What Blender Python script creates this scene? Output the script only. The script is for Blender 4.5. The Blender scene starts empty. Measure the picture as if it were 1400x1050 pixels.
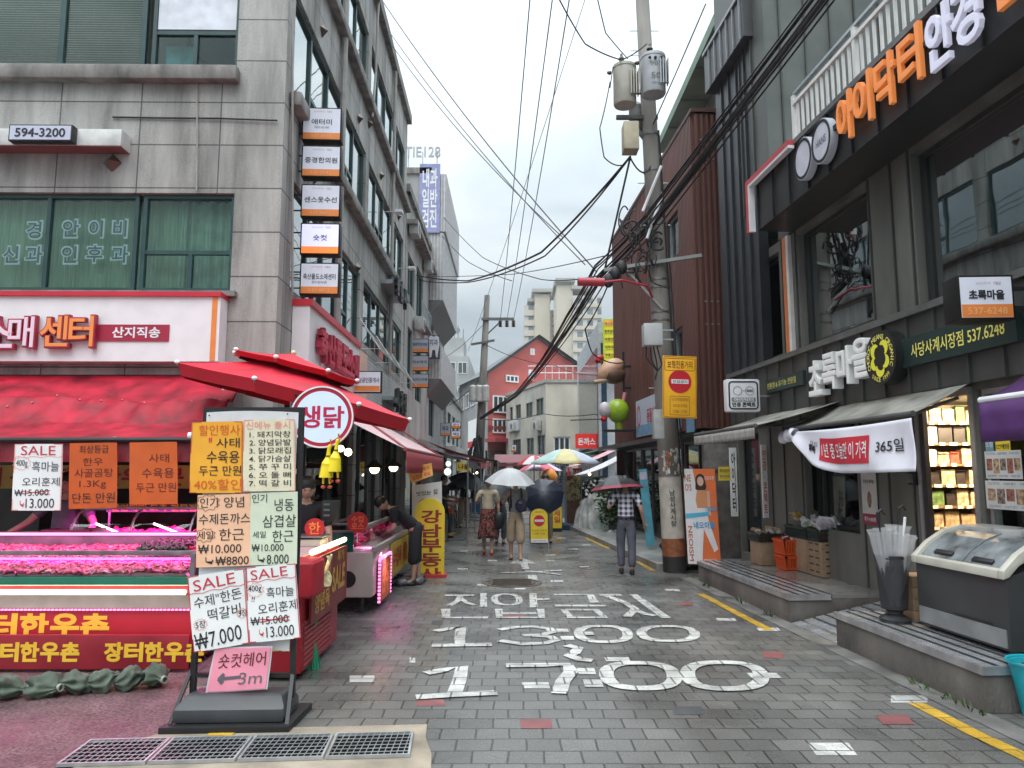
import bpy,bmesh,math,random
from mathutils import Vector,Matrix,noise
rnd=random.Random(11)
SC=bpy.context.scene
COL=SC.collection
V=Vector
Z=V((0,0,1))

# ------------------------------------------------------------------ camera
P=math.atan(.12);H=1.72
cP,sP=math.cos(P),math.sin(P)
cam=bpy.data.cameras.new('camera')
cam.sensor_fit='HORIZONTAL';cam.sensor_width=36;cam.lens=36*1000/1400
cam.clip_start=.05;cam.clip_end=3000
camo=bpy.data.objects.new('camera',cam);COL.objects.link(camo)
camo.location=(0,0,H);camo.rotation_euler=(math.pi/2+P,0,0)
SC.camera=camo

# ------------------------------------------------------------------ sky and sun
W=bpy.data.worlds.new('World');SC.world=W;W.use_nodes=True
wn,wl=W.node_tree.nodes,W.node_tree.links
wn.clear()
SUN_EL,SUN_AZ=math.radians(62),math.radians(200)
sky=wn.new('ShaderNodeTexSky');sky.sky_type='NISHITA';sky.sun_disc=False
sky.sun_elevation=SUN_EL;sky.sun_rotation=SUN_AZ
tc=wn.new('ShaderNodeTexCoord')
mp=wn.new('ShaderNodeMapping');mp.inputs['Scale'].default_value=(1,1,2.6)
wl.new(tc.outputs['Generated'],mp.inputs['Vector'])
nz=wn.new('ShaderNodeTexNoise');nz.inputs['Scale'].default_value=2.3;nz.inputs['Detail'].default_value=5
nz.inputs['Roughness'].default_value=.52;nz.inputs['Distortion'].default_value=.5
wl.new(mp.outputs[0],nz.inputs['Vector'])
cr=wn.new('ShaderNodeValToRGB')
cr.color_ramp.elements[0].position=.36;cr.color_ramp.elements[0].color=(.50,.595,.665,1)
cr.color_ramp.elements[1].position=.63;cr.color_ramp.elements[1].color=(.89,.965,1.0,1)
wl.new(nz.outputs['Fac'],cr.inputs['Fac'])
sep=wn.new('ShaderNodeSeparateXYZ');wl.new(tc.outputs['Generated'],sep.inputs[0])
ramp=wn.new('ShaderNodeMapRange')  # overcast: brighter towards the zenith
ramp.inputs['From Min'].default_value=0;ramp.inputs['From Max'].default_value=1
ramp.inputs['To Min'].default_value=4.2;ramp.inputs['To Max'].default_value=35
zp=wn.new('ShaderNodeMath');zp.operation='POWER';zp.inputs[1].default_value=2.0;zp.use_clamp=True
wl.new(sep.outputs['Z'],zp.inputs[0]);wl.new(zp.outputs[0],ramp.inputs['Value'])
sc=wn.new('ShaderNodeVectorMath');sc.operation='SCALE'
wl.new(cr.outputs['Color'],sc.inputs[0]);wl.new(ramp.outputs[0],sc.inputs['Scale'])
mx=wn.new('ShaderNodeMix');mx.data_type='RGBA';mx.inputs['Factor'].default_value=.93
wl.new(sky.outputs[0],mx.inputs['A']);wl.new(sc.outputs[0],mx.inputs['B'])
bg=wn.new('ShaderNodeBackground');bg.inputs['Strength'].default_value=.1
wl.new(mx.outputs['Result'],bg.inputs['Color'])
wo=wn.new('ShaderNodeOutputWorld');wl.new(bg.outputs[0],wo.inputs['Surface'])
sun=bpy.data.lights.new('sun','SUN');sun.energy=1.3;sun.angle=math.radians(50);sun.color=(1,.97,.93)
suno=bpy.data.objects.new('sun',sun);COL.objects.link(suno)
suno.rotation_euler=(math.pi/2-SUN_EL,0,math.pi-SUN_AZ);suno.location=(0,-4,30)
SC.view_settings.view_transform='Standard';SC.view_settings.look='None'
SC.view_settings.exposure=.58;SC.view_settings.gamma=1
SC.cycles.max_bounces=7;SC.cycles.diffuse_bounces=4;SC.cycles.glossy_bounces=4
SC.cycles.transparent_max_bounces=12;SC.cycles.transmission_bounces=4
SC.cycles.sample_clamp_indirect=4;SC.cycles.use_denoising=True

# ------------------------------------------------------------------ picking points of the place
def ray(px,py):
 u=(px-700)/1000;v=(525-py)/1000
 return V((u,cP-v*sP,sP+v*cP))
def at(px,py,Y):
 r=ray(px,py);t=Y/r.y
 return V((r.x*t,Y,H+r.z*t))
def gp(px,py,z=0):
 r=ray(px,py);t=(z-H)/r.z
 return V((r.x*t,r.y*t,z))
def onx(px,py,X):
 r=ray(px,py);t=X/r.x
 return V((X,r.y*t,H+r.z*t))

class Fr:  # a turned ground frame (a building's own axes)
 def __init__(s,ox,oy,a):
  s.o=V((ox,oy,0));s.a=a;s.m=Matrix.Translation(s.o)@Matrix.Rotation(a,4,'Z');s.i=s.m.inverted()
 def w(s,x,y,z):return s.m@V((x,y,z))
 def l(s,p):return s.i@V(p)
 def hx(s,px,py,x):
  o=s.i@V((0,0,H));d=s.i.to_3x3()@ray(px,py);t=(x-o.x)/d.x
  return o+d*t
class F3:  # an upright plane: origin, right, up -> outward normal
 def __init__(s,O,R=(1,0,0),U=(0,0,1)):
  s.O=V(O);s.R=V(R).normalized();s.U=V(U).normalized();s.N=s.R.cross(s.U)
 def p(s,u,v,w=0):return s.O+s.R*u+s.U*v+s.N*w
def yaw(O,deg,roll=0,tilt=0):  # faces the camera side (-Y) turned by deg; roll in its own plane
 m=Matrix.Rotation(math.radians(deg),3,'Z')@Matrix.Rotation(math.radians(tilt),3,'X')@Matrix.Rotation(math.radians(roll),3,'Y')
 return F3(O,m@V((1,0,0)),m@V((0,0,1)))

# ------------------------------------------------------------------ materials
MATS={}
def M(name,col=(.5,.5,.5),rough=.6,metal=0,var=.12,scale=5,bump=0,emit=None,est=0,spec=.5,coat=0,stretch=None,alpha=1,detail=4,coords='Object',bscale=None,trans=0):
 if name in MATS:return MATS[name]
 m=bpy.data.materials.new(name);m.use_nodes=True
 nt=m.node_tree;n,l=nt.nodes,nt.links
 b=n['Principled BSDF']
 b.inputs['Roughness'].default_value=rough;b.inputs['Metallic'].default_value=metal
 b.inputs['Specular IOR Level'].default_value=spec;b.inputs['Coat Weight'].default_value=coat
 b.inputs['Alpha'].default_value=alpha;b.inputs['Transmission Weight'].default_value=trans
 c=(*col,1)
 if var or bump:
  t=n.new('ShaderNodeTexCoord');mpn=n.new('ShaderNodeMapping')
  if stretch:mpn.inputs['Scale'].default_value=stretch
  l.new(t.outputs[coords],mpn.inputs['Vector'])
  no=n.new('ShaderNodeTexNoise');no.inputs['Scale'].default_value=scale;no.inputs['Detail'].default_value=detail
  l.new(mpn.outputs[0],no.inputs['Vector'])
  if var:
   mr=n.new('ShaderNodeMapRange');mr.inputs['From Min'].default_value=.3;mr.inputs['From Max'].default_value=.7
   mr.inputs['To Min'].default_value=1-var*1.4;mr.inputs['To Max'].default_value=1+var
   l.new(no.outputs['Fac'],mr.inputs['Value'])
   vm=n.new('ShaderNodeVectorMath');vm.operation='SCALE';vm.inputs[0].default_value=col
   l.new(mr.outputs[0],vm.inputs['Scale']);l.new(vm.outputs[0],b.inputs['Base Color'])
   rr=n.new('ShaderNodeMapRange');rr.inputs['To Min'].default_value=max(0,rough-.12);rr.inputs['To Max'].default_value=min(1,rough+.12)
   l.new(no.outputs['Fac'],rr.inputs['Value']);l.new(rr.outputs[0],b.inputs['Roughness'])
  else:b.inputs['Base Color'].default_value=c
  if bump:
   bt=no
   if bscale:
    bt=n.new('ShaderNodeTexNoise');bt.inputs['Scale'].default_value=bscale;bt.inputs['Detail'].default_value=3
    l.new(mpn.outputs[0],bt.inputs['Vector'])
   bp=n.new('ShaderNodeBump');bp.inputs['Strength'].default_value=bump;bp.inputs['Distance'].default_value=.02
   l.new(bt.outputs['Fac'],bp.inputs['Height']);l.new(bp.outputs[0],b.inputs['Normal'])
 else:b.inputs['Base Color'].default_value=c
 if emit:
  b.inputs['Emission Color'].default_value=(*emit,1);b.inputs['Emission Strength'].default_value=est
 MATS[name]=m
 return m

def glass(name,tint=(.8,.9,.88),ior=1.5,base=.04,rough=.02):
 """a thin pane: tinted see-through straight on, mirror at a slant"""
 if name in MATS:return MATS[name]
 m=bpy.data.materials.new(name);m.use_nodes=True
 n,l=m.node_tree.nodes,m.node_tree.links
 n.remove(n['Principled BSDF'])
 t=n.new('ShaderNodeBsdfTransparent');t.inputs[0].default_value=(*tint,1)
 g=n.new('ShaderNodeBsdfGlossy');g.inputs['Roughness'].default_value=rough;g.inputs[0].default_value=(.95,1,1,1)
 f=n.new('ShaderNodeFresnel');f.inputs[0].default_value=ior
 a=n.new('ShaderNodeMath');a.operation='ADD';a.inputs[1].default_value=base;a.use_clamp=True
 tcn=n.new('ShaderNodeTexCoord');no=n.new('ShaderNodeTexNoise');no.inputs['Scale'].default_value=.9
 bp=n.new('ShaderNodeBump');bp.inputs['Strength'].default_value=.06;bp.inputs['Distance'].default_value=.05
 l.new(tcn.outputs['Object'],no.inputs['Vector']);l.new(no.outputs['Fac'],bp.inputs['Height']);l.new(bp.outputs[0],g.inputs['Normal'])
 mxs=n.new('ShaderNodeMixShader')
 l.new(f.outputs[0],a.inputs[0]);l.new(a.outputs[0],mxs.inputs[0])
 l.new(t.outputs[0],mxs.inputs[1]);l.new(g.outputs[0],mxs.inputs[2])
 l.new(mxs.outputs[0],n['Material Output'].inputs['Surface'])
 MATS[name]=m
 return m

def brickmat(name,c1,c2,mortar,bw,rh,ms,off=.5,rough=.6,plane='wall',var=.25,vscale=.8,bump=.4,rvar=.15,streak=0,spec=.5,wet=0,fs=110,fa=.20):
 """slabs, bricks or pavers laid in courses, with weathering"""
 if name in MATS:return MATS[name]
 m=bpy.data.materials.new(name);m.use_nodes=True
 n,l=m.node_tree.nodes,m.node_tree.links
 b=n['Principled BSDF'];b.inputs['Specular IOR Level'].default_value=spec
 g=n.new('ShaderNodeNewGeometry');t=n.new('ShaderNodeTexCoord')
 if plane=='wall':
  s=n.new('ShaderNodeSeparateXYZ');l.new(t.outputs['Object'],s.inputs[0])
  ad=n.new('ShaderNodeMath');ad.operation='ADD';l.new(s.outputs['X'],ad.inputs[0]);l.new(s.outputs['Y'],ad.inputs[1])
  cx=n.new('ShaderNodeCombineXYZ');l.new(ad.outputs[0],cx.inputs['X']);l.new(s.outputs['Z'],cx.inputs['Y'])
  vec=cx.outputs[0]
 else:vec=g.outputs['Position']
 br=n.new('ShaderNodeTexBrick');br.offset=off;br.squash=1
 br.inputs['Color1'].default_value=(*c1,1);br.inputs['Color2'].default_value=(*c2,1);br.inputs['Mortar'].default_value=(*mortar,1)
 br.inputs['Scale'].default_value=1;br.inputs['Brick Width'].default_value=bw;br.inputs['Row Height'].default_value=rh
 br.inputs['Mortar Size'].default_value=ms;br.inputs['Mortar Smooth'].default_value=.15;br.inputs['Bias'].default_value=0
 if plane!='wall':  # slightly uneven laying
  dn=n.new('ShaderNodeTexNoise');dn.inputs['Scale'].default_value=1.7;dn.inputs['Detail'].default_value=2
  l.new(vec,dn.inputs['Vector'])
  ds=n.new('ShaderNodeVectorMath');ds.operation='SCALE';ds.inputs['Scale'].default_value=.045
  l.new(dn.outputs['Color'],ds.inputs[0])
  da=n.new('ShaderNodeVectorMath');da.operation='ADD';l.new(vec,da.inputs[0]);l.new(ds.outputs[0],da.inputs[1])
  l.new(da.outputs[0],br.inputs['Vector'])
 else:l.new(vec,br.inputs['Vector'])
 no=n.new('ShaderNodeTexNoise');no.inputs['Scale'].default_value=vscale;no.inputs['Detail'].default_value=7;no.inputs['Roughness'].default_value=.62
 if streak:
  mpn=n.new('ShaderNodeMapping');mpn.inputs['Scale'].default_value=(2.2,2.2,.35);l.new(t.outputs['Object'],mpn.inputs[0]);l.new(mpn.outputs[0],no.inputs['Vector'])
 else:l.new(g.outputs['Position'],no.inputs['Vector'])
 fine=n.new('ShaderNodeTexNoise');fine.inputs['Scale'].default_value=fs;fine.inputs['Detail'].default_value=2
 l.new(g.outputs['Position'],fine.inputs['Vector'])
 mr=n.new('ShaderNodeMapRange');mr.inputs['From Min'].default_value=.3;mr.inputs['From Max'].default_value=.7
 mr.inputs['To Min'].default_value=1-var;mr.inputs['To Max'].default_value=1+var*.7;l.new(no.outputs['Fac'],mr.inputs['Value'])
 mf=n.new('ShaderNodeMapRange');mf.inputs['From Min'].default_value=.3;mf.inputs['From Max'].default_value=.7
 mf.inputs['To Min'].default_value=1-fa;mf.inputs['To Max'].default_value=1+fa;l.new(fine.outputs['Fac'],mf.inputs['Value'])
 mu=n.new('ShaderNodeMath');mu.operation='MULTIPLY';l.new(mr.outputs[0],mu.inputs[0]);l.new(mf.outputs[0],mu.inputs[1])
 sc2=n.new('ShaderNodeVectorMath');sc2.operation='SCALE';l.new(br.outputs['Color'],sc2.inputs[0]);l.new(mu.outputs[0],sc2.inputs['Scale'])
 l.new(sc2.outputs[0],b.inputs['Base Color'])
 rn=n.new('ShaderNodeTexNoise');rn.inputs['Scale'].default_value=1.1;rn.inputs['Detail'].default_value=5;l.new(g.outputs['Position'],rn.inputs['Vector'])
 rr=n.new('ShaderNodeMapRange');rr.inputs['From Min'].default_value=.35;rr.inputs['From Max'].default_value=.65
 rr.inputs['To Min'].default_value=max(.03,rough-rvar);rr.inputs['To Max'].default_value=min(1,rough+rvar)
 l.new(rn.outputs['Fac'],rr.inputs['Value']);l.new(rr.outputs[0],b.inputs['Roughness'])
 iv=n.new('ShaderNodeMath');iv.operation='SUBTRACT';iv.inputs[0].default_value=1;l.new(br.outputs['Fac'],iv.inputs[1])
 fh=n.new('ShaderNodeMath');fh.operation='MULTIPLY_ADD';fh.inputs[1].default_value=.25;l.new(fine.outputs['Fac'],fh.inputs[0]);l.new(iv.outputs[0],fh.inputs[2])
 bp=n.new('ShaderNodeBump');bp.inputs['Strength'].default_value=bump;bp.inputs['Distance'].default_value=.008
 l.new(fh.outputs[0],bp.inputs['Height']);l.new(bp.outputs[0],b.inputs['Normal'])
 if wet:b.inputs['Coat Weight'].default_value=wet;b.inputs['Coat Roughness'].default_value=.12
 MATS[name]=m
 return m

# ------------------------------------------------------------------ objects
RM={}
def root_of(o):
 while o.parent is not None:o=o.parent
 return o
def tag(o,label=None,cat=None,group=None,kind=None):
 if label:o['label']=label
 if cat:o['category']=cat
 if group:o['group']=group
 if kind:o['kind']=kind
 return o
def thing(name,label,cat,loc=(0,0,0),rz=0,group=None):
 o=bpy.data.objects.new(name,None);COL.objects.link(o)
 o.empty_display_size=.2
 o.location=loc;o.rotation_euler=(0,0,rz)
 RM[o.name]=(Matrix.Translation(V(loc))@Matrix.Rotation(rz,4,'Z')).inverted()
 return tag(o,label,cat,group)
def dup(root,loc,rz=0,label=None,group=None,drop=()):
 r=root.copy();COL.objects.link(r);r.location=loc;r.rotation_euler=(0,0,rz)
 if label:r['label']=label
 if group:r['group']=group
 for ch in list(root.children):
  if ch.name.split('.')[0]in drop:continue
  c=ch.copy();COL.objects.link(c);c.parent=r
  for g in ch.children:
   d=g.copy();COL.objects.link(d);d.parent=c
 RM[r.name]=(Matrix.Translation(V(loc))@Matrix.Rotation(rz,4,'Z')).inverted()
 return r

TS=bpy.data.scenes.new('workbench')  # a scratch scene for letters and bodies, removed at the end
_T={}
def letters(s,weight=.02,ext=0,spacing=1.0,line=1.0):
 k=(s,weight,ext,spacing,line)
 if k in _T:return _T[k]
 c=bpy.data.curves.new('t','FONT');c.body=s;c.size=1;c.resolution_u=3
 if weight>.012:c.bevel_depth=weight*.75;c.bevel_resolution=0  # bold: the outline grown all round
 else:c.offset=weight
 c.align_x='CENTER';c.extrude=ext;c.space_character=spacing;c.space_line=line
 o=bpy.data.objects.new('t',c);TS.collection.objects.link(o)
 TS.view_layers[0].update();dg=TS.view_layers[0].depsgraph;dg.update()
 me=bpy.data.meshes.new_from_object(o.evaluated_get(dg))
 vs=[v.co.copy()for v in me.vertices];fs=[tuple(p.vertices)for p in me.polygons]
 bpy.data.objects.remove(o);bpy.data.curves.remove(c);bpy.data.meshes.remove(me)
 if vs:
  x0,x1=min(v.x for v in vs),max(v.x for v in vs);y0,y1=min(v.y for v in vs),max(v.y for v in vs)
  z0,z1=min(v.z for v in vs),max(v.z for v in vs)
  for v in vs:v.x-=(x0+x1)/2;v.y-=(y0+y1)/2;v.z=(v.z-z0)/(z1-z0)-.5 if z1-z0>1e-6 else .5
  _T[k]=(vs,fs,x1-x0,y1-y0)
 else:_T[k]=([],[],1,1)
 return _T[k]

class MB:
 def __init__(s):s.v=[];s.f=[]
 def add(s,vs,fs):
  b=len(s.v);s.v+=[V(v)for v in vs];s.f+=[tuple(i+b for i in f)for f in fs];return s
 def box(s,x0,x1,y0,y1,z0,z1):
  return s.obox(V(((x0+x1)/2,(y0+y1)/2,(z0+z1)/2)),V(((x1-x0)/2,0,0)),V((0,(y1-y0)/2,0)),V((0,0,(z1-z0)/2)))
 def obox(s,c,a,b,d):
  vs=[c+a*i+b*j+d*k for k in(-1,1)for j in(-1,1)for i in(-1,1)]
  return s.add(vs,[(0,2,3,1),(4,5,7,6),(0,1,5,4),(2,6,7,3),(0,4,6,2),(1,3,7,5)])
 def fbox(s,fr,u0,u1,v0,v1,w0,w1):  # a box in an upright plane's axes
  return s.obox(fr.p((u0+u1)/2,(v0+v1)/2,(w0+w1)/2),fr.R*((u1-u0)/2),fr.U*((v1-v0)/2),fr.N*((w1-w0)/2))
 def bar(s,p,q,w,h=None,up=Z):
  p,q=V(p),V(q);d=q-p;h=h or w
  a=d.cross(up)
  if a.length<1e-6:a=V((1,0,0))
  a.normalize();b=a.cross(d).normalized()
  return s.obox((p+q)/2,a*(w/2),d/2,b*(h/2))
 def tube(s,pts,r,n=8,radii=None,caps=True):
  pts=[V(p)for p in pts];b0=len(s.v);last=None
  for i,p in enumerate(pts):
   d=(pts[min(i+1,len(pts)-1)]-pts[max(i-1,0)])
   d=d.normalized()if d.length>1e-9 else V((0,0,1))
   if last is None:
    a=d.cross(Z)if abs(d.z)<.95 else d.cross(V((1,0,0)))
   else:a=last-d*last.dot(d)
   a.normalize();last=a;b=d.cross(a);rr=radii[i]if radii else r
   for k in range(n):
    t=2*math.pi*k/n;s.v.append(p+a*(math.cos(t)*rr)+b*(math.sin(t)*rr))
  for i in range(len(pts)-1):
   for k in range(n):
    k2=(k+1)%n;o=b0+i*n
    s.f.append((o+k,o+k2,o+n+k2,o+n+k))
  if caps:
   s.f.append(tuple(b0+k for k in reversed(range(n))));e=b0+(len(pts)-1)*n
   s.f.append(tuple(e+k for k in range(n)))
  return s
 def lathe(s,prof,c=(0,0,0),n=16,ax=Z,caps=True):
  c=V(c);ax=V(ax).normalized()
  a=ax.cross(V((0,1,0)))if abs(ax.y)<.9 else ax.cross(V((1,0,0)))
  a.normalize();b=ax.cross(a);b0=len(s.v)
  for r,z in prof:
   for k in range(n):
    t=2*math.pi*k/n;s.v.append(c+ax*z+(a*math.cos(t)+b*math.sin(t))*r)
  for i in range(len(prof)-1):
   for k in range(n):
    k2=(k+1)%n;o=b0+i*n;s.f.append((o+k,o+k2,o+n+k2,o+n+k))
  if caps:
   s.f.append(tuple(b0+k for k in reversed(range(n))));e=b0+(len(prof)-1)*n
   s.f.append(tuple(e+k for k in range(n)))
  return s
 def ell(s,c,rx,ry,rz,nu=12,nv=8,jit=0,m=None):
  c=V(c);prof=[]
  vs=[];fs=[]
  for j in range(nv+1):
   th=math.pi*j/nv
   for i in range(nu):
    ph=2*math.pi*i/nu
    p=V((rx*math.sin(th)*math.cos(ph),ry*math.sin(th)*math.sin(ph),rz*math.cos(th)))
    if jit:p*=1+jit*(noise.noise(p*3/max(rx,ry,rz)+c*7))
    if m is not None:p=m@p
    vs.append(c+p)
  for j in range(nv):
   for i in range(nu):
    i2=(i+1)%nu;fs.append((j*nu+i,(j+1)*nu+i,(j+1)*nu+i2,j*nu+i2))
  return s.add(vs,fs)
 def prism(s,fr,poly,w0,w1):  # outline in a plane, given a thickness
  n=len(poly)
  vs=[fr.p(u,v,w1)for u,v in poly]+[fr.p(u,v,w0)for u,v in poly]
  fs=[tuple(range(n)),tuple(reversed(range(n,2*n)))]
  fs+=[(i,i+n,(i+1)%n+n,(i+1)%n)for i in range(n)]
  return s.add(vs,fs)
 def disc(s,fr,u,v,r,w0,w1,n=32,ry=None):
  return s.prism(fr,[(u+r*math.cos(2*math.pi*k/n),v+(ry or r)*math.sin(2*math.pi*k/n))for k in range(n)],w0,w1)
 def ring(s,fr,u,v,r0,r1,w0,w1,n=36,ry=1):
  b=len(s.v)
  for k in range(n):
   c,d=math.cos(2*math.pi*k/n),math.sin(2*math.pi*k/n)
   for r,w in((r0,w0),(r1,w0),(r1,w1),(r0,w1)):s.v.append(fr.p(u+r*c,v+r*d*ry,w))
  for k in range(n):
   o,q=b+4*k,b+4*((k+1)%n)
   for i in range(4):s.f.append((o+i,o+(i+1)%4,q+(i+1)%4,q+i))
  return s
 def text(s,fr,t,u,v,w,h=None,off=.002,weight=.02,depth=.0012,rot=0,spacing=1.0,line=1.0,maxw=True):
  vs,fs,tw,th=letters(t,weight,.5 if depth>.01 else 0,spacing,line)
  if h is None:sx=sy=w/tw
  elif w is None:sx=sy=h/th
  else:sx,sy=w/tw,h/th
  c,d=math.cos(rot),math.sin(rot);out=[]
  for p in vs:
   x,y=p.x*sx,p.y*sy;x,y=c*x-d*y,d*x+c*y
   out.append(fr.p(u+x,v+y,off+(p.z+.5)*depth))
  return s.add(out,fs)
 def grid(s,fn,nu,nv,th=0):  # a sheet fn(a,b), a,b in 0..1; th gives it a real thickness
  P0=[[V(fn(i/nu,j/nv))for i in range(nu+1)]for j in range(nv+1)]
  b=len(s.v);w=nu+1
  for row in P0:s.v+=row
  q=[(b+j*w+i,b+j*w+i+1,b+(j+1)*w+i+1,b+(j+1)*w+i)for j in range(nv)for i in range(nu)]
  s.f+=q
  if th:
   N=[]
   for j in range(nv+1):
    for i in range(nu+1):
     du=P0[j][min(i+1,nu)]-P0[j][max(i-1,0)];dv=P0[min(j+1,nv)][i]-P0[max(j-1,0)][i]
     nn=du.cross(dv);N.append(nn.normalized()if nn.length>1e-12 else V((0,0,1)))
   b2=len(s.v);k=0
   for row in P0:
    for p in row:s.v.append(p-N[k]*th);k+=1
   s.f+=[tuple(reversed([i-b+b2 for i in f]))for f in q]
   edge=[(j*w,(j+1)*w)for j in range(nv)]+[(j*w+nu,(j+1)*w+nu)for j in range(nv)]+[(i,i+1)for i in range(nu)]+[(nv*w+i,nv*w+i+1)for i in range(nu)]
   for i,j in edge:s.f.append((b+i,b+j,b2+j,b2+i))
  return s
 def build(s,name,mat,parent=None,world=True,smooth=False,bevel=0,label=None,loc=None,segs=2):
  me=bpy.data.meshes.new(name)
  vs=s.v
  if world and parent is not None:
   mi=RM[root_of(parent).name];vs=[mi@v for v in vs]
  if loc is not None:vs=[v-V(loc)for v in vs]
  me.from_pydata([tuple(v)for v in vs],[],s.f)
  bm=bmesh.new();bm.from_mesh(me)
  bmesh.ops.recalc_face_normals(bm,faces=bm.faces)
  if bevel:
   ed=[e for e in bm.edges if len(e.link_faces)==2 and e.calc_face_angle(0)>.6]
   bmesh.ops.bevel(bm,geom=ed,offset=bevel,segments=segs,affect='EDGES',clamp_overlap=True,profile=.6)
  bm.to_mesh(me);bm.free()
  if smooth:
   me.polygons.foreach_set('use_smooth',[True]*len(me.polygons))
   if smooth is not True:me.set_sharp_from_angle(angle=math.radians(smooth))
  elif bevel:
   me.polygons.foreach_set('use_smooth',[True]*len(me.polygons));me.set_sharp_from_angle(angle=math.radians(35))
  me.materials.append(mat)
  o=bpy.data.objects.new(name,me);COL.objects.link(o)
  if parent is not None:o.parent=parent
  if loc is not None:o.location=loc
  if label:o['label']=label
  return o

def struct(name,mb,mat,**k):
 return tag(mb.build(name,mat,**k),kind='structure')
def solo(name,label,cat,mb,mat,loc,group=None,**k):  # a thing that is one mesh (world points)
 return tag(mb.build(name,mat,loc=loc,**k),label,cat,group)

def skin(pts,edges,root=0,sub=2):
 """one continuous tapered surface over a skeleton: pts [(xyz, radius or (rx,ry))]"""
 me=bpy.data.meshes.new('k');me.from_pydata([tuple(p[0])for p in pts],edges,[])
 o=bpy.data.objects.new('k',me);TS.collection.objects.link(o)
 md=o.modifiers.new('s','SKIN');md.use_smooth_shade=True;md.branch_smoothing=.6
 for i,p in enumerate(pts):
  r=p[1];sv=me.skin_vertices[0].data[i];sv.radius=(r,r)if not isinstance(r,tuple)else r;sv.use_root=(i==root)
 if sub:
  ss=o.modifiers.new('u','SUBSURF');ss.levels=sub;ss.render_levels=sub
 TS.view_layers[0].update();dg=TS.view_layers[0].depsgraph;dg.update()
 m2=bpy.data.meshes.new_from_object(o.evaluated_get(dg))
 mb=MB();mb.v=[v.co.copy()for v in m2.vertices];mb.f=[tuple(p.vertices)for p in m2.polygons]
 bpy.data.objects.remove(o);bpy.data.meshes.remove(me);bpy.data.meshes.remove(m2)
 return mb

def facade(mb,fr,u0,u1,v0,v1,holes,rev=.18):
 """a wall front with real openings and their reveals"""
 us=sorted({u0,u1,*[h[0]for h in holes],*[h[1]for h in holes]});vs=sorted({v0,v1,*[h[2]for h in holes],*[h[3]for h in holes]})
 us=[u for u in us if u0-1e-6<=u<=u1+1e-6];vs=[v for v in vs if v0-1e-6<=v<=v1+1e-6]
 for i in range(len(us)-1):
  for j in range(len(vs)-1):
   cu,cv=(us[i]+us[i+1])/2,(vs[j]+vs[j+1])/2
   if any(h[0]<cu<h[1]and h[2]<cv<h[3]for h in holes):continue
   mb.add([fr.p(us[i],vs[j]),fr.p(us[i+1],vs[j]),fr.p(us[i+1],vs[j+1]),fr.p(us[i],vs[j+1])],[(0,1,2,3)])
 for a,b,c,d in holes:
  a,b,c,d=max(a,u0),min(b,u1),max(c,v0),min(d,v1)
  q=[(a,c),(b,c),(b,d),(a,d)]
  for k in range(4):
   p,r=q[k],q[(k+1)%4]
   mb.add([fr.p(*p),fr.p(*r),fr.p(*r,-rev),fr.p(*p,-rev)],[(0,1,2,3)])
 return mb

def window(fr,u0,u1,v0,v1,root,fmat,gmat,mull=(),trans=(),bars=(),w=-.08,fw=.055,fd=.07,pmat=None,name='window'):
 """a framed window: part window, sub-part pane. bars: (u0,u1,v) extra rails or ('v',u,v0,v1)"""
 f=MB()
 f.fbox(fr,u0,u0+fw,v0,v1,w-fd,w);f.fbox(fr,u1-fw,u1,v0,v1,w-fd,w)
 f.fbox(fr,u0+fw,u1-fw,v0,v0+fw,w-fd,w);f.fbox(fr,u0+fw,u1-fw,v1-fw,v1,w-fd,w)
 for m in mull:f.fbox(fr,m-fw/2,m+fw/2,v0+fw,v1-fw,w-fd,w-.004)
 for t in trans:f.fbox(fr,u0+fw,u1-fw,t-fw/2,t+fw/2,w-fd,w-.008)
 for b in bars:
  if b[0]=='v':f.fbox(fr,b[1]-fw/2,b[1]+fw/2,b[2],b[3],w-fd,w-.006)
  else:f.fbox(fr,b[0],b[1],b[2]-fw/2,b[2]+fw/2,w-fd,w-.01)
 o=f.build(name,fmat,root)
 g=MB();g.fbox(fr,u0+fw*.5,u1-fw*.5,v0+fw*.5,v1-fw*.5,w-fd*.7,w-fd*.7+.008)
 g.build('pane',gmat,o)
 return o

# common colours
black=M('black_paint',(.012,.012,.013),.45)
ink=M('black_ink',(.015,.015,.018),.7,var=0)
redink=M('red_ink',(.55,.03,.05),.7,var=0)
white=M('white_plastic',(.78,.78,.80),.45,var=.05)
paper=M('white_paper',(.80,.81,.80),.55,var=.05,scale=3)
steel=M('galvanised_steel',(.40,.44,.46),.42,.75,scale=14)
alu=M('brushed_aluminium',(.55,.56,.58),.38,.8,scale=20,stretch=(1,12,1))
cable=M('cable_rubber',(.02,.02,.022),.6)
darkm=M('dark_interior',(.012,.012,.014),.9)
# ================================================================== frames of the two building rows
A_R=math.atan(.07);RF=Fr(4.95,0,A_R)  # right-hand wall line
A_L=math.atan(.014);LF=Fr(-3.03,0,A_L)  # left-hand wall line

# ================================================================== ground
paving=brickmat('wet_pavers',(.150,.147,.138),(.108,.106,.101),(.048,.045,.041),.225,.20,.0068,rough=.33,plane='ground',fs=80,fa=.28,var=.42,vscale=.55,bump=.55,rvar=.17,spec=.5)
asph=M('far_asphalt',(.09,.09,.09),.6,var=.2,scale=2)
struct('ground',MB().add([(-900,-60,-.03),(900,-60,-.03),(900,1500,-.03),(-900,1500,-.03)],[(0,1,2,3)]),asph)
struct('street_paving',MB().add([(-14,-10,0),(14,-10,0),(14,75,0),(-14,75,0)],[(0,1,2,3)]),paving)

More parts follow.
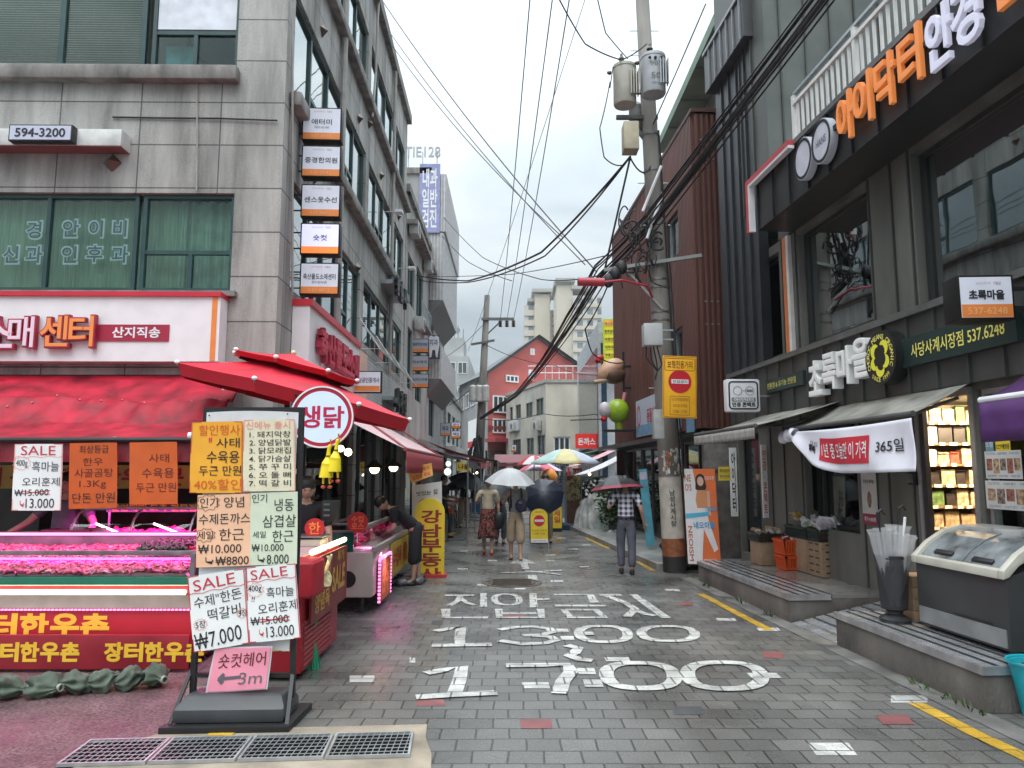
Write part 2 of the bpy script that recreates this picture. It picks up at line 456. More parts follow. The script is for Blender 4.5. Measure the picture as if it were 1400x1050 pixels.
def gpoly(px,z):return[gp(x,y,z)for x,y in px]
redasph=brickmat('worn_red_asphalt',(.105,.058,.062),(.105,.058,.062),(.105,.058,.062),90,90,.0,rough=.5,plane='ground',var=.5,vscale=2.2,bump=1.2,rvar=.12,fs=48,fa=.7)
pr=gpoly([(262,893),(250,975),(226,1000),(150,1025),(20,1090)],.004)+[V((-4.2,.5,.004)),V((-13,.5,.004)),V((-13,7.0,.004))]
struct('side_road',MB().add(pr,[tuple(range(len(pr)))]),redasph)
tan=M('cement_apron',(.27,.225,.17),.7,var=.3,scale=3,bump=.3,bscale=90,detail=8)
pr=gpoly([(228,999),(345,995),(470,993),(584,990),(582,1008),(590,1030),(588,1080),(594,1150)],.008)+[V((-2.9,3.2,.008))]+gpoly([(30,1085),(150,1024)],.008)
struct('cement_apron',MB().add(pr,[tuple(range(len(pr)))]),tan)

# painted writing and lines: real strokes on the pavers
def c8(x,y):return gp(560+x/2.593,780+y/2.593,0)
def stroke(mb,pts,w,z=None,closed=False):
 if z is None:z=.006+.00012*len(mb.f)/4  # each brush stroke lies on the one before
 pts=[V((p.x,p.y,z))for p in pts];n=len(pts);L=[];Rr=[]
 for i in range(n):
  a=pts[(i-1)%n]if(closed or i)else pts[i];b=pts[(i+1)%n]if(closed or i<n-1)else pts[i]
  d=(b-a).normalized();nn=V((-d.y,d.x,0))*(w/2)
  L.append(pts[i]+nn);Rr.append(pts[i]-nn)
 b0=len(mb.v);mb.v+=L+Rr
 for i in range(n if closed else n-1):
  j=(i+1)%n;mb.f.append((b0+i,b0+j,b0+n+j,b0+n+i))
def ell8(cx,cy,rx,ry,n=28,pw=.8):
 out=[]
 for k in range(n):
  t=2*math.pi*k/n;c,s=math.cos(t),math.sin(t)
  out.append(c8(cx+rx*math.copysign(abs(c)**pw,c)+(cy+ry*math.copysign(abs(s)**pw,s)-cy)*.22,cy+ry*math.copysign(abs(s)**pw,s)))
 return out
mk=MB()
S=lambda pts,w=.10,cl=False:stroke(mk,[c8(*p)for p in pts],w,closed=cl)
# row one
S([(125,89),(228,89)],.13);S([(180,92),(172,108),(140,126)],.09);S([(180,100),(205,116),(232,124)],.08);S([(262,82),(262,130)],.09);S([(128,138),(130,168),(278,168)],.12)
stroke(mk,ell8(345,104,44,19),.09,closed=True);S([(437,82),(440,133)],.10);S([(440,104),(496,102)],.13)
S([(316,138),(318,168),(468,168),(464,138)],.10);S([(318,154),(466,154)],.11)
S([(512,87),(640,87),(656,116)],.12);S([(515,126),(700,126)],.13);S([(548,142),(662,142),(690,168),(570,168)],.11,True)
S([(668,88),(752,88)],.13);S([(700,92),(770,118),(800,138),(770,166)],.11);S([(800,142),(838,156),(872,162)],.10);S([(792,86),(910,170)],.12)
# row two
S([(92,217),(140,208),(182,202),(176,264)],.115);S([(78,268),(292,264)],.13)
S([(318,212),(370,203),(440,201),(496,208),(506,220),(470,230),(400,232)],.11);S([(430,232),(500,237),(518,249),(480,260),(400,263),(318,250)],.11)
stroke(mk,ell8(687,227,86,28),.11,closed=True);stroke(mk,ell8(917,226,94,26),.11,closed=True);S([(596,226),(652,226)],.16)
for a,b,c,d in((524,566,208,221),(540,586,234,249)):
 mk.add([V((*c8(x,y).xy,.006))for x,y in((a,d),(b,d),(b-6,c),(a-6,c))],[(0,1,2,3)])
# tilde and row three
S([(556,268),(598,278),(584,296),(566,304),(600,318),(648,322)],.115)
S([(58,368),(120,356),(186,344),(176,395),(158,442)],.12);S([(22,453),(160,444),(310,437)],.12)
S([(342,340),(480,338),(560,336),(572,362),(544,396),(530,440)],.125)
for a,b,c,d,q in((600,662,348,370,8),(622,688,389,415,8)):
 mk.add([V((*c8(x,y).xy,.006))for x,y in((a,d),(b,d),(b-q,c),(a-q,c))],[(0,1,2,3)])
stroke(mk,ell8(818,376,120,45),.125,closed=True);stroke(mk,ell8(1116,376,130,47),.125,closed=True)
paintw=brickmat('worn_white_road_paint',(.53,.53,.50),(.43,.43,.41),(.13,.13,.125),.225,.20,.008,rough=.45,plane='ground',fs=70,fa=.22,var=.42,vscale=4,bump=.4)
# far arrow and strokes nearer the crowd
def c6(x,y):return gp(600+x/4.04,560+y/4.04,0)
T=lambda pts,w:stroke(mk,[c6(*p)for p in pts],w)
mk.add([V((*c6(x,y).xy,.006))for x,y in((386,852),(540,852),(462,820))],[(0,1,2)])
T([(468,852),(484,886)],.13);T([(345,905),(520,900),(690,890)],.10);T([(480,893),(590,905),(672,915)],.08)
struct('road_markings',mk,paintw)
# single coloured pavers let into the field
def tiles(name,quads,mat):
 mb=MB()
 for fn,x0,x1,y0,y1,sk in quads:
  mb.add([V((*fn(x,y).xy,.002+.00025*(len(mb.f)%8)+.00003*len(name)))for x,y in((x0+sk,y1),(x1+sk,y1),(x1,y0),(x0,y0))],[(0,1,2,3)])
 struct(name,mb,mat)
tiles('white_pavers',[(c8,398,492,397,418,6),(c8,690,776,308,322,6),(c8,1195,1300,364,383,20),(c8,1085,1152,169,180,8),(c8,1230,1306,203,215,8),(c8,905,955,66,74,4),(c8,372,415,62,68,0),(c8,500,545,36,42,0),(c8,240,290,48,54,0),(c8,420,450,18,30,4),(c8,0,20,310,328,0),
 (c6,105,160,877,884,0),(c6,268,322,831,838,0),(c6,118,160,779,784,0),(c6,588,640,832,838,0),(c6,778,832,866,872,0),(c6,592,645,800,806,0),(c6,715,766,768,773,0),(c6,790,838,745,750,0),(c6,655,700,708,712,0),(c6,310,375,934,944,0),(c6,618,685,944,953,0),(c6,25,60,640,645,0),(c6,490,540,916,942,6),
 (lambda x,y:gp(x,y,0),1218,1268,951,961,0),(lambda x,y:gp(x,y,0),1104,1160,1016,1033,12),(lambda x,y:gp(x,y,0),478,512,924,933,0)],paintw)
tiles('red_pavers',[(c8,22,122,458,481,4),(c8,392,502,528,561,4),(c8,1250,1320,289,311,6),(c8,955,1000,112,124,4),(c8,330,408,155,165,0),(lambda x,y:gp(x,y,0),1197,1240,978,991,10)],M('red_paver',(.21,.075,.075),.5,var=.2))
tiles('dark_pavers',[(c8,932,1036,483,512,8),(c8,80,118,178,193,0)],M('dark_paver',(.055,.055,.06),.5,var=.2))
ylw=brickmat('worn_yellow_road_paint',(.56,.34,.035),(.47,.28,.03),(.16,.11,.03),.225,.20,.006,rough=.45,plane='ground',fs=70,fa=.2,var=.35,vscale=4,bump=.4)
yl=MB()
for pts,w in(([(957,812),(1052,862)],.11),([(1252,962),(1330,1002),(1402,1036),(1480,1074)],.12),([(872,768),(893,781)],.10),([(800,735),(832,750)],.1),([(300,1008),(332,976)],.17),([(600,740),(622,728)],.14),([(606,715),(640,708)],.16)):
 stroke(yl,[gp(x,y)for x,y in pts],w,z=.0055 if pts[0][0]!=300 else .012)
struct('yellow_kerb_lines',yl,ylw)

# manhole
mh=gp(700,797)
t=thing('manhole_cover','round rusty iron manhole cover in the paving beyond the painted writing','manhole',mh)
iron=M('cast_iron',(.085,.065,.05),.42,.4,var=.3,scale=12)
hf=F3(mh,(1,0,0),(0,1,0))
MB().disc(hf,0,0,.37,0,.012,40).build('lid',iron,t)
MB().ring(hf,0,0,.40,.47,0,.010,40).build('ring',M('manhole_rim',(.10,.085,.06),.5,.3,var=.3),t)
r=MB()
for k in range(-5,6):r.fbox(hf,-.3,.3,k*.058-.008,k*.058+.008,.012,.017)
r.build('tread_ribs',iron,t)

# storm drain: four lift-out gratings in a row
O=gp(560,1036,.008);L4=gp(60,1050,.008);dr=(L4-O).normalized();up=V((dr.y,-dr.x,0));up=up if up.y>0 else-up
gst=M('grating_steel',(.40,.42,.43),.35,.5,var=.2)
dk=M('drain_dark',(.004,.004,.004),.9,var=0,spec=.1)
gl=['right-hand steel drain grating beside the paving bricks','second steel drain grating from the right end of the row','third steel drain grating from the right, at the foot of the price board','leftmost steel drain grating on the purple asphalt side']
hf=F3(O,-dr,up);Lp=.50;Wp=.40
for k in range(4):
 u1=-k*(Lp+.015);u0=u1-Lp
 t=thing('drain_grating',gl[k],'grating',hf.p((u0+u1)/2,Wp/2,0),0,'steel drain gratings in a row')
 fr=MB()
 for a in((u0,u0+.014,0,Wp),(u1-.014,u1,0,Wp),(u0+.014,u1-.014,0,.014),(u0+.014,u1-.014,Wp-.014,Wp)):fr.fbox(hf,*a,.002,.022)
 fr.build('rim',gst,t)
 b=MB();n=7
 for i in range(1,n):b.fbox(hf,u0+.014,u1-.014,Wp*i/n-.0028,Wp*i/n+.0028,.0185,.022)
 for i in range(1,13):
  uu=u0+Lp*i/13
  b.bar(hf.p(uu-.004,.016,.0175),hf.p(uu+.02,Wp-.016,.0195),.0045,.003)
 b.build('bars',gst,t)
 MB().fbox(hf,u0+.003,u1-.003,.003,Wp-.003,.0005,.003).build('sump',dk,t)

# ------------------------------------------------------------------ right-hand edge of the street
conc=M('old_concrete',(.26,.25,.235),.7,var=.3,scale=2.2,bump=.35,bscale=60,detail=8)
concd=M('stained_concrete',(.125,.112,.10),.75,var=.35,scale=2.5,bump=.4,bscale=45,detail=9,stretch=(1,1,.5))
g=MB()
for y0,y1 in((1.5,4.2),(4.21,6.6),(6.61,9.2),(9.21,12.4)):
 g.add([RF.w(x,y,.005)for x,y in((-1.36,y0),(-1.15,y0),(-1.15,y1),(-1.36,y1))],[(0,1,2,3)])
struct('gutter_strip',g,M('gutter_concrete',(.15,.145,.135),.6,var=.45,scale=2.5,bump=.35,bscale=50,detail=9))
kb=MB();kbs=[]
for k in range(9):
 y0=13.3+k*2.0;q=[RF.w(x,y,z)for x,y,z in((-1.5,y0,0),(-.9,y0,0))]
 kb.obox(RF.w(-1.42-k*.04,y0+.99,.055),RF.m.to_3x3()@V((.075,0,0)),RF.m.to_3x3()@V((-.02,.985,0)),V((0,0,.055)))
struct('kerb',kb,conc)
pv=MB().add([RF.w(x,y,.1)for x,y in((-1.36,13.3),(.5,13.3),(.5,31),(-1.7,31))],[(0,1,2,3)])
struct('pavement',pv,M('pavement_slabs',(.24,.25,.24),.42,var=.25,scale=1.5,bump=.2,bscale=50))

# raised shop steps with ribbed metal treads
alud=M('wet_aluminium_tread',(.50,.51,.53),.24,.6,var=.15,scale=5)
def shop_step(label,x0,x1,y0,y1,h,slats,side=None):
 t=thing('shop_step',label,'step',RF.w((x0+x1)/2,y0,0),A_R,'raised steps along the right-hand shops')
 m=MB();R3=RF.m.to_3x3()
 def bx(m,a,b,c,d,e,f):return m.obox(RF.w((a+b)/2,(c+d)/2,(e+f)/2),R3@V(((b-a)/2,0,0)),R3@V((0,(d-c)/2,0)),V((0,0,(f-e)/2)))
 bx(m,x0+.015,x1,y0+.015,y1,0,h-.045)
 m.build('concrete_base',concd,t,bevel=.012)
 e=MB();bx(e,x0-.004,x0+.02,y0-.004,y1,h-.06,h);bx(e,x0+.02,x0+slats*.125,y0-.004,y0+.02,h-.06,h)
 e.build('nosing',M('anodised_nosing',(.50,.50,.51),.35,.7,var=.25,scale=5),t)
 s=MB();g=MB()
 for k in range(slats):
  a=x0+.022+k*.125
  bx(s,a,a+.090,y0+.022,y1,h-.03,h-.002)
  bx(g,a+.090,a+.125,y0+.022,y1,h-.04,h+.001)
 s.build('tread_slats',alud,t);g.build('anti_slip_strips',M('black_rubber',(.012,.012,.012),.7),t)
 c=MB();bx(c,x0+.022+slats*.125,x1,y0+.015,y1,h-.045,h-.004)
 c.build('landing',M('wet_landing',(.20,.195,.185),.22,var=.3,scale=2),t)
 return t
shop_step('far ribbed metal step with a chipped concrete front below the optician door',-1.17,.12,8.72,12.0,.315,4)
shop_step('near ribbed metal step carrying the chest freezer and umbrella bin',-1.19,.12,5.55,7.66,.33,6)
# low ramp between the steps
t=thing('entry_ramp','low slatted metal ramp between the two raised shop steps','ramp',RF.w(-.6,8.2,0),A_R)
m=MB();g=MB();R3=RF.m.to_3x3()
for k in range(9):
 xa=-1.16+k*.14;za=.02+k*.03
 m.obox(RF.w(xa+.05,8.19,za),R3@V((.05,0,.010)),R3@V((0,.50,0)),V((0,0,.006)))
 g.obox(RF.w(xa+.12,8.19,za+.006),R3@V((.02,0,.004)),R3@V((0,.50,0)),V((0,0,.004)))
m.build('slats',alud,t);g.build('gaps',M('black_rubber'),t)
MB().add([RF.w(x,y,z)for x,y,z in((-1.16,7.69,.004),(.12,7.69,.004),(.12,7.69,.27),(-1.16,7.69,.006),(-1.16,8.69,.004),(.12,8.69,.004),(.12,8.69,.27),(-1.16,8.69,.006))],[(0,1,2,3),(4,7,6,5),(3,2,6,7),(0,3,7,4),(1,5,6,2),(0,4,5,1)]).build('wedge',concd,t)
# weeds along the gutter
leaf=M('weed_leaf',(.045,.085,.02),.6,var=.4,scale=30)
for k,(y,n,lab)in enumerate(((5.95,46,'green weeds sprouting at the foot of the near step'),(9.1,18,'small weed clump under the chipped corner of the far step'),(10.1,16,'small weed clump halfway along the far step'),(11.4,22,'dark weed clump at the far end of the far step'))):
 m=MB()
 for i in range(n):
  yy=y+rnd.uniform(-.28,.28)*(1.6 if k==0 else .6);xx=-1.22+rnd.uniform(-.05,.02)
  b=RF.w(xx,yy,.004);d=V((rnd.uniform(-1,.3),rnd.uniform(-1,1),rnd.uniform(.6,1.6))).normalized()*rnd.uniform(.03,.085)
  s2=d.cross(Z).normalized()*rnd.uniform(.006,.013)
  m.add([b,b+d*.5+s2,b+d,b+d*.5-s2],[(0,1,2,3)])
 solo('weed_clump',lab,'weeds',m,leaf,RF.w(-1.22,y,0),'weeds along the gutter')
# ================================================================== left corner building (granite slabs, green windows)
granite=brickmat('granite_slabs',(.36,.347,.322),(.31,.30,.283),(.09,.086,.082),1.12,.62,.010,off=0,rough=.7,var=.5,vscale=1.3,bump=.25,streak=1)
stone=M('stone_ledge',(.22,.208,.192),.75,var=.4,scale=4,bump=.3,bscale=40,detail=8,stretch=(1,1,.4))
teal=M('teal_window_frame',(.018,.058,.058),.4,var=.15)
tealglass=glass('teal_window_glass',(.84,.92,.88),1.3,.015)
sideglass=glass('street_window_glass',(.45,.62,.58),2.3,.22)
CY=9.65  # front face
LB=thing('corner_building','grey granite-clad corner building with dark green window frames above the red butcher stall','building',LF.w(-4,14,0))
FF=F3(LF.w(0,CY,0),LF.m.to_3x3()@V((1,0,0)),Z)  # front: u<=0 to the left
SF=F3(LF.w(0,CY,0),LF.m.to_3x3()@V((0,1,0)),Z)  # street side: u>=0 away
def fu(px,py):r=ray(px,py);p=V((0,0,H))+r*((FF.O-V((0,0,H))).dot(FF.N)/r.dot(FF.N));d=p-FF.O;return d.dot(FF.R),d.z
def su(px,py):r=ray(px,py);p=V((0,0,H))+r*((SF.O-V((0,0,H))).dot(SF.N)/r.dot(SF.N));d=p-SF.O;return d.dot(SF.R),d.z
def fw(px,py,w=.3):r=ray(px,py);o=V((0,0,H));p=o+r*((FF.O+FF.N*w-o).dot(FF.N)/r.dot(FF.N));return(p-FF.O).dot(FF.R),p.z
HT=12.75;LL=12.6
w2=(fu(-500,0)[0],fu(186,300)[0],fu(100,397)[1],fu(100,263)[1])
w2b=(fu(192,300)[0],fu(319,300)[0],w2[2],w2[3])
w3=(fu(-500,0)[0],fu(196,60)[0],fu(100,92)[1],fu(100,92)[1]+1.42)
w3b=(fu(205,60)[0],fu(325,60)[0],w3[2],w3[3])
w4=(-9,w3b[1],w3[2]+2.95,w3[3]+2.95)
shopf=(-9.5,-.62,0,3.0)
W=MB()
facade(W,FF,-10,0,0,HT,[(w2[0],w2b[1],w2[2],w2[3]),(w3[0],w3b[1],w3[2],w3[3]),w4,shopf],.22)
s2=[(.55,5.6,4.3,5.92),(6.0,12.0,4.5,5.92)];s3=[(.35,5.9,7.15,8.75),(6.3,12.1,7.15,8.75)];s4=[(.35,5.9,10.05,11.6),(6.3,12.1,10.05,11.6)]
shops=[(.5,5.3,.25,2.85),(5.6,8.6,.25,2.85),(9.0,12.2,.25,2.7)]
facade(W,SF,0,LL,0,HT,s2+s3+s4+shops,.22)
W.add([FF.p(-10,HT),FF.p(0,HT),SF.p(LL,HT),SF.p(LL,HT,-10)],[(0,1,2,3)])
W.add([SF.p(LL,0),SF.p(LL,0,-10),SF.p(LL,HT,-10),SF.p(LL,HT)],[(0,1,2,3)])
W.build('wall',granite,LB)
c=MB();c.fbox(FF,-10,.12,HT,HT+.28,-.3,.14);c.fbox(SF,0,LL,HT,HT+.28,-.3,.14)
c.build('parapet',stone,LB)
c=MB();c.fbox(FF,-10,w3b[1]+.06,w3[2]-.24,w3[2]-.02,-.02,.16);c.build('sill',stone,LB,bevel=.05)
for z in(7.15,10.05):
 c=MB();c.fbox(SF,.2,LL,z-.25,z-.03,-.02,.17);c.build('sill',stone,LB,bevel=.05)
c=MB();c.fbox(FF,-10,w2b[1]+.1,w2[2]-.09,w2[2]-.02,0,.1);c.build('sill',stone,LB)
# dark rooms behind the panes
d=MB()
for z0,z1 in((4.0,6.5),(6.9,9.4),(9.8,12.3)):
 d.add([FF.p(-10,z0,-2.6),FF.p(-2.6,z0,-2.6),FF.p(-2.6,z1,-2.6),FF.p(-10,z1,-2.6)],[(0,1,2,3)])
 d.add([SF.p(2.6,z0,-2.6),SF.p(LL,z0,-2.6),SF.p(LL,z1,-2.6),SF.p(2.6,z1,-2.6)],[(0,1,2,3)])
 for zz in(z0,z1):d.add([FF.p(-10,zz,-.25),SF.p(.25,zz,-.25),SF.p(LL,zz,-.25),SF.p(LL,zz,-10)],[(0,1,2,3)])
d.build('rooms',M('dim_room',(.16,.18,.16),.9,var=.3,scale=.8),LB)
# curtains and blinds behind the front panes
green=M('green_curtain',(.36,.48,.39),.85,var=.2,scale=9,stretch=(6,1,.2))
cu=MB()
cu.grid(lambda a,b:FF.p(-10+a*8.6,w2[2]+.03+b*(w2[3]-w2[2]-.03),-.33+.02*math.sin(a*190)+.01*math.sin(a*61)),260,2)
cu.build('curtain',green,LB)
cu=MB();cu.grid(lambda a,b:FF.p(w2b[0]+a*(w2b[1]-w2b[0]),w2[2]+.03+b*(w2[3]-w2[2]-.03),-.36+.03*math.sin(a*60)+.02*math.sin(a*23)),90,2)
cu.build('curtain',M('pale_green_curtain',(.40,.54,.47),.85,var=.15,scale=6),LB)
bl=MB();z=w3[2]+.04
while z<w3[3]:
 bl.add([FF.p(-10,z,-.26),FF.p(w3[1]-.06,z,-.26),FF.p(w3[1]-.06,z+.018,-.30),FF.p(-10,z+.018,-.30)],[(0,1,2,3)]);z+=.036
bl.build('venetian_blind',M('blind_slats',(.50,.55,.40),.5,var=.1),LB)
for k in range(2):
 MB().tube([FF.p(-3.9,w3[2]+.62+k*.07,-1.2-k*.5),FF.p(-2.5,w3[2]+.62+k*.07,-1.2-k*.5)],.02).build('ceiling_tube',M('room_tube',(.9,.9,.9),.5,emit=(1,1,.95),est=6,var=0),LB)
fm=lambda*p:fu(*p)[0];fz=lambda*p:fu(*p)[1]
window(FF,w2[0],w2[1],w2[2],w2[3],LB,teal,tealglass,mull=[fm(62,300),fm(-70,300),-6.2,-7.6],w=-.06)
window(FF,w2b[0],w2b[1],w2b[2],w2b[3],LB,teal,tealglass,trans=[fz(250,343)],bars=[('v',fm(256,370),w2[2]+.05,fz(250,345))],w=-.06)
window(FF,w3[0],w3[1],w3[2],w3[3],LB,teal,tealglass,mull=[fm(80,50),fm(-60,50),-6.4,-7.7],w=-.06,fw=.075)
o=window(FF,w3b[0],w3b[1],w3b[2],w3b[3],LB,teal,tealglass,trans=[fz(265,41)],bars=[('v',fm(264,70),w3[2]+.05,fz(265,44))],w=-.06)
MB().fbox(FF,w3b[0]+.06,w3b[1]-.06,fz(265,36),w3[3]-.06,-.105,-.075).build('roller_shade',M('white_shade',(.72,.74,.80),.8),LB)
MB().fbox(FF,fm(214,70),fm(260,70),w3[2]+.08,fz(265,48),-.30,-.28).build('blue_board',M('blue_board',(.10,.36,.42),.6,var=.35,scale=3),LB)
window(FF,w4[0],w4[1],w4[2],w4[3],LB,teal,tealglass,mull=[-7.5,-6,-4.5,-3,-1.8],w=-.06)
for grp,lo in((s2,.5),(s3,.55),(s4,.55)):
 for(a,b,c0,c1)in grp:
  n=5;mu=[a+(b-a)*k/n for k in range(1,n)]
  bars=[]
  for k in range(n):
   if k%2:bars+=[(a+(b-a)*k/n,a+(b-a)*(k+1)/n,c0+lo)]+[('v',a+(b-a)*(k+.5)/n,c0+.05,c0+lo)]
  window(SF,a,b,c0,c1,LB,teal,sideglass,mull=mu,bars=bars,w=-.05,fw=.07)
# posters stuck inside the first-floor panes
for k in range(5):
 a=6.1+k*1.16
 MB().fbox(SF,a+.12,a+1.0,4.62,5.75,-.19,-.18).build('window_film',M('printed_film',(.42,.44,.46),.5,var=.5,scale=1.7),LB)
cu=MB();cu.grid(lambda a,b:SF.p(.5+a*5,4.32+b*1.55,-.4+.03*math.sin(a*90)),120,2);cu.build('curtain',M('sage_curtain',(.24,.42,.36),.85,var=.2),LB)
# window lettering on the front
lt=MB();lf=MB()
for ch,px,py in(('경',38,310),('안',89,308),('이',124,308),('비',157,308),('과',38,344),('인',87,344),('후',122,343),('과',157,344),('신',6,344)):
 u,v=fu(px,py)
 lf.text(FF,ch,u,v,None,.285,off=-.135,weight=.075);lt.text(FF,ch,u,v,None,.235,off=-.1345+.003,weight=.02)
win0=[o for o in LB.children if o.name.startswith('window')][0]
lf.build('window_lettering',M('pale_film',(.85,.90,1.0),.5,var=0),win0)
lt.build('window_lettering',M('slate_film',(.16,.20,.30),.5,var=0),win0)
# little pyramidal studs of metal
stud=M('bronze_stud',(.16,.12,.095),.4,.6)
for fr,u,v in((FF,*fu(154,223)),(SF,*su(440,42)),(SF,*su(490,162)),(SF,6.1,9.55),(SF,*su(520,240)),(SF,*su(544,296)),(SF,*su(487,366)),(SF,1.6,6.4),(SF,*su(437,298))):
 q=.13
 m=MB().add([fr.p(u-q,v,.01),fr.p(u,v-q,.01),fr.p(u+q,v,.01),fr.p(u,v+q,.01),fr.p(u,v,.11)],[(0,1,4),(1,2,4),(2,3,4),(3,0,4),(3,2,1,0)])
 m.build('wall_stud',stud,LB)
# wall cable and pipes on the facade
m=MB();m.tube([FF.p(*fu(155,161),.02),FF.p(*fu(215,162),.02),FF.p(*fu(300,163),.025),FF.p(*fu(380,166),.03)],.012,6);m.build('wall_cable',cable,LB)
m=MB();m.tube([FF.p(*fu(270,98),.03),FF.p(*fu(271,190),.03),FF.p(*fu(270,262),.03)],.012,6);m.build('conduit',M('weathered_conduit',(.34,.32,.30),.6),LB)
m=MB();m.tube([SF.p(*su(395,y),.05)for y in(-40,60,180,250,330,400)],.018,6);m.build('conduit',M('weathered_conduit'),LB)
m=MB();pts=[su(512,0),su(510,40),su(508,100),su(503,160)];m.tube([SF.p(u,v,.10)for u,v in pts],.03,8);m.build('downpipe',M('weathered_conduit'),LB)
# white brick strip, glazed shopfronts and their dark interiors on the street side
wb=brickmat('white_brick',(.52,.52,.50),(.46,.46,.45),(.25,.25,.25),.22,.07,.008,rough=.6,var=.2)
m=MB();m.fbox(SF,5.4,LL,2.95,4.2,.004,.05);m.build('brick_strip',wb,LB)
shopglass=glass('shop_glass',(.72,.78,.76),1.5,.05)
dframe=M('dark_shop_frame',(.03,.03,.032),.4)
d=MB()
d.add([SF.p(.4,0,-3.2),SF.p(LL,0,-3.2),SF.p(LL,3.1,-3.2),SF.p(.4,3.1,-3.2)],[(0,1,2,3)])
d.add([FF.p(-10,0,-3.0),FF.p(-.6,0,-3.0),FF.p(-.6,3.1,-3.0),FF.p(-10,3.1,-3.0)],[(0,1,2,3)])
d.add([FF.p(-10,3.1,-.2),SF.p(.2,3.1,-.2),SF.p(LL,3.1,-.2),SF.p(LL,3.1,-10)],[(0,1,2,3)])
d.build('shop_interior',M('shop_interior',(.085,.075,.07),.8,var=.5,scale=1.2),LB)
for a,b,c0,c1 in shops:window(SF,a,b,c0,c1,LB,dframe,shopglass,mull=[a+(b-a)*k/3 for k in(1,2)],w=-.1,name='shop_window')
m=MB()
for k in range(4):
 a=5.6+k*2.0
 m.tube([SF.p(a,4.95,.02),SF.p(a,4.3,.45),SF.p(a,4.3,.02)],.015,6)
for w_,z_ in((.45,4.3),(.3,4.5),(.16,4.7)):m.tube([SF.p(5.6,z_,w_),SF.p(12.2,z_,w_)],.018,6)
m.build('drying_rack',M('white_rail',(.6,.6,.6),.4,.3),LB)
# -- signs fixed to it: each a thing
def signbox(name,label,cat,fr,u,v,w,h,d,body,face,group=None,w0=0,bev=.006,rimw=.02):
 """a boxed sign in a plane: body and lit face; returns thing"""
 t=thing(name,label,cat,fr.p(u,v,w0),0,group)
 b=MB();b.fbox(fr,u-w/2,u+w/2,v-h/2,v+h/2,w0,w0+d);b.build('casing',body,t,bevel=bev)
 if face:f=MB();f.fbox(fr,u-w/2+rimw,u+w/2-rimw,v-h/2+rimw,v+h/2-rimw,w0+d,w0+d+.003);f.build('face',face,t)
 return t
def put(t,fr,mat,name,items,w0):
 m=MB()
 for it in items:
  if it[0]=='r':m.fbox(fr,it[1],it[2],it[3],it[4],w0,w0+.002)
  else:
   s,u,v,w,h,wt=it[:6];m.text(fr,s,u,v,w,h,off=w0+(it[6]if len(it)>6 else .003),weight=wt)
 return m.build(name,mat,t)
litface=M('sign_face_white',(.58,.60,.67),.4,var=.06,emit=(.8,.84,1),est=.10)
orange=M('sign_orange',(.80,.25,.05),.45,var=.06)
# long shop sign on the front
u1,zt=fu(312,412);zb=fu(200,498)[1]
t=thing('shop_fascia_sign','long white fascia sign with raised orange letters 센터 over the butcher stall','sign',FF.p(u1-3,zb,.1))
MB().fbox(FF,-10,u1,zb,zt,.01,.26).build('panel',M('fascia_white',(.79,.775,.785),.4,var=.04),t)
MB().fbox(FF,-10,u1+.015,zt,zt+.06,.0,.30).build('top_band',M('fascia_red',(.55,.018,.04),.4,var=.06),t)
MB().fbox(FF,u1-.105,u1-.04,zb+.01,zt-.005,.26,.268).build('end_stripe',orange,t)
crim=M('crimson',(.36,.010,.045),.5,var=.06)
m=MB();a,b=fw(133,443),fw(229,466);m.fbox(FF,a[0],b[0],b[1],a[1],.26,.275);m.build('red_plate',crim,t)
put(t,FF,white,'lettering',[('산지직송',*fw(185,454),.62,.145,.035)],.276)
m=MB();l2=MB();l3=MB()
for ch,px,py in(('소',-5,455),('매',30,454),('센',75,453),('터',112,453)):
 u,v=fw(px,py,.33);m.text(FF,ch,u,v,None,.44,off=.28,weight=.05,depth=.07);(l2 if ch in '소매' else l3).text(FF,ch,u,v,None,.40,off=.352,weight=.02)
for k,ch in enumerate('축산물도'):m.text(FF,ch,fw(-45-37*(3-k),455)[0],fw(0,455)[1],None,.44,off=.28,weight=.05,depth=.07);l2.text(FF,ch,fw(-45-37*(3-k),455)[0],fw(0,455)[1],None,.40,off=.352,weight=.02)
m.build('letter_returns',crim,t);l2.build('lettering',M('pale_pink',(.80,.62,.70),.45,var=0),t);l3.build('lettering',M('letter_orange',(.85,.28,.06),.45,var=0),t)
# phone number ledge
a,b=fw(-40,175,.26),fw(165,199,.26)
t=thing('sign_ledge','long white metal sign ledge across the granite front','ledge',FF.p(b[0]-1,b[1],0))
MB().fbox(FF,-8,b[0],b[1],a[1],.0,.26).build('beam',M('ledge_white',(.62,.62,.60),.5,var=.2,scale=4),t,bevel=.01)
MB().fbox(FF,-8,b[0]-.01,b[1]-.012,b[1],.02,.25).build('underside',M('rust_primer',(.20,.07,.065),.6),t)
a,b=fw(13,170,.38),fw(98,193,.38)
t=signbox('phone_number_sign','small lightbox with the number 594-3200 on the white ledge','sign',FF,(a[0]+b[0])/2,(a[1]+b[1])/2,b[0]-a[0],a[1]-b[1],.12,black,M('number_face',(.52,.54,.66),.4,var=.03),w0=.265,rimw=.018)
put(t,FF,ink,'lettering',[('594-3200',(a[0]+b[0])/2,(a[1]+b[1])/2,.66,.125,.025)],.389)
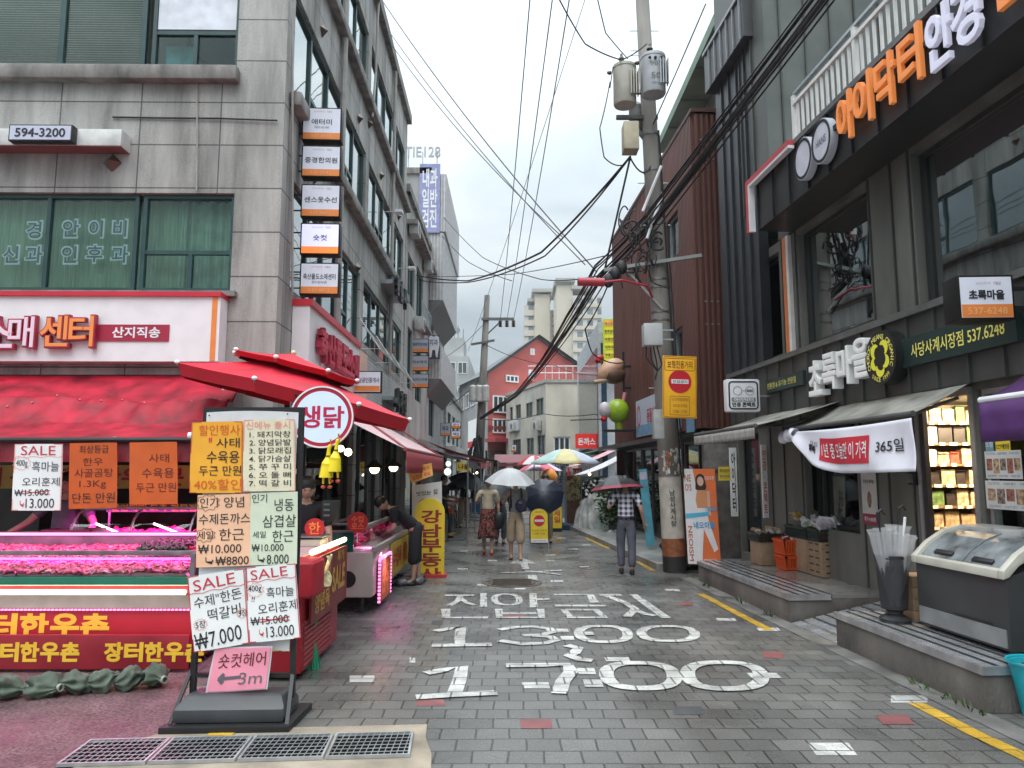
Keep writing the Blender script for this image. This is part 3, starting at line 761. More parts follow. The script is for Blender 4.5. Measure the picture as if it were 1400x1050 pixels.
# five projecting lightboxes, facing the camera
five=[('애터미',147,192,'사람과 사는 세상','topmost projecting lightbox on the granite corner, reading 애터미'),('중경한의원',199,242,'','second projecting lightbox from the top, reading 중경한의원'),('센스옷수선',252,297,'','middle projecting lightbox of five, reading 센스옷수선'),('숏컷',305,348,'','brightly lit fourth projecting lightbox, reading 숏컷'),('축산물도소매센터',359,403,'장터한우촌','lowest projecting lightbox of five, with two lines of black writing')]
for k,(s,y0,y1,sub,lab)in enumerate(five):
 Yd=10.35;p0=at(414-k*.8,y0,Yd);p1=at(466-k*.8,y1,Yd);w_=p1.x-p0.x;h_=p0.z-p1.z
 fr=yaw(((p0.x+p1.x)/2,Yd,(p0.z+p1.z)/2),3)
 t=thing('projecting_sign',lab,'sign',fr.O,0,'projecting lightboxes on the granite corner')
 MB().fbox(fr,-w_/2,w_/2,-h_/2,h_/2,-.18,0).build('casing',M('lightbox_casing',(.012,.011,.010),.5,spec=.2),t,bevel=.006)
 face=litface if k!=3 else M('sign_face_lit',(.62,.62,.85),.4,var=.03,emit=(.62,.62,1),est=.45)
 MB().fbox(fr,-w_/2+.02,w_/2-.02,-h_/2+.12,h_/2-.02,0,.004).build('face',face,t)
 MB().fbox(fr,-w_/2+.02,w_/2-.02,-h_/2+.02,-h_/2+.12,0,.004).build('orange_band',orange if k!=3 else M('sign_orange_lit',(.85,.25,.04),.4,emit=(1,.25,.03),est=.35,var=0),t)
 its=[(s,0,.03 if sub else .015,min(w_*.82,.10*len(s)),.088,.015)]+([(sub,0,-.055,.22,.04,.0)]if sub else[])
 put(t,fr,ink,'lettering',its,.0045)
 put(t,fr,M('sign_small_print',(.45,.30,.28),.6,var=0),'small_print',[('남성사계시장',-.04,h_/2-.065,.16,.026,0),('가을길',.11,h_/2-.065,.08,.03,.01)],.0045)
 put(t,fr,M('sign_number_print',(.88,.42,.18),.6,var=0),'small_print',[('537-0%d%d2'%(4+k,k+3),0,-h_/2+.07,.3,.05,0)],.0045)
 m=MB()
 for dz in(.12,-.12):m.bar(fr.p(-w_/2-.28,dz,-.1),fr.p(-w_/2,dz,-.1),.018)
 m.build('bracket',black,t)
# shop sign on the street side
t=thing('shop_fascia_sign','white fascia sign with raised red letters on the street side above the red parasol','sign',SF.p(2.8,3.6,.1))
a,b=.7,4.4
MB().fbox(SF,a,b,3.05,4.1,.01,.26).build('panel',M('fascia_white'),t)
MB().fbox(SF,a-.015,b,4.1,4.2,0,.30).build('top_band',M('fascia_red'),t)
m=MB();l2=MB();l3=MB()
for k,ch in enumerate('축산물도소매'):
 u=a+.55+k*.5;m.text(SF,ch,u,3.62,None,.52,off=.28,weight=.08,depth=.08);l2.text(SF,ch,u,3.62,None,.44,off=.362,weight=.03)
m.build('letter_returns',crim,t);l2.build('lettering',M('letter_red',(.62,.02,.05),.45,var=0),t)
MB().fbox(SF,b,b+.9,3.1,4.1,.01,.25).build('end_panel',M('fascia_peach',(.72,.45,.36),.5,var=.08),t)
# small lightbox 강남공인중개사 below
p0,p1=at(483,507,13.6),at(521,537,13.6);w_,h_=p1.x-p0.x,p0.z-p1.z
fr=yaw(((p0.x+p1.x)/2,13.6,(p0.z+p1.z)/2),2)
t=signbox('projecting_sign','estate agent lightbox reading 강남공인중개사 behind the red parasol','sign',fr,0,0,w_,h_,.15,M('lightbox_casing'),litface,w0=-.15,rimw=.02)
put(t,fr,ink,'lettering',[('강남공인중개사',0,.03,w_*.86,.10,.02)],.005)
put(t,fr,orange,'orange_band',[('r',-w_/2+.03,w_/2-.03,-h_/2+.03,-h_/2+.13)],.004)
MB().bar(fr.p(-w_/2-.6,0,-.08),fr.p(-w_/2,0,-.08),.02).build('bracket',black,t)
# dark letter signs higher up on the side
for lab,s,u,v,hh in(('black raised letters standing on the street side near the drain pipe','왕솜씨',9.3,6.45,.55),('black raised sign letters low on the white brick strip','시계점',9.6,3.55,.62)):
 t=thing('letter_sign',lab,'sign',SF.p(u,v,.05))
 m=MB();q=MB()
 for k,ch in enumerate(s):m.text(SF,ch,u-.7+k*.7,v,None,hh,off=.30,weight=.06,depth=.1)
 m.build('lettering',black,t);MB().fbox(SF,u-1.1,u+1.1,v-.05,v+.05,.0,.29).build('rail',steel,t)
# bright panel lamp arms on the side wall
for u,v,lab in((*su(525,290),'small white arm lamp on the granite side wall, upper one'),(*su(545,367),'small white box lamp on the granite side wall, lower one')):
 t=thing('wall_lamp',lab,'lamp',SF.p(u,v,0))
 MB().tube([SF.p(u,v,0),SF.p(u,v+.02,.35)],.015,6).build('arm',steel,t);MB().fbox(SF,u-.12,u+.12,v-.03,v+.04,.3,.48).build('lamp_head',white,t)
# ================================================================== right-hand dark metal building with the optician and organic shop
R3=RF.m.to_3x3()
RW=F3(RF.w(0,0,0),R3@V((0,-1,0)),Z)  # u = -local y, outward = street
def rh(px,py,x=0):return RF.hx(px,py,x)
def ry(px,x=0,py=650):return RF.hx(px,py,x).y
def rbox(m,x0,x1,y0,y1,z0,z1):return m.obox(RF.w((x0+x1)/2,(y0+y1)/2,(z0+z1)/2),R3@V(((x1-x0)/2,0,0)),R3@V((0,(y1-y0)/2,0)),V((0,0,(z1-z0)/2)))
def rq(m,pts):return m.add([RF.w(*p)for p in pts],[tuple(range(len(pts)))])
seam=M('charcoal_metal',(.070,.072,.067),.42,.25,var=.25,scale=2.2,bump=.05,stretch=(1,1,.3))
seam2=M('olive_grey_metal',(.140,.142,.125),.5,.2,var=.3,scale=2,stretch=(1,1,.3))
blackm=M('black_metal_panel',(.022,.024,.028),.38,.2,var=.25,scale=2)
bglass=glass('dark_window_glass',(.16,.22,.22),2.4,.2)
shopg=glass('clear_shop_glass',(.82,.86,.85),1.5,.03)
RB=thing('metal_clad_building','dark metal-clad shop building on the right with a projecting signband and roof terrace','building',RF.w(2,7,0),A_R)
wl_=MB()
yD0,yD1=ry(1039),ry(1011)  # black entrance
yW0,yW1=ry(1172),ry(1101)  # produce window
yS0,yS1=ry(1338),ry(1257)  # open shop door
holes=[(-10.5,-8.62,3.52,5.2),(-7.76,-2.2,3.46,5.2),(-12.2,-11.15,3.52,5.15),(-yW1,-yW0,.95,2.5),(-yS1,-yS0,.33,2.5),(-yS0+.06,-2.5,.55,2.5),(-yD1,-yD0,.33,2.5)]
facade(wl_,RW,-13.15,-2,0,5.3,holes,.10)
rq(wl_,[(0,13.15,0),(6,13.15,0),(6,13.15,6),(0,13.15,6)])
rq(wl_,[(0,2,0),(6,2,0),(6,2,6),(0,2,6)])
wl_.build('wall',seam2,RB)
m=MB()
for y in(8.14,8.62-.02,7.80,10.56,10.85,11.02):rbox(m,-.025,0,y-.012,y+.012,3.46,5.27)
for y in[ry(p)for p in(1056,1074,1098,1180,1216,1250)]:rbox(m,-.02,0,y-.01,y+.01,.33,2.55)
m.build('panel_seams',seam,RB)
m=MB();rbox(m,-.06,-.002,10.78,10.90,3.47,5.26);m.build('orange_strip',M('strip_orange',(.55,.17,.05),.5,var=.1),RB)
m=MB();rbox(m,-.06,-.002,10.70,10.78,3.47,5.26);m.build('white_strip',M('strip_white',(.62,.60,.57),.5,var=.1),RB)
# dark band above the shops, with standing seams and a ledge
m=MB();rbox(m,-.11,0,2,13.15,2.56,3.38);m.build('shop_band',seam,RB)
m=MB();rbox(m,-.17,.1,2,13.15,3.38,3.455);m.build('ledge',M('ledge_metal',(.13,.132,.122),.4,.3,var=.2),RB)
m=MB();y=2.3
while y<13.1:rbox(m,-.145,-.11,y-.011,y+.011,2.56,3.38);y+=.46
m.build('band_seams',seam,RB)
# projecting sign band (upper) with soffit
m=MB();rbox(m,-.55,3.0,2,10.62,5.28,6.0);m.build('sign_band',M('sign_band_metal',(.036,.037,.037),.42,.25,var=.25),RB)
m=MB();y=2.2
while y<10.6:rbox(m,-.585,-.55,y-.012,y+.012,5.28,6.0);y+=.52
m.build('sign_band_seams',blackm,RB)
m=MB();rbox(m,-.6,-.25,2,10.64,6.0,6.07);m.build('coping',M('coping_metal',(.17,.175,.175),.38,.4,var=.15),RB)
# terrace: railing, floor and the panelled wall behind it
railm=M('white_railing_paint',(.66,.65,.62),.45,var=.08)
m=MB();y=2.4
while y<9.75:
 rbox(m,-.31,-.285,y-.018,y+.018,6.09,6.83);y+=.135
m.build('railing_bars',railm,RB)
m=MB();rbox(m,-.33,-.265,2.2,9.8,6.83,6.88);rbox(m,-.31,-.285,2.2,9.8,6.12,6.15)
for y in(9.8,8.2,6.6,6.4,5.0):rbox(m,-.325,-.27,y-.03,y+.03,6.07,6.98)
m.build('railing_frame',railm,RB)
m=MB();rbox(m,-.31,-.26,2.2,9.8,6.99,7.03);m.build('handrail',steel,RB)
m=MB();rbox(m,-.15,6,11.0,13.15,6.0,11.2);rbox(m,-.06,0,10.62,11.0,5.27,6.4);m.build('roof_house',M('grey_green_panel',(.105,.115,.106),.5,.15,var=.2,scale=1.5),RB)
m=MB();x=.1
while x<6:rbox(m,x-.012,x+.012,10.965,11.0,6.05,11.15);x+=.42
for y in(11.5,12.0):rbox(m,-.185,-.15,y-.012,y+.012,6.0,11.1)
m.build('roof_house_seams',seam,RB)
# black stair tower
m=MB();rbox(m,-.16,.0,11.5,13.2,3.46,8.9);m.build('black_tower',blackm,RB)
m=MB()
for y in(11.8,12.15,12.5,12.85):rbox(m,-.19,-.16,y-.012,y+.012,3.46,8.9)
m.build('tower_seams',M('tower_seam',(.035,.037,.042),.4,.3),RB)
m=MB();rbox(m,-.32,.3,11.4,13.3,8.9,9.65);m.build('tower_cap',M('tower_cap_metal',(.075,.078,.082),.4,.3),RB)
m=MB();y=11.5
while y<13.3:rbox(m,-.35,-.32,y-.012,y+.012,8.9,9.65);y+=.3
rbox(m,-.36,-.30,11.4,13.3,9.65,9.71);m.build('cap_seams',M('cap_edge',(.28,.29,.31),.4,.3),RB)
# windows
wf=M('dark_window_frame',(.035,.038,.036),.4,.3)
window(RW,-10.5,-8.62,3.52,5.2,RB,wf,bglass,mull=[],trans=[],w=-.1)
window(RW,-7.76,-2.2,3.46,5.2,RB,wf,bglass,mull=[-5.0],trans=[],w=-.1)
window(RW,-12.2,-11.15,3.52,5.15,RB,wf,bglass,w=-.1)
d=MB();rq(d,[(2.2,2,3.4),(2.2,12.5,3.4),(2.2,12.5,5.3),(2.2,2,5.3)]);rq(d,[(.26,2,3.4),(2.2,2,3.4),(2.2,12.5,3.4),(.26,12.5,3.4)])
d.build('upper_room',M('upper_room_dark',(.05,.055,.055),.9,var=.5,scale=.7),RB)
window(RW,-yW1,-yW0,.95,2.5,RB,wf,glass('produce_window',(.34,.42,.42),1.6,.04),mull=[-yW1+.18],w=-.16,name='shop_window')
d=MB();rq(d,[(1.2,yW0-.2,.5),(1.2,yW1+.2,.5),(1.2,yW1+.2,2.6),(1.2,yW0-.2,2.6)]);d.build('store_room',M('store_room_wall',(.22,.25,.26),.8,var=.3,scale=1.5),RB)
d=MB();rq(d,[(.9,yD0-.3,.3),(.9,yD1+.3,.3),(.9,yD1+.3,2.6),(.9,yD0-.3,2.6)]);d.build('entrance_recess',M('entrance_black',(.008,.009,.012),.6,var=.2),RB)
m=MB();rbox(m,.12,.16,yD0,yD1,.33,2.5);m.build('door',M('door_black_glass',(.006,.007,.010),.12,var=.1,spec=.7),RB)
# the open shop: floor, ceiling, back and side walls
cream=M('shop_wall_cream',(.42,.36,.27),.8,var=.1)
d=MB()
for q in([(.26,2,.33),(4,2,.33),(4,9.0,.33),(.26,9.0,.33)],[(.26,2,2.54),(4,2,2.54),(4,9.0,2.54),(.26,9.0,2.54)],[(4,2,.33),(4,9,.33),(4,9,2.54),(4,2,2.54)],[(.26,9,.33),(4,9,.33),(4,9,2.54),(.26,9,2.54)]):rq(d,q)
d.build('shop_room',cream,RB)
m=MB()
for y,w_ in((yS1-.02,.05),(yS0+.03,.06)):rbox(m,-.015,.015,y-w_/2,y+w_/2,.33,2.46)
rbox(m,-.05,.1,yS0,yS1,2.46,2.54);m.build('door_frame',alu,RB)
m=MB();rbox(m,.0,.05,yS1-.12,yS1-.045,.36,2.46);m.build('sliding_door',M('sliding_door_edge',(.06,.055,.06),.35,.4),RB)
window(RW,-yS0+.08,-2.5,.56,2.5,RB,alu,shopg,mull=[-5.0,-3.8],w=-.03,name='shop_window',fw=.045)
al=bpy.data.lights.new('shop_lamp','AREA');al.energy=95;al.color=(1,.80,.52);al.size=1.4;al.size_y=.3;al.shape='RECTANGLE'
ao=bpy.data.objects.new('shop_lamp',al);COL.objects.link(ao);ao.location=RF.w(1.2,7.7,2.50);ao.rotation_euler=(math.radians(32),0,A_R)
t=thing('ceiling_lamp','warm strip lamp on the ceiling of the organic shop','lamp',RF.w(1.2,7.55,2.5),A_R)
m=MB();rbox(m,.5,1.9,7.5,7.6,2.50,2.535);m.build('casing',white,t)
m=MB();rbox(m,.52,1.88,7.51,7.59,2.494,2.50);m.build('tube',M('warm_tube',(1,.9,.7),.5,emit=(1,.78,.45),est=7,var=0),t)
# shelving with packets
t=thing('shop_shelving','wooden wall shelving lit warmly inside the organic shop doorway','shelf',RF.w(1.2,8.6,.33),A_R)
wood=M('shelf_wood',(.30,.17,.08),.6,var=.2,scale=9)
m=MB()
for x in(.28,1.28,2.28):rbox(m,x-.02,x+.02,8.45,8.95,.33,2.52)
m.build('upright',wood,t)
shz=[.55,.82,1.09,1.33,1.57,1.81,2.05,2.29]
for z in shz:
 m=MB();rbox(m,.30,2.26,8.46,8.95,z-.025,z);m.build('shelf_board',wood,t)
m=MB()
for z in shz:
 x=.32
 while x<2.2:
  w_=rnd.uniform(.06,.1);rbox(m,x,x+w_,8.45,8.458,z-.028,z+.008);x+=w_+rnd.uniform(.03,.09)
m.build('price_tags',M('price_tag',(.75,.72,.62),.6,var=.1),t)
pk=[M('packet_kraft',(.50,.36,.2),.6,var=.3,scale=25),M('packet_white',(.72,.68,.6),.5,var=.25,scale=30),M('packet_tan',(.60,.45,.28),.5,var=.45,scale=18),M('packet_dark',(.06,.045,.04),.4,var=.3),M('packet_red',(.50,.09,.05),.5,var=.3,scale=20),M('packet_green',(.16,.25,.08),.5,var=.4,scale=20)]
names=['top','second','third','fourth','fifth','sixth','seventh','eighth']
for zi,z in enumerate(reversed(shz)):
 x=.33
 while x<1.9:
  w_=rnd.choice((.12,.15,.18));h_=rnd.uniform(.12,.19);q=rnd.choice((0,1,1,2,2,2,3,4,5))if zi!=3 else rnd.choice((3,3,2,4))
  m=MB();rbox(m,x,x+w_-.015,8.5+rnd.uniform(0,.03),8.5+.1,z+.001,z+h_)
  # a pinched packet top
  for i in(2,3,6,7):pass
  a,b=RF.w(x+.005,8.545,z+h_+.018),RF.w(x+w_-.02,8.545,z+h_+.018)
  m.add([RF.w(x,8.50,z+h_),RF.w(x+w_-.015,8.50,z+h_),b,a,RF.w(x,8.6,z+h_),RF.w(x+w_-.015,8.6,z+h_)],[(0,1,2,3),(4,3,2,5)])
  col=['brown paper','white','tan printed','dark','red','green'][q]
  solo('food_packet','%s food packet on the %s shelf from the top inside the lit shop'%(col,names[zi]),'packet',m,pk[q],RF.w(x,8.5,z),'food packets on the %s shelf, %s ones'%(names[zi],col))
  x+=w_+rnd.uniform(.0,.02)
# window posters and stickers by the freezer
G=F3(RF.w(-.004,0,0),R3@V((0,-1,0)),Z)
def gl_(px,py):p=rh(px,py,-.004);return-p.y,p.z
for k,(x0,x1,y0,y1,lab)in enumerate(((1346,1399,617,655,'upper strip of three food photo posters on the shop window by the freezer'),(1347,1420,657,700,'lower strip of food photo posters on the shop window by the freezer'))):
 a,b=gl_(x0,y0),gl_(x1,y1)
 t=thing('window_poster',lab,'poster',RF.w(0,-a[0],a[1]));w_,h_=b[0]-a[0],a[1]-b[1]
 m=MB();m.fbox(G,a[0],b[0],b[1],a[1],.0,.003);m.build('sheet',M('poster_grey',(.60,.60,.60),.5,var=.06),t)
 for i in range(5):
  u=a[0]+.05*w_+i*w_*.19;m=MB();m.fbox(G,u,u+w_*.155,b[1]+h_*(.2 if i%2 else .3),b[1]+h_*.72,.003,.005)
  m.build('food_photo',[M('photo_meat',(.32,.12,.09),.5,var=.6,scale=30),M('photo_bread',(.42,.28,.16),.5,var=.6,scale=30),M('photo_dish',(.22,.17,.13),.5,var=.7,scale=35)][(i+k)%3],t)
 m=MB()
 for i in range(3):
  for r_ in range(2):m.text(G,('안심 먹거리','오늘의 할인','국내산 정육')[i],a[0]+w_*(.18+.32*i),b[1]+h_*(.90-.80*r_),w_*.24,h_*.09,off=.0035,weight=0)
 m.build('lettering',M('print_grey',(.12,.12,.12),.6,var=0),t)
a,b=gl_(1361,603),gl_(1382,616)
t=thing('window_sticker','yellow CCTV sticker on the shop window','sticker',RF.w(0,-a[0],a[1]))
m=MB();m.fbox(G,a[0],b[0],b[1],a[1],.0,.003);m.build('sheet',M('sticker_yellow',(.78,.58,.03),.5,var=.05),t)
m=MB();m.text(G,'CCTV촬영중',(a[0]+b[0])/2,b[1]+.04,(b[0]-a[0])*.9,.05,off=.004,weight=.03);m.build('lettering',ink,t)
a,b=gl_(1347,599),gl_(1359,617)
t=thing('window_sticker','small pale blue sticker on the shop window','sticker',RF.w(0,-a[0],a[1]))
m=MB();m.fbox(G,a[0],b[0],b[1],a[1],.0,.003);m.build('sheet',M('sticker_blue',(.16,.30,.38),.5,var=.2),t)
m=MB();m.text(G,'포장',(a[0]+b[0])/2,(a[1]+b[1])/2,.1,.05,off=.004,weight=0);m.build('lettering',white,t)
# goods tray seen low behind the window
m=MB()
for i in range(26):m.ell(RF.w(.35+rnd.random()*.5,5.2+rnd.random()*1.3,.95+rnd.random()*.06),.06,.05,.03,7,5,.3)
solo('food_tray','tray of brown snacks just inside the shop window behind the freezer','tray',m,M('snack_brown',(.34,.22,.09),.5,var=.5,scale=20),RF.w(.5,6,.95))
# ------------------------------------------------------------------ canopies
def awning(name,label,fr,u0,u1,zw,zf,out,mat,val,valm,armm,n=24,sag=.03,rib=0):
 t=thing(name,label,'awning',fr.p((u0+u1)/2,zw,0))
 m=MB();m.grid(lambda a,b:fr.p(u0+(u1-u0)*a,zw+(zf-zw)*b-sag*math.sin(math.pi*b)*(1+.4*math.sin(a*17)),.02+(out-.02)*b),n,8,.006)
 m.build('canopy',mat,t,smooth=True)
 m=MB();m.tube([fr.p(u0,zf,out),fr.p(u1,zf,out)],.028,10);m.build('front_bar',armm,t)
 if val:
  m=MB();m.grid(lambda a,b:fr.p(u0+(u1-u0)*a,zf-.025-val*b,out+.02+.012*math.sin(a*(u1-u0)*26)*b),n*3,3,.004)
  m.build('valance',valm,t,smooth=True)
 for u in(u0+.25,u1-.25):
  m=MB();mid=fr.p(u+.3*(1 if u<(u0+u1)/2 else-1),zw-.3,out*.5)
  m.tube([fr.p(u,zw-.15,.02),mid,fr.p(u,zf,out)],.018,8);m.build('arm',armm,t)
 return t
olive=M('olive_awning_cloth',(.26,.25,.22),.7,var=.35,scale=3,bump=.1,bscale=80)
gryv=M('grey_valance',(.30,.29,.27),.75,var=.35,scale=6,stretch=(8,8,.4))
armw=M('awning_arm',(.10,.10,.10),.5,.3)
awning('awning','grey-olive awning over the far optician entrance, its valance hanging',RW,-11.75,-9.35,2.64,2.30,1.22,olive,.14,gryv,armw)
awning('awning','grey-olive awning above the white price banner',RW,-9.75,-6.98,2.60,2.27,.66,olive,0,gryv,armw)
purple=M('purple_awning_cloth',(.085,.022,.13),.65,var=.15,scale=5)
t=awning('awning','purple awning with a deep valance above the freezer',RW,-6.22,-3.2,2.62,2.32,.55,purple,.33,purple,white)
# dark cassette boxes above the awnings
# ------------------------------------------------------------------ white banner
bw=M('banner_vinyl',(.72,.71,.78),.4,var=.05,scale=3,bump=.08)
a0=rh(1246,575,-.70);a1=rh(1088,590,-.70)
yb0,yb1=a0.y,a1.y
t=thing('price_banner','white vinyl banner with a red price strip sagging under the awning','banner',RF.w(-.7,yb0,2.2))
def bpt(a,b):  # a along the street (0 near .. 1 far), b down
 y=yb0+(yb1-yb0)*a;drop=.50*(1-max(0,(a-.55)/.45)**2.2*.78)
 x=-.70+.035*math.sin(a*9+b*3)*b-.03*b+.02*math.sin(a*23)*b
 return RF.w(x,y-.05*b*(1-a),2.225-drop*b-.02*math.sin(a*math.pi))
m=MB();m.grid(bpt,60,14,.003);m.build('sheet',bw,t,smooth=True)
m=MB()
def bscr(a,b):th=b*5.2;r_=.055+.02*math.sin(a*14);return RF.w(-.72+r_*math.cos(th),yb1-.02+a*.34,2.20+r_*math.sin(th)-.04*a+.015*math.sin(a*30+b*9))
m.grid(bscr,18,16,.003);m.build('rolled_end',bw,t,smooth=True)
def bmap(mb,p0):  # bend flat artwork onto the banner
 out=MB()
 for p in mb.v:
  q=bpt(p.x,p.y);e=bpt(p.x+.01,p.y);f=bpt(p.x,p.y+.01);n=(e-q).cross(f-q).normalized()
  if n.dot(R3@V((-1,0,0)))<0:n=-n
  out.v.append(q+n*p0)
 out.f=mb.f;return out
flat=F3((0,0,0),(1,0,0),(0,1,0))
L_=yb1-yb0
m=MB();n=20
for i in range(n):
 a_,b_=.30+.44*i/n,.30+.44*(i+1)/n
 for j in range(8):c_,d_=.22+.58*j/8,.22+.58*(j+1)/8;m.add([V((a_,c_,0)),V((b_,c_,0)),V((b_,d_,0)),V((a_,d_,0))],[(0,1,2,3)])
bmap(m,.006).build('red_strip',M('banner_red',(.56,.03,.05),.45,var=.05),t)
def btext(s,ca,cb,wa,hb,wt,mat):
 vs,fs,tw,th=letters(s,wt);m=MB();m.v=[V((ca-v.x*wa/tw,cb-v.y*hb/th,0))for v in vs];m.f=fs
 return bmap(m,.012).build('lettering',mat,t)
btext('1년 중 오늘만 이 가격',.52,.51,.40,.36,.012,white)
btext('365일',.155,.48,.17,.26,.012,ink);btext('초록 세일',.80,.40,.08,.14,.0,ink);btext('행복',.815,.56,.07,.22,.09,ink)
# ------------------------------------------------------------------ the shop's own signs
gstrip=M('deep_green_sign',(.012,.030,.027),.45,var=.1)
ygreen=M('sign_yellow',(.80,.72,.16),.5,var=0)
p0,p1=rh(1050,530,-.16),rh(1101,520,-.16)
t=thing('strip_sign','narrow dark green strip sign with yellow writing left of the white raised letters','sign',RF.w(-.14,p0.y,3))
m=MB();rbox(m,-.19,-.112,p1.y,p0.y,2.93,3.13);m.build('panel',gstrip,t)
m=MB();m.text(F3(RF.w(-.19,0,0),RW.R,Z),'친환경 & 유기농 전문점',-(p0.y+p1.y)/2-.08,3.03,(p0.y-p1.y)*.78,.09,off=.004,weight=0);m.build('lettering',ygreen,t)
p0,p1=rh(1226,490,-.16),rh(1394,450,-.16)
t=thing('strip_sign','dark green strip sign with the yellow number 537.6248 above the purple awning','sign',RF.w(-.14,p0.y,3))
m=MB();rbox(m,-.19,-.112,p1.y,p0.y,2.83,3.14);m.build('panel',gstrip,t)
m=MB();m.text(F3(RF.w(-.19,0,0),RW.R,Z),'사당사계시장점 537.6248',-p1.y-.80,2.985,1.34,.15,off=.004,weight=.015);m.build('lettering',ygreen,t)
t=thing('raised_letter_sign','chunky white raised letters 초록마을 on the dark band','sign',RF.w(-.15,9.3,3.0))
SG=F3(RF.w(-.112,0,0),RW.R,Z)
p0,p1=rh(1101,505,-.3),rh(1186,500,-.3)
for ch,k,dz in(('초',0,-.06),('록',1,-.02),('마',2,.0),('을',3,.04)):
 u=-p0.y+(p0.y-p1.y)*(.13+k*.247)
 m=MB();m.text(SG,ch,u,3.01+dz,.35,.47,off=.04,weight=.04,depth=.13);m.build('letter',M('letter_white',(.80,.80,.78),.5,var=.04),t)
p=rh(1207,489,-.25)
t=thing('round_logo_sign','black round sign with a ring of yellow letters beside the white raised letters','sign',RF.w(-.15,p.y,p.z))
m=MB();m.disc(SG,-p.y,p.z,.30,.0,.17,48);m.build('disc',M('logo_black',(.015,.017,.015),.4,var=.1),t)
m=MB();q=MB();txt_='CHOROC MEANS ORGANIC'
for i,ch in enumerate(txt_):
 if ch==' ':continue
 th=math.radians(205-230*i/(len(txt_)-1));m.text(SG,ch,-p.y+.235*math.cos(th),p.z+.235*math.sin(th),None,.058,off=.174,weight=.02,rot=th-math.pi/2)
for i,ch in enumerate('SINCE 1999'):
 if ch==' ':continue
 th=math.radians(232+76*i/9);m.text(SG,ch,-p.y+.245*math.cos(th),p.z+.245*math.sin(th),None,.05,off=.174,weight=.01,rot=th+math.pi/2)
m.build('lettering',ygreen,t)
lime=M('logo_yellow',(.78,.74,.05),.5,var=0)
for(u,v,r_,a0_,a1_)in((-.07,.07,.07,60,250),(.06,.09,.07,-60,130),(.075,-.04,.065,-110,60),(.0,-.11,.07,160,350),(-.09,-.05,.06,110,290)):
 for k in range(9):
  t0,t1=math.radians(a0_+(a1_-a0_)*k/9),math.radians(a0_+(a1_-a0_)*(k+1)/9);w_=.030*math.sin(math.pi*(k+.5)/9)+.008
  q.add([SG.p(-p.y+u+(r_+s_*w_)*math.cos(tt),p.z+v+(r_+s_*w_)*math.sin(tt),.174)for s_,tt in((-1,t0),(1,t0),(1,t1),(-1,t1))],[(0,1,2,3)])
q.build('emblem',lime,t)
# ------------------------------------------------------------------ optician signs
FS=F3(RF.w(-.585,0,0),RW.R,Z)
t=thing('optician_letter_sign','big orange and white raised letters with a spectacles emblem on the upper sign band','sign',RF.w(-.6,7,5.7))
lo=M('letter_orange_face',(.80,.26,.07),.45,var=.03,emit=(1,.3,.06),est=.12);lw=M('letter_white_face',(.66,.66,.78),.45,var=.03,emit=(.8,.8,1),est=.12)
for ch,px,py,mat in(('아',1152,160,0),('이',1175,138,0),('닥',1206,112,0),('터',1239,80,0),('안',1279,50,1),('경',1315,18,1),('원',1372,-42,0)):
 p=rh(px,py,-.7);u=-p.y
 m=MB();m.text(FS,ch,u,p.z,.35,.56,off=.05,weight=.03,depth=.05);o=m.build('letter',(lo,lw)[mat],t)
m=MB();m.fbox(FS,-8.5,-4.0,5.66,5.72,.0,.06);m.build('mounting_rail',black,t)
lens=M('emblem_lens',(.55,.57,.64),.4,var=.1)
for k,(px,py)in enumerate(((1099,217),(1124,193))):
 p=rh(px,py,-.66);u=-p.y
 m=MB();m.disc(FS,u,p.z,.235,.0,.09,40,.27);o=m.build('lens',lens,t)
 m=MB();m.ring(FS,u,p.z,.195,.225,.09,.098,40,1.14);m.build('lens_rim',black,o)
 if k:m=MB();m.text(FS,'HANS',u,p.z,.24,.09,off=.095,weight=.02);m.build('lettering',M('emblem_grey',(.18,.19,.22),.5,var=0),o);u1=u
 else:u0=u
m=MB();m.fbox(FS,u0+.23,u1-.23,p.z+.01,p.z+.05,.03,.07);m.build('bridge',white,t)
t=thing('red_sign_frame','thin red and white bracket frame at the far end of the upper sign band','sign frame',RF.w(-.6,10.6,5.3))
rf_=M('frame_red',(.50,.06,.07),.45,var=.1)
m=MB();rbox(m,-.68,-.59,9.25,10.70,5.99,6.06);rbox(m,-.68,-.59,10.62,10.70,5.26,5.99);m.build('red_edge',rf_,t)
m=MB();rbox(m,-.675,-.59,9.25,10.62,5.95,5.99);rbox(m,-.675,-.59,10.58,10.62,5.26,5.95);m.build('white_edge',white,t)
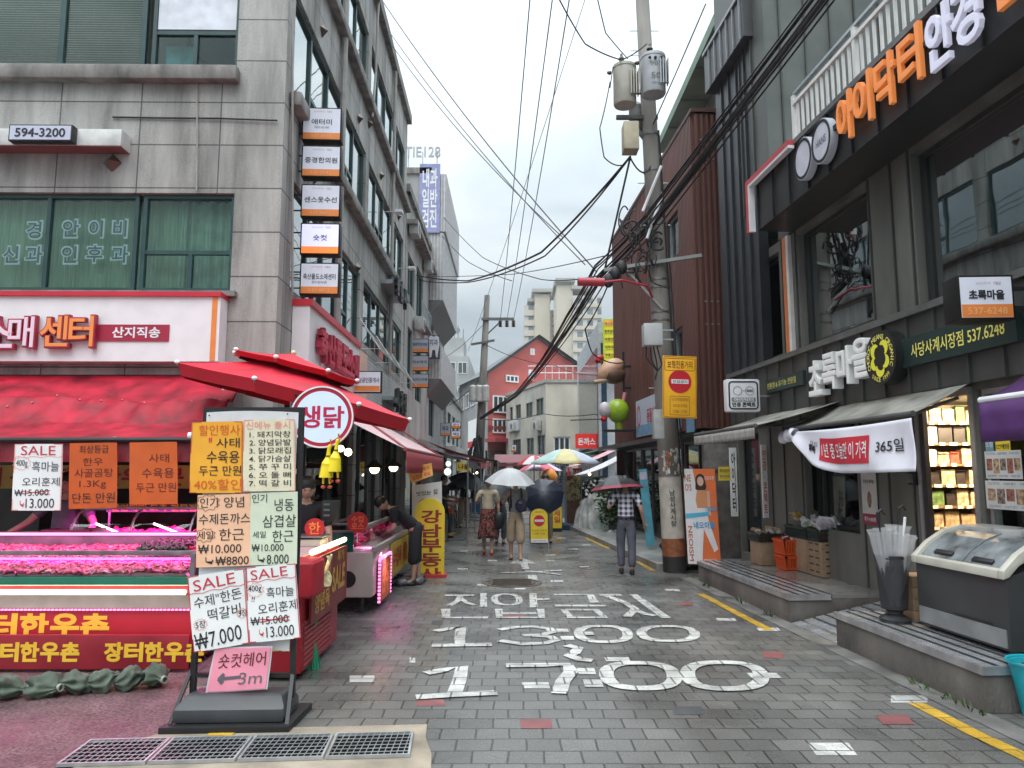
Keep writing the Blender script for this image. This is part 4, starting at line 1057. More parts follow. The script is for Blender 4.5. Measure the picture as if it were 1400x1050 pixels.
# lit sign box, spectacles, facing the street end
Yd=11.3;p0,p1=at(992,518,Yd),at(1041,563,Yd);w_,h_=p1.x-p0.x,p0.z-p1.z
fr=yaw(((p0.x+p1.x)/2,Yd,(p0.z+p1.z)/2),2)
t=signbox('optician_lightbox','rounded white lightbox with a spectacles outline and 안경 콘택트','sign',fr,0,0,w_,h_,.16,M('lightbox_white',(.66,.67,.70),.4,var=.04),None,w0=-.16,bev=.04)
def rrect(m,fr,u0,u1,v0,v1,r,wid,w0,w1):
 pts=[]
 for cx,cy,a in((u1-r,v1-r,0),(u0+r,v1-r,90),(u0+r,v0+r,180),(u1-r,v0+r,270)):
  for k in range(5):th=math.radians(a+22.5*k);pts.append((cx,cy,math.cos(th),math.sin(th)))
 n=len(pts);b=len(m.v)
 for cx,cy,c_,s_ in pts:
  m.v+=[fr.p(cx+c_*r,cy+s_*r,w1),fr.p(cx+c_*(r-wid),cy+s_*(r-wid),w1),fr.p(cx+c_*r,cy+s_*r,w0),fr.p(cx+c_*(r-wid),cy+s_*(r-wid),w0)]
 for i in range(n):
  o,q=b+4*i,b+4*((i+1)%n);m.f+=[(o,o+1,q+1,q),(o,q,q+2,o+2),(o+1,o+3,q+3,q+1)]
 return m
rrect(MB(),fr,-w_/2+.035,w_/2-.035,-h_/2+.035,h_/2-.035,.06,.022,0,.004).build('border',black,t)
m=MB();m.ring(fr,-.09,.07,.062,.070,0,.004);m.ring(fr,.10,.07,.062,.070,0,.004);m.fbox(fr,-.025,.035,.065,.075,0,.004);m.fbox(fr,.05,.15,.05,.09,0,.003)
m.build('spectacles_outline',M('emblem_grey'),t)
m=MB();m.fbox(fr,-.19,.19,-.10,-.035,0,.003);m.build('grey_plate',M('plate_grey',(.22,.22,.24),.5,var=0),t)
m=MB();m.text(fr,'아이닥터',0,-.068,.30,.055,off=.005,weight=.02);m.build('lettering',white,t)
m=MB();m.text(fr,'안경 콘택트',0,-.145,.37,.075,off=.005,weight=.05);m.build('lettering',ink,t)
MB().bar(fr.p(w_/2,0,-.08),fr.p(w_/2+.75,0,-.08),.03).build('bracket',steel,t)
# lightbox 초록마을 537-6248
Yd=6.0;p0,p1=at(1309,376,Yd),at(1388,437,Yd);w_,h_=p1.x-p0.x,p0.z-p1.z
fr=yaw(((p0.x+p1.x)/2,Yd,(p0.z+p1.z)/2),-3)
t=signbox('projecting_sign','white and orange projecting lightbox reading 초록마을 over the dark band','sign',fr,0,0,w_,h_,.24,M('lightbox_casing'),litface,w0=-.24,rimw=.018)
put(t,fr,M('sign_orange'),'orange_band',[('r',-w_/2+.02,w_/2-.02,-h_/2+.02,-h_/2+.13)],.004)
put(t,fr,ink,'lettering',[('초록마을',0,.02,.29,.085,.055)],.005)
put(t,fr,M('sign_number_print'),'small_print',[('537-6248',0,-h_/2+.075,.32,.06,.01)],.006)
put(t,fr,M('sign_small_print'),'small_print',[('남성사계시장',-.02,.12,.12,.022,0),('가을길',.09,.12,.06,.026,.02)],.005)
m=MB();m.bar(fr.p(w_/2,.1,-.12),fr.p(w_/2+.5,.1,-.12),.03);m.bar(fr.p(w_/2,-.1,-.12),fr.p(w_/2+.5,-.1,-.12),.03);m.build('bracket',black,t)
# vertical white name boards
for k,(px0,px1,y0,y1,s,mat,lab,wt)in enumerate(((997,1010,612,706,'아\n이\n닥\n터',ink,'white vertical board with black letters 아이닥터 beside the dark entrance',.03),(1040,1052,608,708,'안\n경\n·\n콘\n택\n트',redink,'white vertical board with red letters 안경 콘택트 beside the dark entrance',.02))):
 Yq=RF.w(0,ry((px0+px1)/2),0).y-.12;a,b=at(px0,y0,Yq),at(px1,y1,Yq);fr=yaw(((a.x+b.x)/2,Yq,(a.z+b.z)/2),8)
 t=thing('name_board',lab,'sign',fr.O);w_,h_=b.x-a.x,a.z-b.z
 MB().fbox(fr,-w_/2,w_/2,-h_/2,h_/2,-.03,0).build('board',paper,t)
 m=MB();m.text(fr,s,0,0,w_*.62,h_*.86,off=.003,weight=wt);m.build('lettering',mat,t)
# poster on the pillar and a small card, intercom
for k,(x0,x1,y0,y1,lab)in enumerate(((1178,1203,640,719,'tall grey product poster with a dark red price foot on the shop pillar'),(1180,1198,628,638,'small white card above the product poster under the banner'))):
 a=rh(x0,y0,-.01);b=rh(x1,y1,-.01)
 t=thing('pillar_poster',lab,'poster',RF.w(-.01,a.y,a.z));u0,u1,v0,v1=-a.y,-b.y,b.z,a.z
 if v1<v0:v0,v1=v1,v0
 G2=F3(RF.w(-.022,0,0),RW.R,Z)
 MB().fbox(G2,u0,u1,v0,v1,0,.004).build('sheet',M('poster_pale',(.52,.51,.49),.5,var=.08),t)
 if not k:
  MB().fbox(G2,u0,u1,v0,v0+.13,.004,.006).build('red_foot',M('poster_maroon',(.24,.02,.05),.5,var=.05),t)
  m=MB();m.text(G2,'특가 4,900원',(u0+u1)/2,v0+.065,(u1-u0)*.75,.06,off=.007,weight=.01);m.build('lettering',white,t)
  MB().disc(G2,(u0+u1)/2,v0+.30,.045,.004,.006,20,.10).build('product_picture',M('product_brown',(.28,.15,.10),.5,var=.6,scale=25),t)
  m=MB();m.text(G2,'비비고 왕교자' if 0 else '유기농 흑마늘',(u0+u1)/2,v1-.16,(u1-u0)*.7,.05,off=.005,weight=.02);m.build('lettering',ink,t)
 else:
  m=MB();m.text(G2,'영업중',(u0+u1)/2,(v0+v1)/2,(u1-u0)*.7,(v1-v0)*.6,off=.005,weight=.02);m.build('lettering',ink,t)
p=rh(1247,654,-.03)
t=thing('intercom','small black keypad box on the grey pillar by the shop door','intercom',RF.w(0,p.y,p.z));m=MB();rbox(m,-.05,-.002,p.y-.06,p.y+.06,p.z-.07,p.z+.07);m.build('body',black,t,bevel=.008)
m=MB();rbox(m,-.053,-.05,p.y-.045,p.y+.045,p.z-.05,p.z+.05);m.build('screen',M('keypad_glass',(.02,.022,.025),.1,var=0),t)
# yellow sticker on the far panel
p=RF.w(-.01,13.0,0);Yq=p.y-.3;a,b=at(982,638,Yq),at(999,657,Yq);fr=yaw(((a.x+b.x)/2,Yq,(a.z+b.z)/2),0)
t=thing('notice_plate','yellow notice plate with red heading on the far grey panel','notice',fr.O);w_,h_=b.x-a.x,a.z-b.z
MB().fbox(fr,-w_/2,w_/2,-h_/2,h_/2,-.02,0).build('plate',M('notice_yellow',(.60,.44,.05),.5,var=.15),t)
m=MB();m.text(fr,'주차금지',0,.05,w_*.8,.06,off=.003,weight=.02);m.text(fr,'견인지역',0,-.05,w_*.8,.06,off=.003,weight=.02);m.build('lettering',M('notice_green',(.03,.12,.04),.6,var=0),t)

# ================================================================== brown ribbed building beyond
A_B=math.atan(.055);BF=Fr(4.41,0,A_B);B3=BF.m.to_3x3()
BW=F3(BF.w(0,0,0),B3@V((0,-1,0)),Z);BFr=F3(BF.w(0,14.0,0),B3@V((1,0,0)),Z)
brown=M('brown_metal_ribs',(.165,.066,.050),.5,.15,var=.18,scale=1.5,stretch=(1,1,.3))
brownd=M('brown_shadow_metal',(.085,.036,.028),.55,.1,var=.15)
BB=thing('brown_clad_building','tall building clad in brown vertical metal ribs behind the utility pole','building',BF.w(2,18,0),A_B)
w=MB();facade(w,BW,-22.4,-14,2.55,8.9,[(-15.75,-15.05,3.9,4.75),(-16.0,-15.2,6.35,7.3)],.12)
facade(w,BFr,0,3,2.55,8.9,[],.1)
w.add([BF.w(x,y,8.9)for x,y in((0,14),(3,14),(3,22.4),(0,22.4))],[(0,1,2,3)]);w.add([BF.w(0,22.4,0),BF.w(5,22.4,0),BF.w(5,22.4,8.9),BF.w(0,22.4,8.9)],[(0,1,2,3)])
w.add([BF.w(x,y,2.55)for x,y in((0,14),(3,14),(3,22.4),(0,22.4))],[(0,1,2,3)])
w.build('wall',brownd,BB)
r=MB();u=-22.35
while u<-14.05:
 vs_=[(2.55,8.9)]
 if-15.8<u<-15.0:vs_=[(2.55,3.9),(4.75,8.9)]
 if-16.05<u<-15.15:vs_=[(2.55,6.35),(7.3,8.9)]
 if-15.8<u<-15.15:vs_=[(2.55,3.9),(4.75,6.35),(7.3,8.9)]
 if-22.4<u<-14:
  for a,b in vs_:r.fbox(BW,u,u+.05,a,b,0,.045)
 u+=.095 if u>-17.6 else .16
u=.02
while u<1.2:r.fbox(BFr,u,u+.05,2.55,8.85,0,.045);u+=.11
r.build('vertical_ribs',brown,BB)
m=MB();m.fbox(BW,-22.45,-13.95,8.9,8.98,-.4,.06);m.fbox(BFr,0,3,8.9,8.98,-.4,.06);m.build('roof_edge',brownd,BB)
m=MB()
for u in(.1,.22,.34,.46):
 for v in(4.55,5.0,7.9,8.3):m.fbox(BFr,u,u+.05,v,v+.03,.045,.056)
m.build('rib_fixings',M('fixing_grey',(.30,.25,.22),.5,.4),BB)
for(a,b,c,d)in((-15.75,-15.05,3.9,4.75),(-16.0,-15.2,6.35,7.3)):
 window(BW,a,b,c,d,BB,M('pale_blue_frame',(.20,.26,.28),.4),glass('blue_window',(.15,.34,.42),1.6,.1),w=-.03)
 MB().fbox(BW,a,b,c,d,-.5,-.45).build('blue_blind',M('blue_blind',(.02,.10,.15),.6),BB)
# ground floor: glazed shopfront set back, with a thin canopy
m=MB();m.fbox(BW,-22.3,-14,2.36,2.46,-.3,.55);m.build('canopy',M('canopy_black',(.03,.03,.03),.4,.3),BB)
m=MB();m.add([BF.w(1.6,14,.1),BF.w(1.6,22.4,.1),BF.w(1.6,22.4,2.55),BF.w(1.6,14,2.55)],[(0,1,2,3)]);m.add([BF.w(.2,22.3,.1),BF.w(1.6,22.3,.1),BF.w(1.6,22.3,2.5),BF.w(.2,22.3,2.5)],[(0,1,2,3)])
m.build('shop_interior',M('dim_shop',(.13,.125,.115),.8,var=.6,scale=1.3),BB)
for a,b in((-22.2,-20.2),(-20.1,-18.1),(-18.0,-16.2),(-16.1,-14.1)):
 window(BW,a,b,.1,2.36,BB,M('bronze_frame',(.10,.095,.085),.4,.4),glass('brown_shop_glass',(.60,.64,.62),1.5,.05),w=-.25,mull=[(a+b)/2],name='shop_window')
m=MB();m.fbox(BFr,.0,2.6,.1,2.5,-.1,-.04);m.build('end_wall',M('grey_end_wall',(.16,.15,.14),.6,var=.3),BB)
m=MB();m.fbox(BFr,.02,.75,1.75,2.25,-.04,.0);m.build('end_panel',M('end_panel_grey',(.24,.23,.22),.6,var=.3),BB)
# big pale banner on the brown wall
a,b=BF.hx(868,552,-.1),BF.hx(898,600,-.1)
t=thing('wall_banner','pale blue banner with red letters on the brown ribbed wall','banner',BF.w(-.08,a.y,a.z));u0,u1,v0,v1=-a.y,-15.2,2.62,a.z+.05
MB().fbox(BW,u0,u1,v0,v1,.06,.075).build('sheet',M('banner_pale',(.52,.55,.66),.5,var=.06),t)
MB().fbox(BW,u0,u1,v0+.02,v0+.28,.075,.078).build('blue_foot',M('banner_blue',(.16,.33,.50),.5,var=.2),t)
m=MB();m.text(BW,'동물의료센터',(u0+u1)/2-.1,(v0+v1)/2,1.5,.36,off=.079,weight=.04);m.ring(BW,u0+.33,(v0+v1)/2+.05,.13,.18,.075,.079,24,1.6);m.build('lettering',M('banner_crimson',(.42,.03,.09),.5,var=0),t)
MB().fbox(BW,-14.8,-14.3,2.5,3.05,.06,.075).build('blue_foot',M('banner_blue'),t)
# green roof slab behind
gr=MB();gr.box(4.25,9.5,13.6,20.6,11.05,11.3)
t=thing('green_roof_building','building behind with a broad pale green overhanging roof slab','building',(7,17,0))
gr.build('roof_slab',M('pale_green_roof',(.17,.255,.185),.6,var=.25,scale=1.2),t)
m=MB()
for y in(14.5,16,17.5,19):m.box(4.27,4.9,y-.03,y+.03,11.02,11.05)
m.build('soffit_joints',M('green_joint',(.11,.17,.13),.6),t)
MB().box(4.98,9,14,20.2,0,11.05).build('wall',M('hidden_wall',(.2,.2,.19),.8,var=.2),t)
# ================================================================== butcher stall on the left
red=M('stall_red',(.36,.012,.022),.4,var=.08,scale=3)
redb=M('banner_dark_red',(.26,.012,.022),.45,var=.15,scale=4)
yel=M('stall_yellow_letter',(.78,.48,.035),.5,var=.05)
pinkled=M('pink_led',(1,.4,.8),.5,emit=(1,.22,.58),est=1.3,var=0)
whitetube=M('white_tube',(1,1,1),.5,emit=(1,.97,.9),est=2.6,var=0)
cglass=glass('counter_glass',(.93,.95,.95),1.5,.02)
ssteel=M('counter_steel',(.24,.235,.24),.35,.7,var=.25,scale=5)
meatm=M('raw_meat',(.42,.045,.11),.35,var=.5,scale=22,spec=.6,bump=.2)
fatm=M('meat_fat',(.55,.20,.26),.4,var=.4,scale=20)
def arealamp(name,loc,rot,sx,sy,e,col):
 l=bpy.data.lights.new(name,'AREA');l.shape='RECTANGLE';l.size=sx;l.size_y=sy;l.energy=e;l.color=col
 o=bpy.data.objects.new(name,l);COL.objects.link(o);o.location=loc;o.rotation_euler=rot;return o
YB=6.62
zb=lambda py,Y=YB:at(130,py,Y).z
BX0,BX1=-8.5,at(262,850,YB).x
t=thing('meat_counter','long red butcher display counter with yellow lettering and pink lit meat on the left','counter',(-4.5,YB,0))
F0=F3((0,YB,0));F1=F3((0,YB-.05,0))
MB().fbox(F0,BX0,BX1,.06,zb(832),-.8,0).build('upper_panel',red,t,bevel=.008)
MB().fbox(F1,BX0,BX1+.02,.03,zb(867,YB-.05),0,.03).build('lower_panel',redb,t,bevel=.006)
MB().fbox(F0,BX0,BX1,zb(832),zb(813),-.8,-.02).build('beige_rail',M('beige_enamel',(.42,.39,.33),.4,var=.12),t)
MB().fbox(F0,BX0,BX1,zb(811),zb(799),-.8,.02).build('red_trim',M('trim_red',(.48,.03,.03),.4),t)
MB().fbox(F0,BX0,BX1,zb(799),zb(789),-.8,.012).build('green_trim',M('trim_green',(.015,.14,.085),.35),t)
MB().fbox(F0,BX0,BX1,zb(800.5),zb(799),.012,.022).build('cream_line',M('trim_cream',(.75,.65,.45),.4),t)
MB().tube([F0.p(BX0,zb(808.5),.045),F0.p(BX1-.05,zb(808.5),.045)],.022,10).build('light_tube',whitetube,t,smooth=True)
m=MB();u=BX0
while u<BX1-.03:m.fbox(F0,u,u+.022,zb(834.5),zb(832.5),.0,.012);u+=.034
m.build('led_strip',pinkled,t)
m=MB()
for ch,px in(('장',-62),('터',4),('한',47),('우',89),('촌',130)):m.text(F0,ch,at(px,856,YB).x,zb(855.5),.255,.215,off=.004,weight=.06)
m.build('lettering',yel,t)
m=MB()
for s0 in(-25,144):
 for k,ch in enumerate('장터한우촌'):m.text(F1,ch,at(s0+14+k*27.5,890,YB-.05).x,zb(891,YB-.05)+.005,.165,.165,off=.034,weight=.06)
m.build('lettering',yel,t)
# display well: glass, rails, trays of meat
zr=zb(757,6.9)
MB().add([V((BX0,YB+.03,zb(789))),V((BX1,YB+.03,zb(789))),V((BX1,6.9,zr)),V((BX0,6.9,zr))],[(0,1,2,3)]).build('front_glass',cglass,t)
MB().box(BX0,BX1,6.88,6.93,zr-.012,zr+.03).build('glass_rail',ssteel,t,bevel=.006)
MB().box(BX0,BX1,7.36,7.42,.7,zr+.16).build('back_rail',ssteel,t)
MB().add([V((BX0,YB+.04,zb(788))),V((BX1,YB+.04,zb(788))),V((BX1,7.38,zr+.02)),V((BX0,7.38,zr+.02))],[(0,1,2,3)]).build('tray_bed',M('tray_steel',(.22,.16,.17),.35,.3),t)
MB().tube([V((BX0,7.34,zr+.14)),V((BX1,7.34,zr+.14))],.013,8).build('inner_lamp',pinkled,t)
MB().box(BX1-.04,BX1,YB,7.42,zb(789),zr+.03).build('end_panel',ssteel,t)
arealamp('pink_lamp',(-3.9,7.15,zr+.22),(math.radians(18),0,0),3.4,.12,13,(1,.07,.46))
arealamp('pink_tray_lamp',(-3.9,6.86,zr-.03),(math.radians(-6),0,0),3.4,.05,20,(1,.07,.44))
arealamp('pink_kick_lamp',(-3.9,YB-.10,zb(836)),(math.radians(-8),0,0),3.2,.05,2.2,(1,.2,.7))
def strips(n,x0,x1,yz,r0,r1,seed,ln=.2):
 R_=random.Random(seed);m=MB()
 for i in range(n):
  x=R_.uniform(x0,x1);a=R_.random();y,z=yz(a);ang=R_.uniform(-.9,.9);L2=R_.uniform(.4,1)*ln;pts=[]
  for k in range(6):
   s_=(k/5-.5)*L2;pts.append(V((x+s_*math.cos(ang),y+s_*math.sin(ang)*.5+.02*math.sin(k*1.7+i),z+r0*.6+.016*math.sin(k*2.1+i*1.3)+R_.uniform(0,.02))))
  rr=R_.uniform(r0,r1);m.tube(pts,rr,6,radii=[rr*q for q in(.5,.9,1,1.05,.9,.4)])
 return m
yzf=lambda a:(YB+.08+a*.62,zb(788)+.01+a*(zr+.0-zb(788)))
o=strips(560,-5.2,BX1-.12,yzf,.008,.024,3,.32).build('meat_cuts',meatm,t,smooth=True);o['kind']='stuff'
o=strips(190,-5.2,BX1-.12,yzf,.008,.018,4,.16).build('meat_fat_strips',fatm,t,smooth=True);o['kind']='stuff'
o=strips(60,at(195,770,7).x,at(255,770,7).x,lambda a:(YB+.3+a*.3,zb(770)+.07+a*.05),.012,.025,8,.14).build('dark_offal',M('dark_offal',(.03,.02,.02),.35),t,smooth=True);o['kind']='stuff'
# second row: taller curved-glass case behind
t=thing('glass_meat_case','second glass meat case with white tubes behind the red counter','display case',(-3.6,7.9,0))
cx0,cx1=at(112,720,7.9).x,at(275,720,7.9).x
z0=at(200,748,7.9).z;z1=at(200,697,7.9).z
MB().box(cx0,cx1,7.62,8.35,.1,z0).build('body',ssteel,t)
m=MB();m.grid(lambda a,b:V((cx0+(cx1-cx0)*a,7.64+.30*(1-math.cos(b*1.4)),z0+(z1-z0)*math.sin(b*1.5))),4,10);m.build('curved_glass',cglass,t,smooth=True)
m=MB()
for x in(cx0+.02,(cx0+cx1)/2,cx1-.02):m.tube([V((x,7.64+.30*(1-math.cos(b*1.4)),z0+(z1-z0)*math.sin(b*1.5)))for b in(0,.2,.4,.6,.8,1)],.012,6)
m.build('glass_rib',alu,t)
MB().box(cx0,cx1,7.92,8.0,z1,z1+.03).build('top_rail',ssteel,t)
for k in range(2):
 x=cx0+.12+k*.62;MB().tube([V((x,7.95,z0+.24)),V((x+.32,7.80,z0+.16))],.012,8).build('light_tube',whitetube,t)
o=strips(150,cx0+.1,cx1-.1,lambda a:(7.7+a*.5,z0+.02+a*.12),.015,.04,12,.2).build('meat_cuts',meatm,t,smooth=True);o['kind']='stuff'
arealamp('pink_case_lamp',((cx0+cx1)/2,8.0,z1-.02),(math.radians(10),0,0),1.2,.1,15,(1,.05,.52))
# preparation bench with steel trays, boards
t=thing('prep_bench','steel preparation bench with a pink lit shelf behind the meat counter','bench',(-5,7.6,0))
MB().box(-8,cx0-.03,7.46,7.85,zr+.05,zr+.10).build('top',ssteel,t)
MB().box(-8,cx0-.03,7.48,7.84,.1,zr+.05).build('body',ssteel,t)
MB().tube([V((-6,7.44,zr+.075)),V((cx1,7.44,zr+.075))],.010,6).build('led_strip',pinkled,t)
for k,(px,w_,lab,mat)in enumerate(((98,.52,'dark red steel tray on the preparation bench',M('tray_dark',(.10,.03,.04),.4)),(22,.44,'round pale cutting board on the preparation bench',M('board_pale',(.5,.36,.27),.5)))):
 p=at(px,742,7.62);s_=V((p.x,7.62,zr+.10))
 m=MB()
 if k:m.lathe([(.0,0),(w_/2,0),(w_/2,.03),(0,.035)],s_,28)
 else:
  m.box(p.x-w_/2,p.x+w_/2,7.5,7.78,zr+.1,zr+.12)
  for a in((p.x-w_/2,p.x-w_/2+.012,7.5,7.78),(p.x+w_/2-.012,p.x+w_/2,7.5,7.78),(p.x-w_/2,p.x+w_/2,7.5,7.512),(p.x-w_/2,p.x+w_/2,7.768,7.78)):m.box(*a,zr+.12,zr+.17)
 solo('tray' if not k else 'cutting_board',lab,'tray' if not k else 'board',m,mat,s_)
# yellow banner and a dark board at the back
p0,p1=at(-120,636,9.3),at(262,668,9.3);fr=F3(((p0.x+p1.x)/2,9.3,(p0.z+p1.z)/2));w_,h_=p1.x-p0.x,p0.z-p1.z
t=thing('back_banner','yellow banner with red writing at the back of the butcher stall','banner',fr.O)
MB().fbox(fr,-w_/2,w_/2,-h_/2,h_/2,-.01,0).build('sheet',M('banner_yellow',(.72,.50,.10),.5,var=.1),t)
m=MB();m.text(fr,'정육도매 산지직송 한우전문',0,0,w_*.94,h_*.82,off=.004,weight=.045);m.build('lettering',M('banner_letter_red',(.50,.02,.03),.5,var=0),t)
p0,p1=at(146,688,8.1),at(275,700,8.1);fr=F3(((p0.x+p1.x)/2,8.1,(p0.z+p1.z)/2));w_,h_=p1.x-p0.x,p0.z-p1.z
t=thing('case_sign','long dark green strip sign with yellow writing on top of the glass meat case','sign',fr.O)
MB().fbox(fr,-w_/2,w_/2,-h_/2,h_/2,-.02,0).build('board',M('strip_dark_green',(.02,.06,.035),.4),t)
m=MB();m.text(fr,'할인매매 도축 전문점',0,0,w_*.9,h_*.8,off=.004,weight=.04);m.build('lettering',yel,t)
m=MB()
for x in(-w_/2+.03,w_/2-.03):m.box(fr.O.x+x-.01,fr.O.x+x+.01,8.11,8.13,1.0,fr.O.z)
m.build('post',ssteel,t)
# red tarpaulin awning with a gathered roll
tarp=M('red_tarpaulin',(.35,.009,.028),.55,var=.42,scale=3.5,bump=.2,bscale=6,spec=.28)
t=thing('tarpaulin_awning','creased red tarpaulin awning gathered in a roll over the butcher counter','awning',(-5,8.4,2.5))
yT,zT,yF,zF=9.55,2.98,7.25,2.035
def tp(a,b):
 x1=-3.50+(.42*b);x=-9+(x1+9)*a
 y=yT+(yF-yT)*b;z=zT+(zF-zT)*b
 sag=-.10*math.sin(math.pi*b)*(.6+.4*math.sin(x*1.1+.6))-.05*math.sin(math.pi*b)
 fold=.11*math.exp(-((b-.42-.03*math.sin(x*1.3))/.055)**2)-.10*math.exp(-((b-.55-.03*math.sin(x*1.3))/.05)**2)
 cr_=.055*noise.noise((x*5+b*3,b*9,2))*math.exp(-((b-.46)/.16)**2)+.05*noise.noise((x*1.3,b*6,0))*math.sin(math.pi*b)+.018*noise.noise((x*9-b*14,b*4,5))*math.sin(math.pi*b)
 return V((x,y,z+sag+fold+cr_))
m=MB();m.grid(tp,220,60,.006);m.build('canopy',tarp,t,smooth=True)
MB().tube([V((-9,yF,zF)),V((-3.04,yF,zF))],.026,10).build('front_bar',M('awning_bar_dark',(.04,.04,.042),.4,.5),t)
MB().tube([V((-3.20,yF,zF+.04)),V((-3.0,yF,zF+.04))],.035,10).build('bar_end',white,t)
m=MB()
for k in range(12):
 q=tp(.45+k*.047,.42+.02*math.sin(k));m.ell(q+V((0,-.01,.012)),.012,.012,.008,8,5)
m.build('eyelets',M('eyelet_brass',(.55,.5,.45),.3,.6),t)
m=MB();m.grid(lambda a,b:V((-9+a*5.9,yF+.04+.03*math.sin(a*70)*b,zF-.02-.20*b)),140,3,.004);m.build('valance',M('tarpaulin_valance',(.20,.008,.02),.5,var=.15),t)
m=MB()
for x in(-4.0,-6.5):m.tube([V((x,yT,2.4)),V((x+.1,8.4,2.2)),V((x,yF,zF))],.02,8)
m.build('arm',steel,t)
MB().tube([V((-3.62,9.2,3.1)),V((-3.62,9.1,2.7))],.02,8).build('strut',steel,t)
# ------------------------------------------------------------------ hand written boards
orangep=M('orange_card',(.58,.10,.012),.6,var=.08);orangey=M('amber_card',(.82,.38,.025),.6,var=.06)
creamp=M('cream_card',(.72,.66,.48),.6,var=.06);peach=M('peach_card',(.85,.50,.32),.6,var=.06);pale=M('pale_green_card',(.62,.68,.52),.6,var=.06);pinkp=M('pink_card',(.85,.30,.40),.5,var=.06)
greyink=M('grey_ink',(.13,.13,.14),.7,var=0);orink=M('orange_ink',(.62,.10,.02),.7,var=0);pinkink=M('pink_ink',(.80,.30,.26),.7,var=0);brownink=M('brown_ink',(.10,.012,.008),.7,var=0)
def poster(name,label,cat,pts,Y,mat,lines,border=None,group=None,curl=.006,strikes=(),th=.004,sleeve=None,rules=()):
 P4=[at(x,y,Y)for x,y in pts]
 c=sum(P4,V((0,0,0)))/4
 def mp_(a,b,w=0):  # a right, b up (0..1)
  p=P4[0].lerp(P4[1],a).lerp(P4[3].lerp(P4[2],a),1-b)
  return p+V((0,-w-curl*math.sin(a*math.pi)-curl*.6*math.sin(b*5+a*2),0))
 t=thing(name,label,cat,c,0,group)
 m=MB();m.grid(lambda a,b:mp_(a,b),8,10,th);m.build("sheet",mat,t)
 if sleeve:
  m=MB();e=.03;m.grid(lambda a,b:mp_(a*(1+2*e)-e,b*(1+2*e)-e,-.007),4,4,.002);m.build('sleeve',sleeve,t)
 W0=(P4[1]-P4[0]).length;H0=(P4[0]-P4[3]).length
 by={}
 for(s,cx,cy,w,h,mt,wt,rot)in lines:
  vs,fs,tw,thh=letters(s,min(wt,.012));c_,d_=math.cos(rot),math.sin(rot);m=by.setdefault(mt.name,(MB(),mt))[0];out=[]
  for v in vs:
   x,y=v.x/tw*w*W0,v.y/thh*h*H0;x,y=c_*x-d_*y,d_*x+c_*y
   out.append(mp_(cx+x/W0,cy+y/H0,.0035))
  m.add(out,fs)
 for(pts_,wd,mt)in strikes:
  m=by.setdefault(mt.name,(MB(),mt))[0]
  for i in range(len(pts_)-1):
   (a0,b0),(a1,b1)=pts_[i],pts_[i+1];dx,dy=(a1-a0)*W0,(b1-b0)*H0;l=math.hypot(dx,dy)or 1;nx,ny=-dy/l*wd/W0,dx/l*wd/H0
   m.add([mp_(a0+nx,b0+ny,.0042),mp_(a1+nx,b1+ny,.0042),mp_(a1-nx,b1-ny,.0042),mp_(a0-nx,b0-ny,.0042)],[(0,1,2,3)])
 if border:
  m=by.setdefault(border.name,(MB(),border))[0];e=.012
  for q in((0,1,0,e),(0,1,1-e,1),(0,e*1.3,e,1-e),(1-e*1.3,1,e,1-e)):m.add([mp_(a,b,.003)for a,b in((q[0],q[2]),(q[1],q[2]),(q[1],q[3]),(q[0],q[3]))],[(0,1,2,3)])
 for nm,(m,mt)in by.items():m.build('handwriting',mt,t)
 return t
def burst(cx,cy,rx,ry_,mt,n=12):
 pts=[]
 for k in range(2*n+1):
  r_=1 if k%2 else .78;th=math.pi*k/n;pts.append((cx+rx*r_*math.cos(th),cy+ry_*r_*math.sin(th)))
 return(pts,.0016,mt)
wave=lambda y0,dy,mt:([(i/12,y0+dy*i/12+.012*math.sin(i*1.6))for i in range(13)],.002,mt)
# three hanging under the awning
poster('hanging_price_card','white SALE price card hanging leftmost under the red awning','price card',((20,607),(86,607),(83,698),(16,698)),7.15,paper,[
 ('SALE',.5,.90,.72,.14,redink,.0,0),('400g',.17,.70,.24,.12,ink,.0,0),('흑마늘',.66,.66,.55,.15,ink,.0,0),('오리훈제',.58,.43,.76,.13,ink,.0,0),('₩15.000',.40,.27,.70,.10,ink,.0,.03),('13.000',.58,.11,.58,.14,ink,.0,0),('↳',.22,.10,.1,.1,redink,.01,0)],
 border=pinkink,strikes=[([(.22,.25),(.78,.30)],.004,redink),([(.22,.29),(.78,.24)],.003,redink),wave(.80,.01,pinkink),burst(.17,.71,.20,.11,pinkink)])
poster('hanging_price_card','orange card with four lines of black writing hanging in the middle of three','price card',((95,606),(160,605),(160,694),(94,696)),7.15,M('deep_orange_card',(.55,.09,.010),.6,var=.1),[
 ('최상등급',.52,.90,.62,.12,ink,.0,0),('한우',.5,.71,.42,.12,brownink,.0,0),('사골곰탕',.52,.54,.80,.13,brownink,.0,0),('1.3Kg',.5,.36,.55,.13,brownink,.0,0),('단돈 만원',.52,.16,.88,.15,ink,.0,0)])
for k,(px,py)in enumerate(((100,613),(155,612),(101,634),(154,632))):  # punched corner tabs of the middle card
 pass
poster('hanging_price_card','orange card with three lines of black writing hanging rightmost under the red awning','price card',((177,605),(242,604),(243,689),(177,690)),7.15,orangep,[
 ('사태',.62,.74,.42,.14,brownink,.0,0),('수육용',.60,.50,.66,.16,brownink,.0,0),('두근 만원',.56,.27,.82,.15,brownink,.0,0)])
m=MB()
for px in(30,75,106,150,188,232):m.tube([at(px,602,7.16),at(px,609,7.16)],.003,5)
